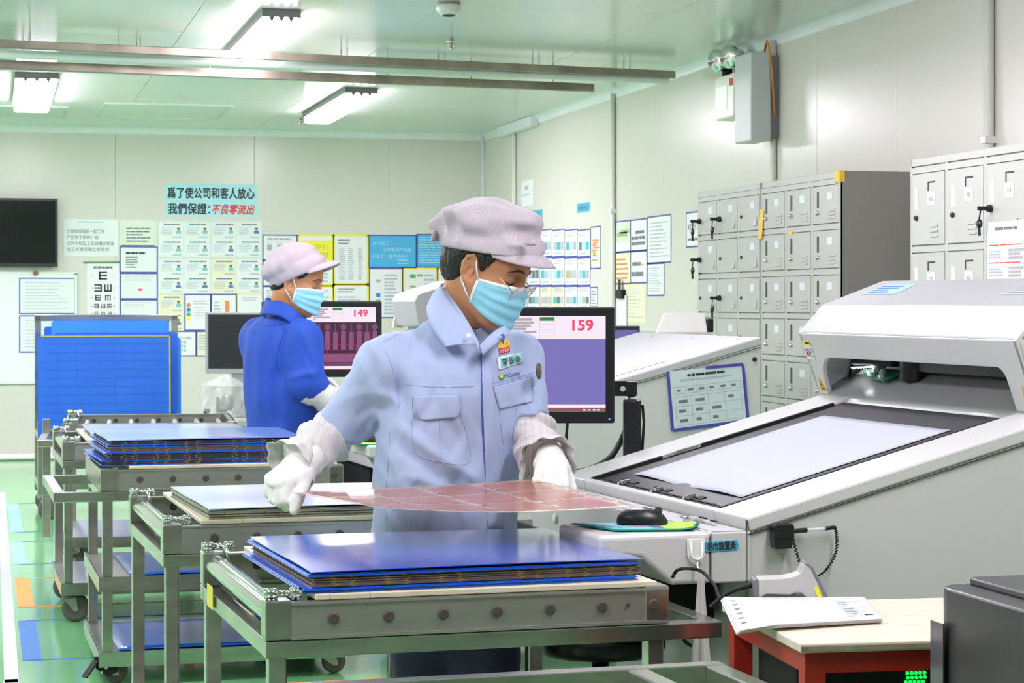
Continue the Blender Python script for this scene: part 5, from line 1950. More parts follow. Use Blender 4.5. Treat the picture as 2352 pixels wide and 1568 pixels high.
def wrap(s, q):
    a = 2 * PI * s
    r = 1 + .12 * math.sin(5 * a + 7 * q) + .08 * math.sin(11 * a - 9 * q)
    pr = (.3 + .7 * q / .25) if q < .25 else (1.0 - .25 * (q - .25) if q < .75 else .87 * (1 - (q - .75) / .25) + .05)
    return (.125 * r * pr * math.cos(a) - .01, .08 * r * pr * math.sin(a), .24 * q)


MB().grid(wrap, 40, 24, False).build('film', M_wrap, o)
MB().box((-.05, -.03, .0), (-.0, .03, .12)).build('column', M_steel2, o)
MB().lathe([(.03, .05), (.04, .06), (.04, .12), (.03, .13)], (.0, -.02, 0), seg=16).build('head', M_inner, o)
MB().box((-.118, -.02, 0), (-.09, .02, .055)).build('stand', M_rubber, o)
o = thing('magnifier_lamp', 'round black lamp on an upright, beside the blue coat', 'lamp', W(-1.28, 11.3, .70), RC)
MB().lathe([(.09, .0), (.1, .006), (.1, .042), (.09, .047), (.07, .047)], (-.0, 0, .145), seg=28).build('head', M_black, o)
MB().box((-.04, -.02, .02), (.03, .02, .15)).build('upright', M_matblack, o)
MB().box((-.06, -.06, 0), (.08, .06, .025)).build('base', M_black, o)

# things behind the plain machine
o = thing('white_cover', 'white tilted cover panel behind the plain machine, before the lockers', 'cover', W(.635, 9.35), math.radians(4))
MB().prism([(0, 0), (.24, 0), (.235, .085), (.045, .085)], (0, 0, 1.19), (1, 0, 0), (0, .25, 1), (0, .02, -.004)).build('panel', M_white, o, bevel=.002)
MB().box((0, 0, 0), (.26, .5, 1.19)).build('cabinet_body', M_mac, o)
MB().box((.243, .0, 1.19), (.27, .06, 1.25)).build('black_grip', M_black, o, bevel=.004)
o = thing('monitor', 'small dark screen with a purple picture behind the plain machine', 'screen', at(1392, 800, 9.45), RC)
MB().box((0, 0, -.02), (.15, .03, .1)).build('housing', M_black, o, bevel=.004)
MB().box((.008, -.001, -.015), (.142, .001, .082)).build('picture', SC['lav2'], o)
MB().box((.05, .0, -1.33 + 110 / F * 9.45 + .0), (.1, .03, -.02)).build('post', M_black, o)
o = thing('clip_notice', 'white papers held by a black clip on the right wall', 'papers', on_X(1432, 752, XR) + Vector((-.004, 0, 0)), -PI / 2)
MB().box((-.13, -.006, 0), (.1, 0, .22)).build('sheet', M_paper, o)
MB().box((-.09, -.03, .2), (.06, .002, .26)).build('clip', M_matblack, o, bevel=.005)
MB().box((-.04, -.025, .25), (.0, -.015, .33)).build('clip_lever', M_rubber, o)

# ------------------------------------------------------------------ bodies and clothes grown from distance fields
class Field:
    def __init__(self, xs, ys, zs):
        self.xs, self.ys, self.zs = (np.asarray(a, np.float32) for a in (xs, ys, zs))
        self.D = np.full((len(xs), len(ys), len(zs)), 1.0, np.float32)

    def sub(self, lo, hi):
        sl = []
        for a, l, h in zip((self.xs, self.ys, self.zs), lo, hi):
            i, j = np.searchsorted(a, l), np.searchsorted(a, h)
            sl.append(slice(max(i - 1, 0), min(j + 1, len(a))))
        return tuple(sl)

    def pts(self, sl):
        return self.xs[sl[0]][:, None, None], self.ys[sl[1]][None, :, None], self.zs[sl[2]][None, None, :]

    @staticmethod
    def smin(a, b, k):
        if k <= 0:
            return np.minimum(a, b)
        h = np.clip(.5 + .5 * (b - a) / k, 0, 1)
        return b + (a - b) * h - k * h * (1 - h)

    def put(self, sl, d, k, op='add'):
        if op == 'add':
            self.D[sl] = self.smin(self.D[sl], d, k)
        else:
            self.D[sl] = -self.smin(-self.D[sl], d, k)

    def cone(self, a, b, ra, rb, k=.02, op='add', flat=None):
        """rounded cone between a and b; flat=(axis, factor) squeezes it"""
        a, b = np.array(a, np.float32), np.array(b, np.float32)
        m = max(ra, rb) + k + .03
        sl = self.sub(np.minimum(a, b) - m, np.maximum(a, b) + m)
        X, Y, Z = self.pts(sl)
        ab = b - a
        L = float(ab @ ab) + 1e-9
        t = np.clip(((X - a[0]) * ab[0] + (Y - a[1]) * ab[1] + (Z - a[2]) * ab[2]) / L, 0, 1)
        dx, dy, dz = X - a[0] - t * ab[0], Y - a[1] - t * ab[1], Z - a[2] - t * ab[2]
        if flat is not None:
            n, f = np.array(flat[0], np.float32), flat[1]
            n = n / np.linalg.norm(n)
            q = (dx * n[0] + dy * n[1] + dz * n[2]) * (f - 1)
            dx, dy, dz = dx + q * n[0], dy + q * n[1], dz + q * n[2]
        self.put(sl, np.sqrt(dx * dx + dy * dy + dz * dz) - (ra + (rb - ra) * t), k, op)
        return self

    def chain(self, pts, rs, k=.02, op='add'):
        for i in range(len(pts) - 1):
            self.cone(pts[i], pts[i + 1], rs[i], rs[i + 1], k, op)
        return self

    def ell(self, c, r, k=.02, R=None, op='add'):
        """ellipsoid with half axes r; rows of R are its own axes"""
        c, r = np.array(c, np.float32), np.array(r, np.float32)
        m = float(r.max()) + k + .03
        sl = self.sub(c - m, c + m)
        X, Y, Z = self.pts(sl)
        X, Y, Z = X - c[0], Y - c[1], Z - c[2]
        if R is not None:
            R = np.array(R, np.float32)
            X, Y, Z = (R[i][0] * X + R[i][1] * Y + R[i][2] * Z for i in range(3))
        k0 = np.sqrt((X / r[0]) ** 2 + (Y / r[1]) ** 2 + (Z / r[2]) ** 2)
        k1 = np.sqrt((X / r[0] ** 2) ** 2 + (Y / r[1] ** 2) ** 2 + (Z / r[2] ** 2) ** 2) + 1e-6
        self.put(sl, k0 * (k0 - 1) / k1, k, op)
        return self

    def column(self, rows, ang, k=.02, power=2.0):
        """upright trunk: rows of (z, x, y, half width, half depth), its width axis turned by ang"""
        rows = np.array(sorted(rows), np.float32)
        z = self.zs
        i = slice(max(np.searchsorted(z, rows[0, 0] - .03), 0), min(np.searchsorted(z, rows[-1, 0] + .03), len(z)))
        sl = (slice(None), slice(None), i)
        X, Y, Z = self.pts(sl)
        g = lambda c: np.interp(z[i], rows[:, 0], rows[:, c]).astype(np.float32)[None, None, :]
        X, Y = X - g(1), Y - g(2)
        ca, sa = math.cos(ang), math.sin(ang)
        U, V = X * ca + Y * sa, -X * sa + Y * ca
        a, b = g(3), g(4)
        q = ((np.abs(U) / a) ** power + (np.abs(V) / b) ** power) ** (1 / power)
        g1 = np.sqrt((U / a ** 2) ** 2 + (V / b ** 2) ** 2) + 1e-6
        d = (q - 1) * np.maximum(q, .3) / np.maximum(g1, 1e-3)
        d = np.clip(d, -.2, .5)
        d = np.maximum(d, np.maximum(rows[0, 0] - Z, Z - rows[-1, 0]))
        self.put(sl, d, k)
        return self

    def plane(self, p, n, k=0.0, lo=None, hi=None):
        """cut away what lies on the side n points to"""
        p, n = np.array(p, np.float32), np.array(n, np.float32)
        n = n / np.linalg.norm(n)
        sl = self.sub(lo, hi) if lo is not None else (slice(None),) * 3
        X, Y, Z = self.pts(sl)
        d = (X - p[0]) * n[0] + (Y - p[1]) * n[1] + (Z - p[2]) * n[2]
        self.D[sl] = np.maximum(self.D[sl], d)
        return self

    def disp(self, fn):
        self.D += fn(*self.pts((slice(None),) * 3))
        return self

    def ridge(self, pts, amp, sig, front=None):
        """raise (amp > 0) or press in a fold along a line of points"""
        P = [np.array(p, np.float32) for p in pts]
        for a, b in zip(P, P[1:]):
            m = sig * 3
            sl = self.sub(np.minimum(a, b) - m, np.maximum(a, b) + m)
            X, Y, Z = self.pts(sl)
            ab = b - a
            L = float(ab @ ab) + 1e-9
            t = np.clip(((X - a[0]) * ab[0] + (Y - a[1]) * ab[1] + (Z - a[2]) * ab[2]) / L, 0, 1)
            d2 = (X - a[0] - t * ab[0]) ** 2 + (Y - a[1] - t * ab[1]) ** 2 + (Z - a[2] - t * ab[2]) ** 2
            self.D[sl] -= amp * np.exp(-d2 / (sig * sig)).astype(np.float32)
        return self

    def fold(self, pts, amp, sig, ymax=0.0, ymin=-1.0):
        """fold drawn over the near side: distance counted in x and z only"""
        P = [np.array((p[0], 0, p[1]), np.float32) for p in pts]
        best = None
        lo, hi = np.min(P, 0) - sig * 3, np.max(P, 0) + sig * 3
        lo[1], hi[1] = ymin, ymax
        sl = self.sub(lo, hi)
        X, Y, Z = self.pts(sl)
        for i, (a, b) in enumerate(zip(P, P[1:])):
            ab = b - a
            L = float(ab @ ab) + 1e-9
            t = np.clip(((X - a[0]) * ab[0] + (Z - a[2]) * ab[2]) / L, 0, 1)
            d2 = (X - a[0] - t * ab[0]) ** 2 + (Z - a[2] - t * ab[2]) ** 2
            w = (i + t) / (len(P) - 1)
            g = np.exp(-d2 / (sig * sig)) * np.clip(np.minimum(w, 1 - w) * 5, 0.0, 1)
            best = g if best is None else np.maximum(best, g)
        self.D[sl] -= (amp * best).astype(np.float32)
        return self

    def net(self):
        """surface of the field: one vertex for each crossed cell, joined by quads"""
        D = self.D
        s = D < 0
        cnt = np.zeros(tuple(n - 1 for n in D.shape), np.int8)
        for i in (0, 1):
            for j in (0, 1):
                for k in (0, 1):
                    cnt += s[i:i + cnt.shape[0], j:j + cnt.shape[1], k:k + cnt.shape[2]]
        act = (cnt > 0) & (cnt < 8)
        I = np.argwhere(act)
        idx = np.full(cnt.shape, -1, np.int32)
        idx[act] = np.arange(len(I), dtype=np.int32)
        cor = np.array([(i, j, k) for i in (0, 1) for j in (0, 1) for k in (0, 1)])
        G = I[:, None, :] + cor[None]
        V = D[G[..., 0], G[..., 1], G[..., 2]]
        PX = np.stack((self.xs[G[..., 0]], self.ys[G[..., 1]], self.zs[G[..., 2]]), -1)
        acc = np.zeros((len(I), 3), np.float32)
        n = np.zeros(len(I), np.float32)
        for a in range(8):
            for b in range(a + 1, 8):
                if np.abs(cor[a] - cor[b]).sum() != 1:
                    continue
                va, vb = V[:, a], V[:, b]
                m = (va < 0) != (vb < 0)
                t = np.where(m, va / np.where(m, va - vb, 1), 0)
                p = PX[:, a] + (PX[:, b] - PX[:, a]) * t[:, None]
                acc += p * m[:, None]
                n += m
        verts = acc / n[:, None]
        F_ = []
        for ax in range(3):
            o = [1, 2, 0][ax], [2, 0, 1][ax]
            a = [slice(1, -1)] * 3
            a[ax] = slice(0, -1)
            b = [slice(1, -1)] * 3
            b[ax] = slice(1, None)
            sa, sb = s[tuple(a)], s[tuple(b)]
            E = np.argwhere(sa != sb)
            flip = sa[tuple(E.T)]
            off = np.array([1, 1, 1])
            off[ax] = 0
            E = E + off
            q = []
            for du, dv in ((0, 0), (-1, 0), (-1, -1), (0, -1)):
                c = E.copy()
                c[:, o[0]] += du
                c[:, o[1]] += dv
                q.append(idx[c[:, 0], c[:, 1], c[:, 2]])
            q = np.stack(q, 1)
            q = np.where(flip[:, None], q, q[:, ::-1])
            F_.append(q[(q >= 0).all(1)])
        return verts, np.concatenate(F_)

    def build(self, name, m, parent=None, smooth=0):
        v, f = self.net()
        me = bpy.data.meshes.new(name)
        me.vertices.add(len(v))
        me.vertices.foreach_set('co', v.astype(np.float32).ravel())
        me.loops.add(len(f) * 4)
        me.loops.foreach_set('vertex_index', f.astype(np.int32).ravel())
        me.polygons.add(len(f))
        me.polygons.foreach_set('loop_start', np.arange(0, len(f) * 4, 4, dtype=np.int32))
        me.polygons.foreach_set('use_smooth', np.ones(len(f), bool))
        me.update(calc_edges=True)
        for q in (m if isinstance(m, (list, tuple)) else [m]):
            me.materials.append(q)
        o = link(name, me, None, parent)
        if smooth:
            q = o.modifiers.new('smooth', 'SMOOTH')
            q.iterations = smooth
            q.factor = .5
        return o


_N3 = RNG.standard_normal((24, 24, 24)).astype(np.float32)


def noise3(X, Y, Z, sx, sy, sz, seed=0):
    """soft random field, about -1..1, with its own scale on each axis"""
    def w(a, s, q):
        t = a / s + q + 1000
        i = np.floor(t)
        f = t - i
        return i.astype(np.int32) % 24, f * f * (3 - 2 * f)
    xi, xf = w(X, sx, seed * 3.1)
    yi, yf = w(Y, sy, seed * 1.7)
    zi, zf = w(Z, sz, seed * 2.3)
    o = 0
    for i in (0, 1):
        for j in (0, 1):
            for k in (0, 1):
                o = o + _N3[(xi + i) % 24, (yi + j) % 24, (zi + k) % 24] * (xf if i else 1 - xf) * (yf if j else 1 - yf) * (zf if k else 1 - zf)
    return (o * .8).astype(np.float32)


def axis_(lo, hi, h, fine=()):
    """grid line positions from lo to hi, step h, finer within the given (lo, hi, step) spans"""
    out, x = [lo], lo
    while x < hi:
        s = h
        for a, b, q in fine:
            if a <= x <= b:
                s = min(s, q)
        x += s
        out.append(x)
    return out


def bvh_of(o):
    me = o.data
    return BVHTree.FromPolygons([v.co for v in me.vertices], [tuple(p.vertices) for p in me.polygons])


class Cloth:
    """lays flat pieces on the camera side (-y) of a garment, in the figure's own x,z"""

    def __init__(self, objs, d=(0, 1, 0)):
        self.t = [bvh_of(o) for o in objs]
        self.d = Vector(d)

    def __call__(self, x, z, off=.003):
        best = None
        for t in self.t:
            h = t.ray_cast(Vector((x, 0, z)) - self.d * 1.5, self.d)
            if h[0] is not None and (best is None or (h[0] - Vector((x, 0, z))).dot(self.d) < (best - Vector((x, 0, z))).dot(self.d)):
                best = h[0]
        return (best if best is not None else Vector((x, 0, z))) - self.d * off

    def patch(self, name, corners, m, parent, off=.003, th=.002, n=10, round_=0.0):
        """corners (x,z): top left, top right, bottom right, bottom left"""
        c = [Vector(q) for q in corners]
        mb = MB()

        def fn(s, q):
            if round_ and q > 1 - round_:
                k = 1 - math.sqrt(max(0, 1 - ((q - 1 + round_) / round_) ** 2))
                s = .5 + (s - .5) * (1 - k * .25)
            p = c[0].lerp(c[1], s).lerp(c[3].lerp(c[2], s), q)
            return self(p.x, p.y, off)
        mb.grid(fn, n, n)
        o = mb.build(name, m, parent, solid=th)
        return o

    def line(self, name, pts, m, parent, r=.0012, off=.0008, n=8, seg=6):
        P = [Vector((q[0], 0, q[1])) for q in pts]
        sp = spline(P, n) if len(P) > 2 else [P[0].lerp(P[1], k / n) for k in range(n + 1)]
        return MB().tube([self(p.x, p.z, off) for p in sp], r, seg).build(name, m, parent)

    def text(self, name, txt, size, m, parent, x, z, width, rot=0, off=.004, bold=.0):
        me = text_mesh(txt, size, bold=bold)
        xs = [v.co.x for v in me.vertices]
        k = width / (max(xs) - min(xs))
        for v in me.vertices:
            a, b = (v.co.x - min(xs)) * k, v.co.z
            v.co = self(x + a * math.cos(rot) - b * math.sin(rot), z + a * math.sin(rot) + b * math.cos(rot), off)
        return link(name, me, m, parent)


M_skin = mat('skin', 'bd8660', 0.48, spec=0.35, noise=0.04, nscale=25)
M_hair = mat('black_hair', '14110f', 0.42, noise=.3, nscale=60, bump=.4, bscale=200)
M_mask = mat('mask_blue', '8fd3e6', 0.75, noise=.02, nscale=40)
M_maskw = mat('mask_white_edge', 'e4eef2', 0.75)
M_cap = weave('cap_check', 'cdc2cb', 'b7abb7', 420, kind='check')
M_glove = mat('white_glove', 'e9e8e6', .85, noise=.03, nscale=40, bump=.1, bscale=250)
M_sleeve = weave('white_sleeve', 'dddad8', 'cdc7c8', 85, axis='X')
M_shirt = weave('light_blue_shirt', 'b2c0e0', 'a3b3d8', 190, axis='X')
M_seamb = mat('shirt_seam', '8ea4d0', .8)
M_coat = mat('royal_blue_coat', '1245aa', .75, noise=.05, nscale=20)
M_coatd = mat('royal_blue_seam', '123a98', .8)
M_navy = mat('navy_trousers', '2e3450', .8, noise=.08, nscale=15)
M_shoe = mat('pale_work_shoe', 'd6d6d4', .6)
M_brow = mat('brow_hair', '3c2a21', .7)
M_lip = mat('lash', '1c1411', .6)
M_gold = mat('rose_gold', 'd2a69a', .25, metal=.9)
M_lens = mat('lens_glass', 'e9e0ea', .05, alpha=.25, spec=.8)


class Head:
    """skull frame: f forward, r to the figure's right, u up; o midway between the ears"""

    def __init__(self, o, yaw, pitch, roll=0.0, s=1.0):
        self.o, self.s = Vector(o), s
        f = Vector((math.sin(yaw) * math.cos(pitch), -math.cos(yaw) * math.cos(pitch), -math.sin(pitch)))
        r = Vector((-math.cos(yaw), -math.sin(yaw), 0))
        u = r.cross(f)
        q = Matrix.Rotation(roll, 3, f)
        self.f, self.r, self.u = f, q @ r, q @ u
        self.R = [self.f, self.r, self.u]

    def p(self, f, r, u):
        return self.o + (self.f * f + self.r * r + self.u * u) * self.s

    def loc(self, v):
        v = v - self.o
        return v.dot(self.f) / self.s, v.dot(self.r) / self.s, v.dot(self.u) / self.s

    def face(self, F_, k=1.0):
        s = self.s
        e = lambda c, r, kk, op='add', R=None: F_.ell(self.p(*c), [a * s for a in r], kk * s, R or self.R, op)
        c = lambda a, b, ra, rb, kk, op='add': F_.cone(self.p(*a), self.p(*b), ra * s, rb * s, kk * s, op)
        e((-.008, 0, .058), (.098, .077, .088), .02)
        e((.03, 0, .03), (.068, .066, .08), .03)
        e((.045, 0, -.035), (.052, .058, .066), .03)
        e((.06, 0, -.075), (.034, .038, .036), .03)
        c((.082, -.012, -.092), (.082, .012, -.092), .017, .017, .025)
        for q in (-1, 1):
            e((.062, q * .042, -.022), (.03, .024, .028), .025)          # cheek
            c((.008, q * .058, -.03), (.066, q * .032, -.088), .02, .016, .03)  # jaw
            c((.088, q * .012, .034), (.074, q * .048, .032), .011, .009, .018)  # brow
            e((.098, q * .033, .011), (.012, .02, .013), .014, 'cut')     # socket
            e((.078, q * .032, .009), (.0145, .0155, .0125), .004)        # closed lid
        c((.094, 0, .022), (.112, 0, -.022), .0075, .0105, .014)          # nose
        for q in (-1, 1):
            e((.100, q * .011, -.028), (.011, .008, .008), .008)
        c((.092, -.016, -.056), (.092, .016, -.056), .009, .009, .012)    # lips
        for q in (-1, 1):
            Q = [self.f * .88 - self.u * .0 - self.r * .35 * q, self.r * q + self.f * .35, self.u]
            Q = [v.normalized() for v in Q]
            e((-.003, q * .073, .0), (.018, .006, .03), .006, 'add', Q)
            rim = [(.010, .0755, .010), (.009, .0775, .024), (-.001, .0805, .0325), (-.013, .083, .026), (-.0175, .0835, .008), (-.0135, .082, -.012), (-.004, .079, -.027), (.003, .0765, -.031)]
            for (a0, b0, c0), (a1, b1, c1) in zip(rim, rim[1:]):
                c((a0, q * b0, c0), (a1, q * b1, c1), .0043, .0043, .003)
            c((-.003, q * .0785, -.026), (.002, q * .0765, -.03), .006, .0055, .004)
            c((-.008, q * .0795, .014), (-.009, q * .079, -.008), .0035, .0035, .003)
            c((.009, q * .0765, -.002), (.007, q * .0765, -.012), .0035, .004, .003)
            e((.001, q * .0795, -.002), (.006, .0055, .0085), .003, 'cut', Q)


def face_details(H, parent, body):
    t_ = bvh_of(body)

    def on_face(r, u, off):
        a = H.p(.25, r * 1.25, u)
        h = t_.ray_cast(a, (H.p(.05, r, u) - a).normalized())
        return (h[0] if h[0] is not None else H.p(.09, r, u)) + H.f * off

    """brows, lashes, closed by the photographer's side"""
    for q in (-1, 1):
        mb = MB()
        pts = [on_face(q * (.013 + .042 * t), .0335 + .006 * math.sin(PI * min(1, t * 1.1)) - .006 * t, .0) for t in (0, .2, .4, .6, .8, 1)]
        mb.tube(pts, [.002 * H.s, .003 * H.s, .0032 * H.s, .0028 * H.s, .002 * H.s, .001 * H.s], 8)
        mb.build('eyebrow', M_brow, parent)
        mb = MB()
        pts = [on_face(q * (.018 + .031 * t), .0045 - .005 * math.sin(PI * t), .0006) for t in (0, .12, .25, .4, .55, .7, .85, 1)]
        mb.tube(pts, [.0013 * H.s] * 8, 6)
        mb.build('lashes', M_lip, parent)


def mask_on(H, body, parent):
    """pleated face mask with a white border and ear loops"""
    s = H.s
    t = bvh_of(body)
    ax = lambda f, r, u: H.p(f, r, u)

    def surf(a, v, off):
        """a: angle across the face (-1..1), v: 0 top .. 1 bottom"""
        th = a * 1.42
        uu = .004 - .108 * v - .016 * abs(a) ** 1.5 * (1 - v) + .034 * abs(a) ** 1.6 * v
        c = H.p(.015, 0, uu)
        d = (H.f * math.cos(th) + H.r * math.sin(th)).normalized()
        h = t.ray_cast(c + d * .3, -d)
        rr = (h[0] - c).length if h[0] is not None else .08
        want = (.108 - .014 * abs(v - .42) - .046 * abs(a) ** 1.9) * s
        return c + d * (max(rr + .002, want if abs(a) < .8 else min(want, rr + .012)) + off)

    pl = lambda v: .0016 * math.sin(v * PI * 2 * 3.5) * s
    MB().grid(lambda x, v: surf(x * 2 - 1, .07 + .9 * v, pl(v) * (1 - abs(x * 2 - 1) ** 2)), 36, 26).build('mask', M_mask, parent, solid=.0015)
    MB().grid(lambda x, v: surf(x * 2 - 1, .0 + .09 * v, .0012), 36, 3).build('mask_border', M_maskw, parent, solid=.0015)
    for q in (-1, 1):
        MB().grid(lambda x, v: surf(q * (.95 + .06 * x), v, .0012), 3, 16).build('mask_border', M_maskw, parent, solid=.0015)
        ear_t, ear_b = H.p(.006, q * .08, .03), H.p(-.006, q * .082, -.03)
        a, b = surf(q * .98, .05, .001), surf(q * .98, .93, .001)
        m1 = (a + ear_t) / 2
        MB().tube([a, a.lerp(ear_t, .5) + H.r * q * .004, ear_t, H.p(-.014, q * .079, .02)], .0019 * s, 8).build('ear_loop', M_maskw, parent)
        MB().tube([b, b.lerp(ear_b, .5) + H.r * q * .004, ear_b, H.p(-.016, q * .079, -.012)], .0019 * s, 8).build('ear_loop', M_maskw, parent)


def cap_on(C, H, parent, rx, puff, m, visor, seed, back=.0, band_h=.036, strap=True, ru=.085):
    """work cap in frame C (o: centre of the band's lower edge)"""
    s = C.s
    lo = np.array(C.o) - .24
    hi = np.array(C.o) + .24
    h = .0042
    F_ = Field(*(np.arange(lo[i], hi[i], h) for i in range(3)))
    R = C.R
    F_.ell(C.p(-.010 + back, 0, .07), [rx[0] * s, rx[1] * s, ru * .9 * s], .01, R)
    F_.ell(C.p(-.04 + back, 0, .062), [rx[0] * .86 * s, rx[1] * 1.04 * s, ru * .68 * s], .03, R)
    for k in range(8):
        F_.ell(C.p(0, 0, band_h * (k + .5) / 8), [.103 * s, .083 * s, .012 * s], .012, R)

    def fold(X, Y, Z):
        v = [X - C.o.x, Y - C.o.y, Z - C.o.z]
        f, r, u = (sum(a * b for a, b in zip(v, w)) for w in C.R)
        ang = np.arctan2(r, f)
        k = np.exp(-((u - .06) / .045) ** 2)
        rad = np.cos(ang * 11 + 2.2 * np.sin(ang * 2 + seed)) * .5 + np.cos(ang * 5 + seed * 2 + 9 * u) * .5
        return (-puff * (rad * k * .8 + noise3(f, r, u, .05, .05, .03, seed) * .9 * np.clip(u / .04, 0, 1))).astype(np.float32)
    F_.disp(fold)
    F_.ell(H.p(-.008, 0, .058), [.106 * s, .086 * s, .097 * s], .03, H.R)
    F_.ell(H.p(.03, 0, .035), [.0765 * s, .0755 * s, .088 * s], .03, H.R)
    # the overhang of the crown above the band
    F_.plane(C.p(0, 0, -.001), -C.u)
    o = F_.build('cap', m, parent, 1)
    # visor
    def vis(x, q):
        a = (x * 2 - 1) * 1.3
        base = C.p(.11 * math.cos(a), .091 * math.sin(a), .014 - .006 * math.cos(a))
        tip = C.p(.108 * math.cos(a) + visor * math.cos(a * .62) * (1 - .55 * abs(x * 2 - 1) ** 2.2), .091 * math.sin(a) * 1.0, .012 - visor * (.48 + .18 * abs(x * 2 - 1)) * (1 - .45 * abs(x * 2 - 1) ** 3))
        b = base.lerp(tip, q)
        return b + C.u * (.010 * math.sin(PI * q) * math.cos(a))
    MB().grid(vis, 28, 8).build('visor', m, o, solid=.003)
    bnd = MB()
    bnd.grid(lambda x, q: C.p((.1085) * math.cos(PI * (1 - 2 * x)), .0895 * math.sin(PI * (1 - 2 * x)), -.002 + (band_h - .002) * q), 64, 4)
    bnd.build('band', m, o, solid=.003)
    MB().tube([vis(k / 20, .0) + C.u * .004 + C.f * .002 for k in range(21)], .0012, 6).build('visor_seam', mat('cap_seam', 'a495a0', .8), o)
    if strap:
        st = MB()
        st.grid(lambda x, q: C.p(-.1 - .016 * math.cos((x - .5) * 1.0) , (x - .5) * .14, .006 + .024 * q), 10, 3)
        st.build('adjuster_strap', mat('clear_strap', 'cfc9cd', .35), o, solid=.003)
        d = MB()
        for k in range(4):
            d.lathe([(.0022, 0), (.0022, .001)], C.p(-.117, .02 + .012 * k, .018), -C.f, 8)
        d.build('stud', M_white, o)
    return o


def hand(F_, wrist, fwd, up, curls, side, k=.006, spread=.0, s=1.0, thumb=(.6, .5), fat=1.0):
    """palm and five fingers. fwd: knuckle direction, up: back of the hand; curls: bend for each of 4 fingers (radians per joint); side: +1 thumb on fwd x up side"""
    fwd, up = Vector(fwd).normalized(), Vector(up)
    up = (up - fwd * up.dot(fwd)).normalized()
    lat = fwd.cross(up) * side
    wrist = Vector(wrist)
    P = lambda a, b, c: wrist + (fwd * a + lat * b + up * c) * s
    R = [fwd, lat, up]
    F_.ell(P(.045, 0, 0), (.05 * s * fat, .041 * s * fat, .0155 * s * fat), .012, R)
    F_.cone(P(-.03, 0, 0), P(.02, 0, 0), .027 * s * fat, .027 * s * fat, .015)
    F_.cone(P(.02, .02, -.006), P(.05, .034, -.008), .017 * s * fat, .014 * s * fat, .012)
    lens = ((.042, .025, .02), (.046, .028, .022), (.043, .026, .021), (.034, .02, .018))
    for i in range(4):
        b = .03 - .0195 * i
        p = P(.082 - .004 * abs(i - 1.3), b, .002)
        ang = 0
        d = (fwd + lat * (spread * (1.5 - i))).normalized()
        r = (.0098, .0098, .0095, .0085)[i] * s * fat
        prev = P(.05, b * .9, .002)
        F_.cone(prev, p, r * 1.15, r * 1.08, k)
        for j in range(3):
            ang += curls[i] * (1, 1.15, .8)[j]
            dd = d * math.cos(ang) - up * math.sin(ang)
            q = p + dd * lens[i][j] * s
            F_.cone(p, q, r * (1.04 - .1 * j), r * (.95 - .12 * j), k * .5)
            p = q
    # thumb from the side of the palm
    p = P(.022, .03, -.008)
    a, b = thumb
    d1 = (fwd * math.cos(a) + lat * math.sin(a) * .8 - up * .35).normalized()
    q = p + d1 * .042 * s
    F_.cone(p, q, .0155 * s * fat, .012 * s * fat, k)
    d2 = (d1 * math.cos(b) + (fwd * .6 - up * .5 - lat * .4).normalized() * math.sin(b)).normalized()
    q2 = q + d2 * .034 * s
    F_.cone(q, q2, .0118 * s * fat, .0108 * s * fat, k)
    F_.cone(q2, q2 + (d2 * .9 - up * .25).normalized() * .024 * s, .0108 * s * fat, .0085 * s * fat, k)
    return F_

# ------------------------------------------------------------------ the worker in front
def frame_fn(xc, zc):
    def fn(u, v, y=0.0):
        d = zc + y
        return Vector(((u - 1176) / F * d - xc, y, CAMH - (v - 690) / F * d))
    return fn


PX, PZ = -.169, 5.3
L = frame_fn(PX, PZ)
per = thing('person', 'worker in light blue shirt, lilac cap, blue mask and glasses, lowering a copper coloured panel', 'person', W(PX, PZ), RC)

H = Head(L(1109, 618, -.02), math.radians(68), math.radians(24), 0, 1.08)
nb = L(1050, 748, .03)                       # base of the neck
shR, elR, wrR = L(888, 832, -.07), L(782, 992, .03), L(674, 1072, -.14)
shL, elL, wrL = L(1192, 815, .085), L(1218, 985, .05), L(1262, 1050, -.105)


def trunk(rows, ang, grow=0.0, depth=1.0):
    out = []
    c, s = math.cos(ang), math.sin(ang)
    for z, l, r, b, y in rows:
        half = (r - l) / 2
        a = math.sqrt(max(.0009, half ** 2 - (b * s) ** 2)) / abs(c)
        out.append((z, (l + r) / 2, y, a + grow, b * depth + grow))
    return out


ANG = math.radians(35)
ROWS = [(.56, -.18, .195, .125, .0), (.66, -.172, .186, .122, 0), (.75, -.168, .178, .118, 0), (.83, -.169, .178, .116, 0), (.887, -.17, .18, .116, 0), (.95, -.165, .186, .118, 0), (.995, -.158, .19, .12, 0), (1.05, -.15, .193, .122, 0),
        (1.10, -.142, .198, .122, .0), (1.15, -.135, .2, .116, .004), (1.18, -.127, .198, .108, .008), (1.205, -.11, .185, .095, .012), (1.23, -.075, .16, .08, .018), (1.255, -.035, .12, .06, .025)]

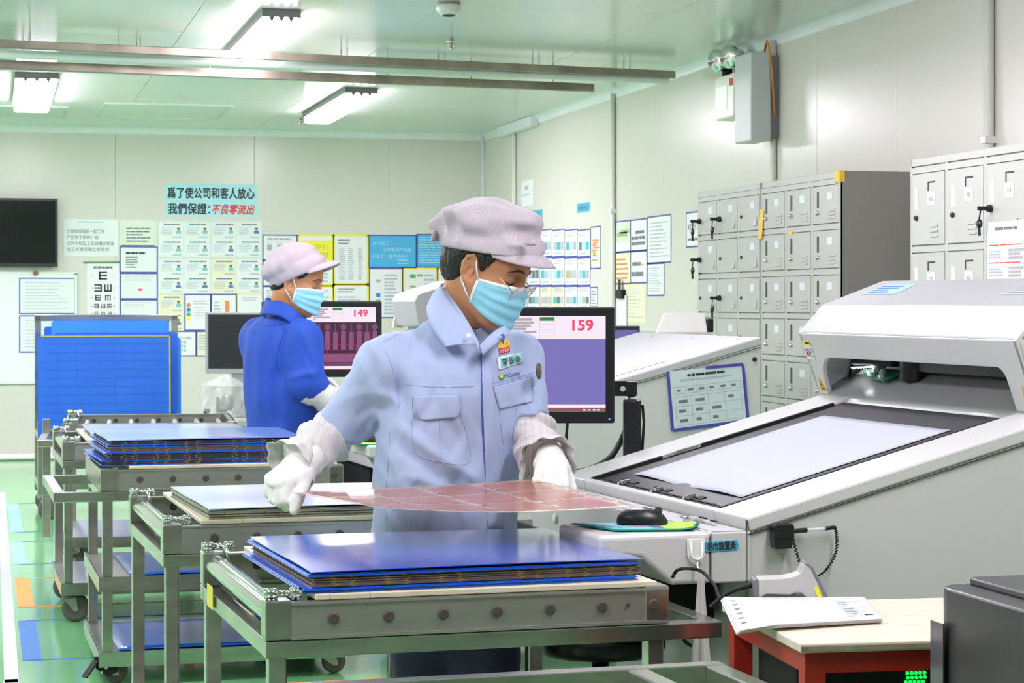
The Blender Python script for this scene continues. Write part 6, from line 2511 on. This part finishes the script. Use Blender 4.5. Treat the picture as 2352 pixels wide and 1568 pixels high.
body = Field(axis_(-.5, .36, .012, [(0, .275, .0032)]), axis_(-.34, .26, .012, [(-.17, .12, .0032)]), axis_(-.02, 1.62, .012, [(1.23, 1.6, .0032)]))
body.column(trunk(ROWS[:-2], ANG, -.028), ANG, .02)
body.cone(nb, H.p(-.028, 0, -.03), .058, .053, .03)
body.cone(nb, H.p(.02, 0, -.07), .05, .042, .03)
for a, b, c in ((shR, elR, wrR), (shL, elL, wrL)):
    body.cone(nb + Vector((0, 0, -.04)), a + Vector((0, 0, -.02)), .042, .04, .03)
    body.cone(a + Vector((0, 0, -.02)), b, .04, .036, .02)
    body.cone(b, c, .036, .024, .015)
for x, y in ((-.045, .02), (.105, -.02)):
    body.cone((x * .7 + .01, 0, .68), (x, y, .45), .075, .058, .03)
    body.cone((x, y, .45), (x, y + .01, .09), .055, .036, .02)
    body.cone((x, y + .03, .05), (x + .065, y - .055, .035), .036, .03, .02)
wR = L(690, 1068, -.14)
wL = L(1264, 1052, -.11)
HR = (L(632, 1110, -.21) - wR, Vector((-.3, -.5, .8)), (.95, 1.05, 1.1, 1.15), -1)
hand(body, wR, *HR, s=1.0, thumb=(.5, .3), fat=.7)
hand(body, wL, L(1266, 1090, -.205) - wL, Vector((.15, -.55, .85)), (.5, .6, .65, .7), -1, s=1.0, spread=.1, thumb=(.55, .3), fat=.7)
H.face(body)
skin = body.build('body', M_skin, per, 1)
face_details(H, per, skin)

# hair: shell over the back and sides of the skull
hf = Field(*(np.arange(H.o[i] - .16, H.o[i] + .16, .0036) for i in range(3)))
s = H.s
hf.ell(H.p(-.010, 0, .052), [.103 * s, .083 * s, .092 * s], .01, H.R)
hf.ell(H.p(-.05, 0, -.005), [.052 * s, .062 * s, .06 * s], .03, H.R)
hf.ell(H.p(.03, 0, .034), [.073 * s, .0745 * s, .062 * s], .02, H.R)
for q in (-1, 1):
    hf.ell(H.p(-.002, q * .085, -.004), [.024 * s, .04 * s, .038 * s], .004, H.R, 'cut')
    hf.cone(H.p(.04, q * .066, .03), H.p(.032, q * .073, -.012), .009 * s, .004 * s, .006)
hf.plane(H.p(.052, 0, .05), H.f * .8 - H.u * .42)
hf.plane(H.p(-.03, 0, -.052), H.f * .35 - H.u)
C = Head(L(1124, 578, -.02), math.radians(68), math.radians(9), 0, 1.1)
hf.plane(C.p(0, 0, .014), C.u)
hf.disp(lambda X, Y, Z: .0018 * noise3(X, Y, Z, .006, .006, .03, 5))
hf.build('hair', M_hair, per, 0)

mask_on(H, skin, per)

# cap
cap_on(C, H, per, (.108, .098), .0125, M_cap, .053, 1.3, back=.012, ru=.05)

# glasses
gl = MB()
for q in (-1, 1):
    c = H.p(.114, q * .034, -.012)
    n = (H.f * .93 - H.u * .36 + H.r * q * .12).normalized()
    a = H.r.cross(n).normalized()
    b = n.cross(a)
    rr_ = .0245 * H.s
    gl.tube([c + (a * math.cos(k * PI / 16) * .95 + b * math.sin(k * PI / 16)) * rr_ for k in range(33)], .0011, 6)
    hinge = c + b * rr_ * (1 if (b.dot(H.r) * q) > 0 else -1)
    gl.tube([hinge, H.p(.098, q * .066, .0), H.p(.01, q * .0785, .03), H.p(-.012, q * .0795, .022)], .0011, 6)
    gl.tube([c - b * rr_ * (1 if (b.dot(H.r) * q) > 0 else -1), H.p(.119, 0, -.004)], .0011, 6)
    ln = MB()
    ln._add([c + (a * math.cos(k * PI / 12) * .95 + b * math.sin(k * PI / 12)) * (rr_ - .001) for k in range(24)], [tuple(range(24))])
    ln.build('lens', M_lens, per, solid=.001)
gl.build('glasses_frame', M_gold, per)
# necklace glint at the nape
MB().tube([L(1018, 676, .02), L(1020, 664, -.02), L(1027, 655, -.04)], .0012, 6).build('necklace', M_gold, per)

# shirt
sf = Field(np.arange(-.36, .33, .0055), np.arange(-.26, .26, .0055), np.arange(.575, 1.36, .0055))
sf.column(trunk(ROWS, ANG), ANG, .02, 2.25)
for a, r in ((shR, .062), (shL, .056)):
    sf.cone(nb + Vector((0, .0, -.028)), a + Vector((0, 0, -.02)), .06, r, .045)
hemR = L(792, 978, .01)
dR = (hemR - shR).normalized()
hemL = L(1216, 962, .035)
dL = (hemL - shL).normalized()
for P0, H0, D0, ra, rb, kk in ((shR, hemR, dR, .068, .064, .045), (shL, hemL, dL, .062, .05, .015)):
    Q0 = H0 + D0 * .06
    sl_ = sf.sub(np.minimum(P0, Q0) - .12, np.maximum(P0, Q0) + .12)
    X_, Y_, Z_ = sf.pts(sl_)
    ab_ = np.array(Q0 - P0, np.float32)
    t_ = np.clip(((X_ - P0.x) * ab_[0] + (Y_ - P0.y) * ab_[1] + (Z_ - P0.z) * ab_[2]) / float(ab_ @ ab_), 0, 1)
    dd_ = np.sqrt((X_ - P0.x - t_ * ab_[0]) ** 2 + (Y_ - P0.y - t_ * ab_[1]) ** 2 + (Z_ - P0.z - t_ * ab_[2]) ** 2) - (ra + (rb - ra) * t_)
    cut_ = (X_ - H0.x) * D0.x + (Y_ - H0.y) * D0.y + (Z_ - H0.z) * D0.z
    sf.put(sl_, np.maximum(dd_, cut_), kk)
# opening at the throat
sf.ell(L(1104, 800, -.12), [.02, .06, .05], .01, None, 'cut')
sf.cone(nb + Vector((.005, -.01, .0)), H.p(-.02, 0, -.06), .06, .06, .012, 'cut')
fold = lambda pts, amp, sig, ymax=.03: sf.fold([(L(u, v, -.1).x, L(u, v, -.1).z) for u, v in pts], amp, sig, ymax)
fold([(905, 960), (950, 1000), (1010, 1045), (1075, 1085), (1120, 1120)], .010, .016)
fold([(900, 990), (940, 1040), (1000, 1085), (1060, 1130), (1110, 1180)], -.007, .014)
fold([(875, 1010), (905, 1060), (930, 1130), (940, 1230)], .004, .016)
fold([(925, 1085), (985, 1100), (1040, 1140)], .006, .012)
fold([(1120, 1000), (1105, 1080), (1085, 1160)], .004, .016)
fold([(1180, 990), (1160, 1060), (1150, 1150)], -.005, .014)
fold([(1200, 960), (1185, 1030), (1190, 1110)], .005, .012)
fold([(760, 935), (820, 905), (880, 905), (930, 930)], .005, .013)
fold([(800, 960), (860, 935), (915, 950)], -.004, .012)
fold([(850, 850), (885, 890), (905, 950)], -.004, .013)
fold([(905, 800), (915, 860), (930, 940)], -.005, .009)
fold([(935, 830), (960, 890), (950, 970)], .004, .02)
fold([(1210, 850), (1225, 900), (1215, 950)], .005, .01, .1)
fold([(1195, 880), (1235, 930)], -.005, .009, .1)
fold([(880, 780), (930, 755), (985, 715)], .004, .012)
sf.disp(lambda X, Y, Z: .004 * noise3(X + .4 * Z, Y, Z - .3 * X, .06, .08, .13, 2) + .0055 * (np.abs(noise3(X + .55 * Z, Y, Z - .45 * X, .035, .07, .13, 4)) - .3) + .004 * (np.abs(noise3(X - .6 * Z, Y, Z + .5 * X, .03, .06, .1, 7)) - .3))
shirt = sf.build('shirt', M_shirt, per, 1)
K = Cloth([shirt])


def px(u, v, y=-.11):
    p = L(u, v, y)
    return (p.x, p.z)


def quadpx(*pts):
    return [px(*p) for p in pts]


K.patch('pocket_flap', quadpx((949, 906), (1059, 906), (1059, 957), (962, 963)), M_shirt, shirt, .004, .003, 14, .35)
K.patch('pocket_flap', quadpx((1133, 890), (1222, 868), (1224, 926), (1148, 942)), M_shirt, shirt, .004, .003, 14)
for pts in ([(949, 905), (951, 945), (966, 962), (1058, 957)], [(949, 905), (1059, 905)], [(1059, 905), (1059, 957)], [(1132, 888), (1148, 943)], [(1148, 943), (1224, 927)], [(1132, 889), (1223, 867)],
            [(948, 962), (950, 1010), (958, 1040), (1010, 1057), (1075, 1062), (1072, 1000), (1060, 960)], [(1010, 962), (1012, 1050)], [(1146, 945), (1152, 1000), (1158, 1035)], [(1186, 940), (1180, 985), (1176, 1010)],
            [(886, 806), (902, 840), (912, 890), (918, 935)], [(880, 785), (925, 762), (960, 745)], [(918, 880), (1000, 887), (1088, 887)], [(1130, 882), (1180, 872), (1232, 858)],
            [(897, 985), (893, 1060), (888, 1130), (890, 1225)]):
    K.line('seam', [px(*q) for q in pts], M_seamb, shirt, .0008, .0002)
K.patch('placket', quadpx((1106, 845), (1128, 850), (1158, 1228), (1120, 1228)), M_shirt, shirt, .003, .003, 16)
K.line('placket_edge', [(px(*p)) for p in ((1104, 815), (1106, 860), (1107, 950), (1113, 1060), (1119, 1150), (1122, 1228))], mat('placket_edge_blue', '3f5ea8', .8), shirt, .0016, .002)
for q in (hemR, hemL):
    pass

# collar
def leaf(name, top, bot, n=12):
    t_, b_ = spline([L(*p) for p in top], n), spline([L(*p) for p in bot], n)
    m = min(len(t_), len(b_))
    mb = MB()
    mb.grid(lambda a, q: t_[min(int(round(a * (len(t_) - 1))), len(t_) - 1)].lerp(b_[min(int(round(a * (len(b_) - 1))), len(b_) - 1)], q) + Vector((-.004, -.008, .004)) * math.sin(PI * q * .8), m - 1, 8)
    return mb.build(name, M_shirt, shirt, solid=.003)


leaf('collar', [(1070, 655, .09), (1030, 648, .075), (1012, 655, .03), (1020, 668, -.03), (1045, 705, -.075), (1075, 752, -.11), (1100, 790, -.13)],
     [(1050, 690, .12), (1005, 690, .095), (985, 703, .03), (984, 722, -.05), (992, 748, -.1), (1008, 775, -.125), (1026, 798, -.142)])
leaf('collar', [(1104, 792, -.132), (1120, 775, -.125), (1140, 758, -.105), (1158, 748, -.07), (1150, 735, .0), (1110, 690, .08)],
     [(1112, 818, -.136), (1128, 803, -.136), (1148, 787, -.128), (1170, 768, -.09), (1170, 752, .02), (1130, 700, .1)])
leaf('collar_stand', [(1100, 788, -.128), (1078, 745, -.1), (1050, 700, -.065), (1026, 665, -.02), (1020, 655, .03)],
     [(1108, 815, -.13), (1082, 778, -.115), (1050, 740, -.09), (1015, 705, -.05), (1005, 690, .03)])
MB().lathe([(.001, 0), (.006, 0), (.0065, .0015), (.005, .003), (.001, .0028)], L(1077, 771, -.147), (0.1, -1, .2), 14).build('button', M_white, shirt)
MB().tube([L(1152, 768, -.135), L(1158, 772, -.137), L(1153, 785, -.138)], .004, 8).build('collar_tab', mat('dark_blue_tab', '4a6db8', .7), shirt)

# badges
def disc_patch(name, u, v, r, m, off, n=18, ky=1.0):
    c = px(u, v)
    mb = MB()
    mb._add([K(c[0], c[1], off)] + [K(c[0] + r * math.cos(2 * PI * k / n), c[1] + r * ky * math.sin(2 * PI * k / n), off) for k in range(n)], [(0, 1 + k, 1 + (k + 1) % n) for k in range(n)])
    return mb.build(name, m, shirt, solid=.0012, fix=True)


M_y = mat('badge_yellow', 'f2c51c', .45)
disc_patch('smile_badge', 1157, 794, .0145, M_y, .0035, 18, 1.15)
for u in (1154, 1163):
    disc_patch('badge_eye', u, 789, .0032, C_['white'], .0048, 10, 1.3)
    disc_patch('badge_pupil', u + .8, 790, .0016, C_['dark'], .006, 8, 1.3)
sm = MB()
c = px(1157, 797)
sm.tube([K(c[0] + .008 * math.cos(a), c[1] + .008 * math.sin(a), .0056) for a in [PI * (1.1 + .8 * k / 8) for k in range(9)]], .0009, 6)
sm.build('badge_mouth', C_['red'], shirt)
K.patch('red_ribbon', quadpx((1146, 802), (1170, 798), (1171, 810), (1148, 815)), mat('ribbon_red', 'c8202c', .5), shirt, .006, .001, 6)
K.text('ribbon_lettering', '为您服务', .01, C_['white'], shirt, *px(1149, 812), .022, .17, .0115)
K.patch('name_plate', quadpx((1141, 823), (1202, 811), (1203, 834), (1146, 851)), mat('plate_white', 'e6ecee', .3), shirt, .005, .003, 8)
K.patch('name_plate_card', quadpx((1149, 824), (1202, 812), (1203, 832), (1150, 846)), mat('plate_teal', '86cfcf', .4), shirt, .0075, .001, 8)
K.text('name_lettering', '李俊美', .02, C_['dark'], shirt, *px(1155, 841), .047, .2, .0125, .0)
K.text('logo_lettering', 'FSQuality', .012, mat('navy_print', '1d2a5a', .6), shirt, *px(1160, 869), .038, .17, .005)
disc_patch('logo_disc', 1153, 867, .0068, mat('logo_green', '2e9e6a', .5), .0032, 14)
disc_patch('logo_disc', 1151.5, 865, .0045, M_y, .0042, 14)
bd = L(1238, 852, -.03)
MB().lathe([(.002, 0), (.021, .0), (.022, .003), (.002, .006)], bd + Vector((-.002, 0, 0)), (.93, -.3, .0), 20, sx=.9, sy=1).build('round_badge', mat('badge_bronze', '6e6a4e', .35, metal=.6), shirt)

# trousers and shoes
tf = Field(np.arange(-.2, .26, .008), np.arange(-.2, .2, .008), np.arange(.05, .95, .008))
tf.column(trunk([(.6, -.14, .16, .095, 0), (.75, -.12, .14, .085, 0)], ANG), ANG, .02)
for x, y in ((-.045, .02), (.105, -.02)):
    tf.cone((x * .8 + .01, 0, .68), (x, y, .45), .098, .084, .03)
    tf.cone((x, y, .45), (x + .005, y + .01, .06), .082, .07, .02)
tf.disp(lambda X, Y, Z: .006 * noise3(X, Y, Z, .05, .05, .15, 6))
tf.build('trousers', M_navy, per)
for x, y in ((-.045, .02), (.105, -.02)):
    q = Field(np.arange(x - .1, x + .18, .007), np.arange(y - .22, y + .12, .007), np.arange(-.01, .13, .007))
    q.cone((x, y + .04, .045), (x + .075, y - .07, .035), .045, .038, .02)
    q.cone((x, y + .01, .09), (x, y + .02, .05), .045, .045, .02)
    q.plane((0, 0, .002), (0, 0, -1))
    q.build('shoe', M_shoe, per)


# protective sleeves
def sleeve(pts, rs, cinch, flare, seed, grid=.0048, amp=1.0):
    P = [Vector(p) for p in pts]
    lo = np.min([list(p) for p in P], 0) - .11
    hi = np.max([list(p) for p in P], 0) + .11
    q = Field(*(np.arange(lo[i], hi[i], grid) for i in range(3)))
    q.chain(P, rs, .012)
    q.plane(P[-1], P[-1] - P[-2])
    q.plane(P[0], P[0] - P[1])
    axis = (P[-1] - P[0]).normalized()
    side = axis.orthogonal().normalized()
    oth = axis.cross(side)

    def crumple(X, Y, Z):
        a = (X - P[0].x) * axis.x + (Y - P[0].y) * axis.y + (Z - P[0].z) * axis.z
        b = (X - P[0].x) * side.x + (Y - P[0].y) * side.y + (Z - P[0].z) * side.z
        c = (X - P[0].x) * oth.x + (Y - P[0].y) * oth.y + (Z - P[0].z) * oth.z
        g = noise3(a + .35 * b, b, c, .026, .09, .09, seed)
        return (amp * .017 * (np.abs(g) - .35) + .003 * noise3(a, b, c, .012, .03, .03, seed + 3)).astype(np.float32)
    q.disp(crumple)
    return q


q = sleeve([L(806, 962, .01), L(770, 998, .02), L(722, 1030, -.05), L(688, 1056, -.11), L(662, 1062, -.14)], [.056, .064, .058, .05, .05], None, None, 1)
slR = q.build('sleeve_cover', M_sleeve, per, 1)
fl = MB()
ax = (L(655, 1072, -.15) - L(700, 1040, -.1)).normalized()
s1 = ax.orthogonal().normalized()
s2 = ax.cross(s1)
cc = L(692, 1052, -.105)


def flare(a, t):
    r = .046 + .026 * t ** .7
    w = 1 + .06 * math.sin(a * 2 * PI * 9 + t * 2) + .05 * math.sin(a * 2 * PI * 4 + 1)
    return cc + ax * (.044 * t) + (s1 * math.cos(a * 2 * PI) + s2 * math.sin(a * 2 * PI)) * r * w


fl.grid(lambda a, t: flare(a, t), 72, 8)
fl.build('cuff', M_sleeve, slR, solid=.0015)
MB().tube([cc + (s1 * math.cos(k * PI / 14) + s2 * math.sin(k * PI / 14)) * .0475 for k in range(29)], .003, 8).build('elastic', M_sleeve, slR)

q = sleeve([L(1216, 950, .035), L(1222, 985, .03), L(1236, 1030, -.04), L(1248, 1052, -.09)], [.042, .055, .055, .05], None, None, 2)
slL = q.build('sleeve_cover', M_sleeve, per, 1)
fl = MB()
ax = (L(1262, 1085, -.16) - L(1240, 1035, -.05)).normalized()
s1 = ax.orthogonal().normalized()
s2 = ax.cross(s1)
cc = L(1250, 1046, -.085)
fl.grid(lambda a, t: flare(a, t), 72, 8)
fl.build('cuff', M_sleeve, slL, solid=.0015)

# gloves
g = Field(np.arange(-.47, -.24, .0032), np.arange(-.34, -.08, .0032), np.arange(.76, .99, .0032))
hand(g, wR, *HR, s=1.06, thumb=(.5, .3), fat=1.1)
g.D -= .0024
g.cone(wR, L(706, 1050, -.11), .036, .038, .015)
g.disp(lambda X, Y, Z: .0014 * noise3(X, Y, Z, .012, .012, .02, 8))
g.build('glove', M_glove, per, 0)
g = Field(np.arange(.15, .36, .0032), np.arange(-.33, -.04, .0032), np.arange(.82, 1.02, .0032))
hand(g, wL, L(1266, 1090, -.205) - wL, Vector((.15, -.55, .85)), (.5, .6, .65, .7), -1, s=1.0, spread=.1, thumb=(.55, .3))
g.D -= .0024
g.cone(wL, L(1256, 1040, -.07), .034, .036, .015)
g.disp(lambda X, Y, Z: .0014 * noise3(X, Y, Z, .012, .012, .02, 9))
g.build('glove', M_glove, per, 0)

# the panel she holds
A, B, Cc, Dd = (at(668, 1130, 5.09), at(1228, 1100, 5.13), at(1462, 1162, 4.70), at(872, 1166, 4.55))
ctr = (A + B + Cc + Dd) / 4
t = thing('circuit_panel', 'thin copper coloured translucent panel held level in white gloves', 'circuit panel', ctr)


def panelp(s_, q_, n):
    p = A.lerp(B, s_).lerp(Dd.lerp(Cc, s_), q_) - ctr
    return p + Vector((0, 0, n - .012 * math.sin(PI * s_) * math.sin(PI * q_ * .5 + .2)))


M_pan = mat('translucent_laminate', 'dcbfb0', .18, alpha=.45, spec=.7, noise=.05, nscale=6)
M_panc = mat('copper_pattern', 'bb7468', .2, alpha=.6, spec=.6, noise=.15, nscale=14)
M_pang = mat('gold_pattern', 'cdb56a', .3, metal=.4)
MB().grid(lambda s_, q_: panelp(1 - s_, q_, 0), 30, 30).build('laminate', M_pan, t, solid=.0012)
pc = MB()
for i in range(4):
    for j in range(3):
        a0, a1, b0, b1 = .04 + .235 * i, .04 + .235 * i + .21, .05 + .31 * j, .05 + .31 * j + .275
        for side in (.0012, -.0012):
            pc.grid(lambda s_, q_, side=side: panelp(a1 + (a0 - a1) * s_, b0 + (b1 - b0) * q_, side), 8, 8)
pc.build('copper_field', M_panc, t)
pg = MB()
for i in range(5):
    for k in range(6):
        a, b = .03 + .235 * i, .08 + .15 * k
        pg.grid(lambda s_, q_: panelp(a + .012 * (1 - s_), b + .05 * q_, .0018), 1, 2)
        a, b = .06 + .15 * k, .03 + .31 * min(i, 3)
        pg.grid(lambda s_, q_: panelp(a + .05 * (1 - s_), b + .012 * q_, .0018), 2, 1)
tag(pg.build('gold_mark', M_pang, t), kind='stuff')

# ------------------------------------------------------------------ the worker behind
QX, QZ = -.886, 8.5
L2 = frame_fn(QX, QZ)
per2 = thing('person', 'worker in royal blue coat and blue mask, seen from behind at the far machine', 'person', W(QX, QZ), RC)
H2 = Head(L2(675, 650, 0), math.radians(84), math.radians(14), 0, 1.04)
nb2 = L2(652, 725, .02)
A2 = math.radians(-48)
R2 = [(.55, 572, 728, .13), (.7, 569, 728, .128), (.8, 567, 732, .127), (.9, 562, 738, .127), (1.0, 558, 742, .127), (1.08, 555, 744, .125), (1.14, 557, 738, .12), (1.18, 562, 728, .11), (1.215, 572, 715, .1), (1.24, 588, 705, .085), (1.265, 600, 695, .07)]
ROW2 = [(z, (l - 1176) * QZ / F - QX, (r - 1176) * QZ / F - QX, b, .0) for z, l, r, b in R2]
sR, eR, wR2 = L2(700, 775, -.13), L2(706, 880, -.17), L2(778, 922, -.13)
sL, eL, wL2 = L2(592, 772, .13), L2(604, 868, .2), L2(690, 868, .25)
bf = Field(axis_(-.34, .36, .013, [(-.1, .17, .004)]), axis_(-.32, .36, .013, [(-.14, .12, .004)]), axis_(-.02, 1.58, .013, [(1.25, 1.56, .004)]))
bf.column(trunk(ROW2, A2, -.03), A2, .02)
bf.cone(nb2, H2.p(-.026, 0, -.03), .058, .053, .03)
bf.cone(nb2, H2.p(.02, 0, -.07), .048, .042, .03)
for a, b, c in ((sR, eR, wR2), (sL, eL, wL2)):
    bf.cone(nb2 + Vector((0, 0, -.04)), a, .05, .05, .04)
    bf.cone(a, b, .045, .038, .02)
    bf.cone(b, c, .036, .025, .015)
hand(bf, wR2, Vector((.85, .1, -.02)), (0, -.3, 1), (.4, .4, .45, .5), -1, s=.9)
hand(bf, wL2, Vector((.85, .1, -.02)), (0, .2, 1), (.4, .4, .45, .5), 1, s=.9)
for x, y in ((-.07, .06), (.05, -.06)):
    bf.cone((x * .7, y * .7, .66), (x, y, .45), .075, .058, .03)
    bf.cone((x, y, .45), (x - .01, y - .01, .09), .055, .036, .02)
    bf.cone((x - .02, y, .05), (x + .09, y + .07, .035), .036, .03, .02)
H2.face(bf)
skin2 = bf.build('body', M_skin, per2, 1)
face_details(H2, per2, skin2)
hf = Field(*(np.arange(H2.o[i] - .16, H2.o[i] + .16, .0042) for i in range(3)))
s = H2.s
hf.ell(H2.p(-.012, 0, .052), [.102 * s, .0815 * s, .092 * s], .01, H2.R)
hf.ell(H2.p(-.05, 0, -.0), [.05 * s, .06 * s, .055 * s], .03, H2.R)
hf.ell(H2.p(.03, 0, .04), [.0705 * s, .0695 * s, .05 * s], .02, H2.R)
for q in (-1, 1):
    hf.ell(H2.p(.002, q * .085, -.002), [.028 * s, .04 * s, .042 * s], .004, H2.R, 'cut')
hf.plane(H2.p(.06, 0, .05), H2.f * .8 - H2.u * .42)
hf.plane(H2.p(-.03, 0, -.04), H2.f * .5 - H2.u)
C2 = Head(L2(691, 636, 0), math.radians(84), math.radians(-24), 0, 1.04)
hf.plane(C2.p(0, 0, .014), C2.u)
hf.build('hair', M_hair, per2)
mask_on(H2, skin2, per2)
cap_on(C2, H2, per2, (.106, .098), .0045, mat('grey_lilac_cap', 'bbaeb7', .75, spec=.3), .052, 2.1, back=-.004, strap=False, ru=.06)

cf = Field(np.arange(-.36, .4, .007), np.arange(-.32, .36, .007), np.arange(.56, 1.34, .007))
cf.column(trunk(ROW2, A2), A2, .02, 2.2)
for a in (sR, sL):
    cf.cone(nb2 + Vector((0, 0, -.06)), a + Vector((0, 0, -.02)), .062, .07, .05)
for a, b, c in ((sR, eR, wR2), (sL, eL, wL2)):
    d = (c - b).normalized()
    cf.cone(a, b, .073, .068, .03)
    cf.cone(b, b + d * .03, .068, .066, .02)
cf.cone(nb2, H2.p(-.02, 0, -.06), .06, .062, .01, 'cut')
f2 = lambda pts, amp, sig, ymax=.05: cf.fold([(L2(u, v, -.1).x, L2(u, v, -.1).z) for u, v in pts], amp, sig, ymax, -.4)
f2([(640, 830), (632, 880), (640, 950), (650, 985)], -.013, .02)
f2([(668, 745), (655, 790), (655, 850), (640, 900)], -.010, .016)
f2([(690, 740), (710, 790), (735, 840), (742, 870)], .008, .014)
f2([(700, 800), (715, 850), (730, 870)], .007, .012)
f2([(600, 760), (590, 860), (600, 960)], .006, .02)
f2([(660, 870), (690, 860), (740, 850)], .008, .012)
cf.disp(lambda X, Y, Z: .0045 * noise3(X, Y, Z, .05, .06, .13, 12))
coat = cf.build('coat', M_coat, per2, 1)
K2 = Cloth([coat])
K2.line('seam', [(L2(u, v, -.1).x, L2(u, v, -.1).z) for u, v in ((575, 745), (620, 748), (665, 742))], M_coatd, coat, .0012, .0004)
K2.line('seam', [(L2(u, v, -.1).x, L2(u, v, -.1).z) for u, v in ((668, 720), (655, 760), (640, 810), (640, 850))], M_coatd, coat, .0012, .0004)


def leaf2(name, top, bot, n=12):
    t_, b_ = spline([L2(*p) for p in top], n), spline([L2(*p) for p in bot], n)
    return MB().grid(lambda a, q: t_[int(round(a * (len(t_) - 1)))].lerp(b_[int(round(a * (len(b_) - 1)))], q) + Vector((0, -.006, 0)) * math.sin(PI * q), len(t_) - 1, 6).build(name, M_coat, coat, solid=.004)


leaf2('collar', [(690, 722, .09), (640, 690, .1), (612, 684, .04), (622, 690, -.05), (650, 694, -.085), (678, 712, -.09), (700, 735, -.06)], [(690, 740, .12), (632, 724, .13), (600, 718, .05), (606, 722, -.07), (640, 726, -.12), (668, 742, -.13), (694, 765, -.10)])
q = sleeve([eR + Vector((.015, -.005, .0)), L2(716, 894, -.165), L2(752, 915, -.15), wR2], [.045, .06, .055, .045], None, None, 5, .006, .35)
q.build('sleeve_cover', mat('grey_white_sleeve', 'cfd2d2', .85, bump=.15, bscale=120), per2)
q = sleeve([eL, eL.lerp(wL2, .4), wL2], [.055, .055, .045], None, None, 6, .007, .35)
q.build('sleeve_cover', MATS['grey_white_sleeve'], per2)
for w_, dv, sd, upv in ((wR2, Vector((.85, .1, -.02)), -1, (0, -.3, 1)), (wL2, Vector((.85, .1, -.02)), 1, (0, .2, 1))):
    g = Field(*(np.arange(w_[i] - .07, w_[i] + .25, .005) for i in range(3)))
    hand(g, w_, dv, upv, (.4, .4, .45, .5), sd, s=1.08)
    g.build('glove', M_glove, per2)
tf = Field(np.arange(-.24, .26, .01), np.arange(-.24, .24, .01), np.arange(.05, .9, .01))
tf.column(trunk([(.6, -.13, .12, .1, 0), (.75, -.12, .11, .09, 0)], A2), A2, .02)
for x, y in ((-.07, .06), (.05, -.06)):
    tf.cone((x * .8, y * .8, .66), (x, y, .45), .098, .08, .03)
    tf.cone((x, y, .45), (x - .01, y - .01, .06), .078, .066, .02)
tf.build('trousers', M_navy, per2)
for x, y in ((-.07, .06), (.05, -.06)):
    q = Field(np.arange(x - .1, x + .2, .009), np.arange(y - .1, y + .18, .009), np.arange(-.01, .13, .009))
    q.cone((x - .03, y - .01, .045), (x + .1, y + .08, .035), .045, .038, .02)
    q.cone((x - .01, y, .09), (x, y, .05), .045, .045, .02)
    q.plane((0, 0, .002), (0, 0, -1))
    q.build('shoe', M_shoe, per2)
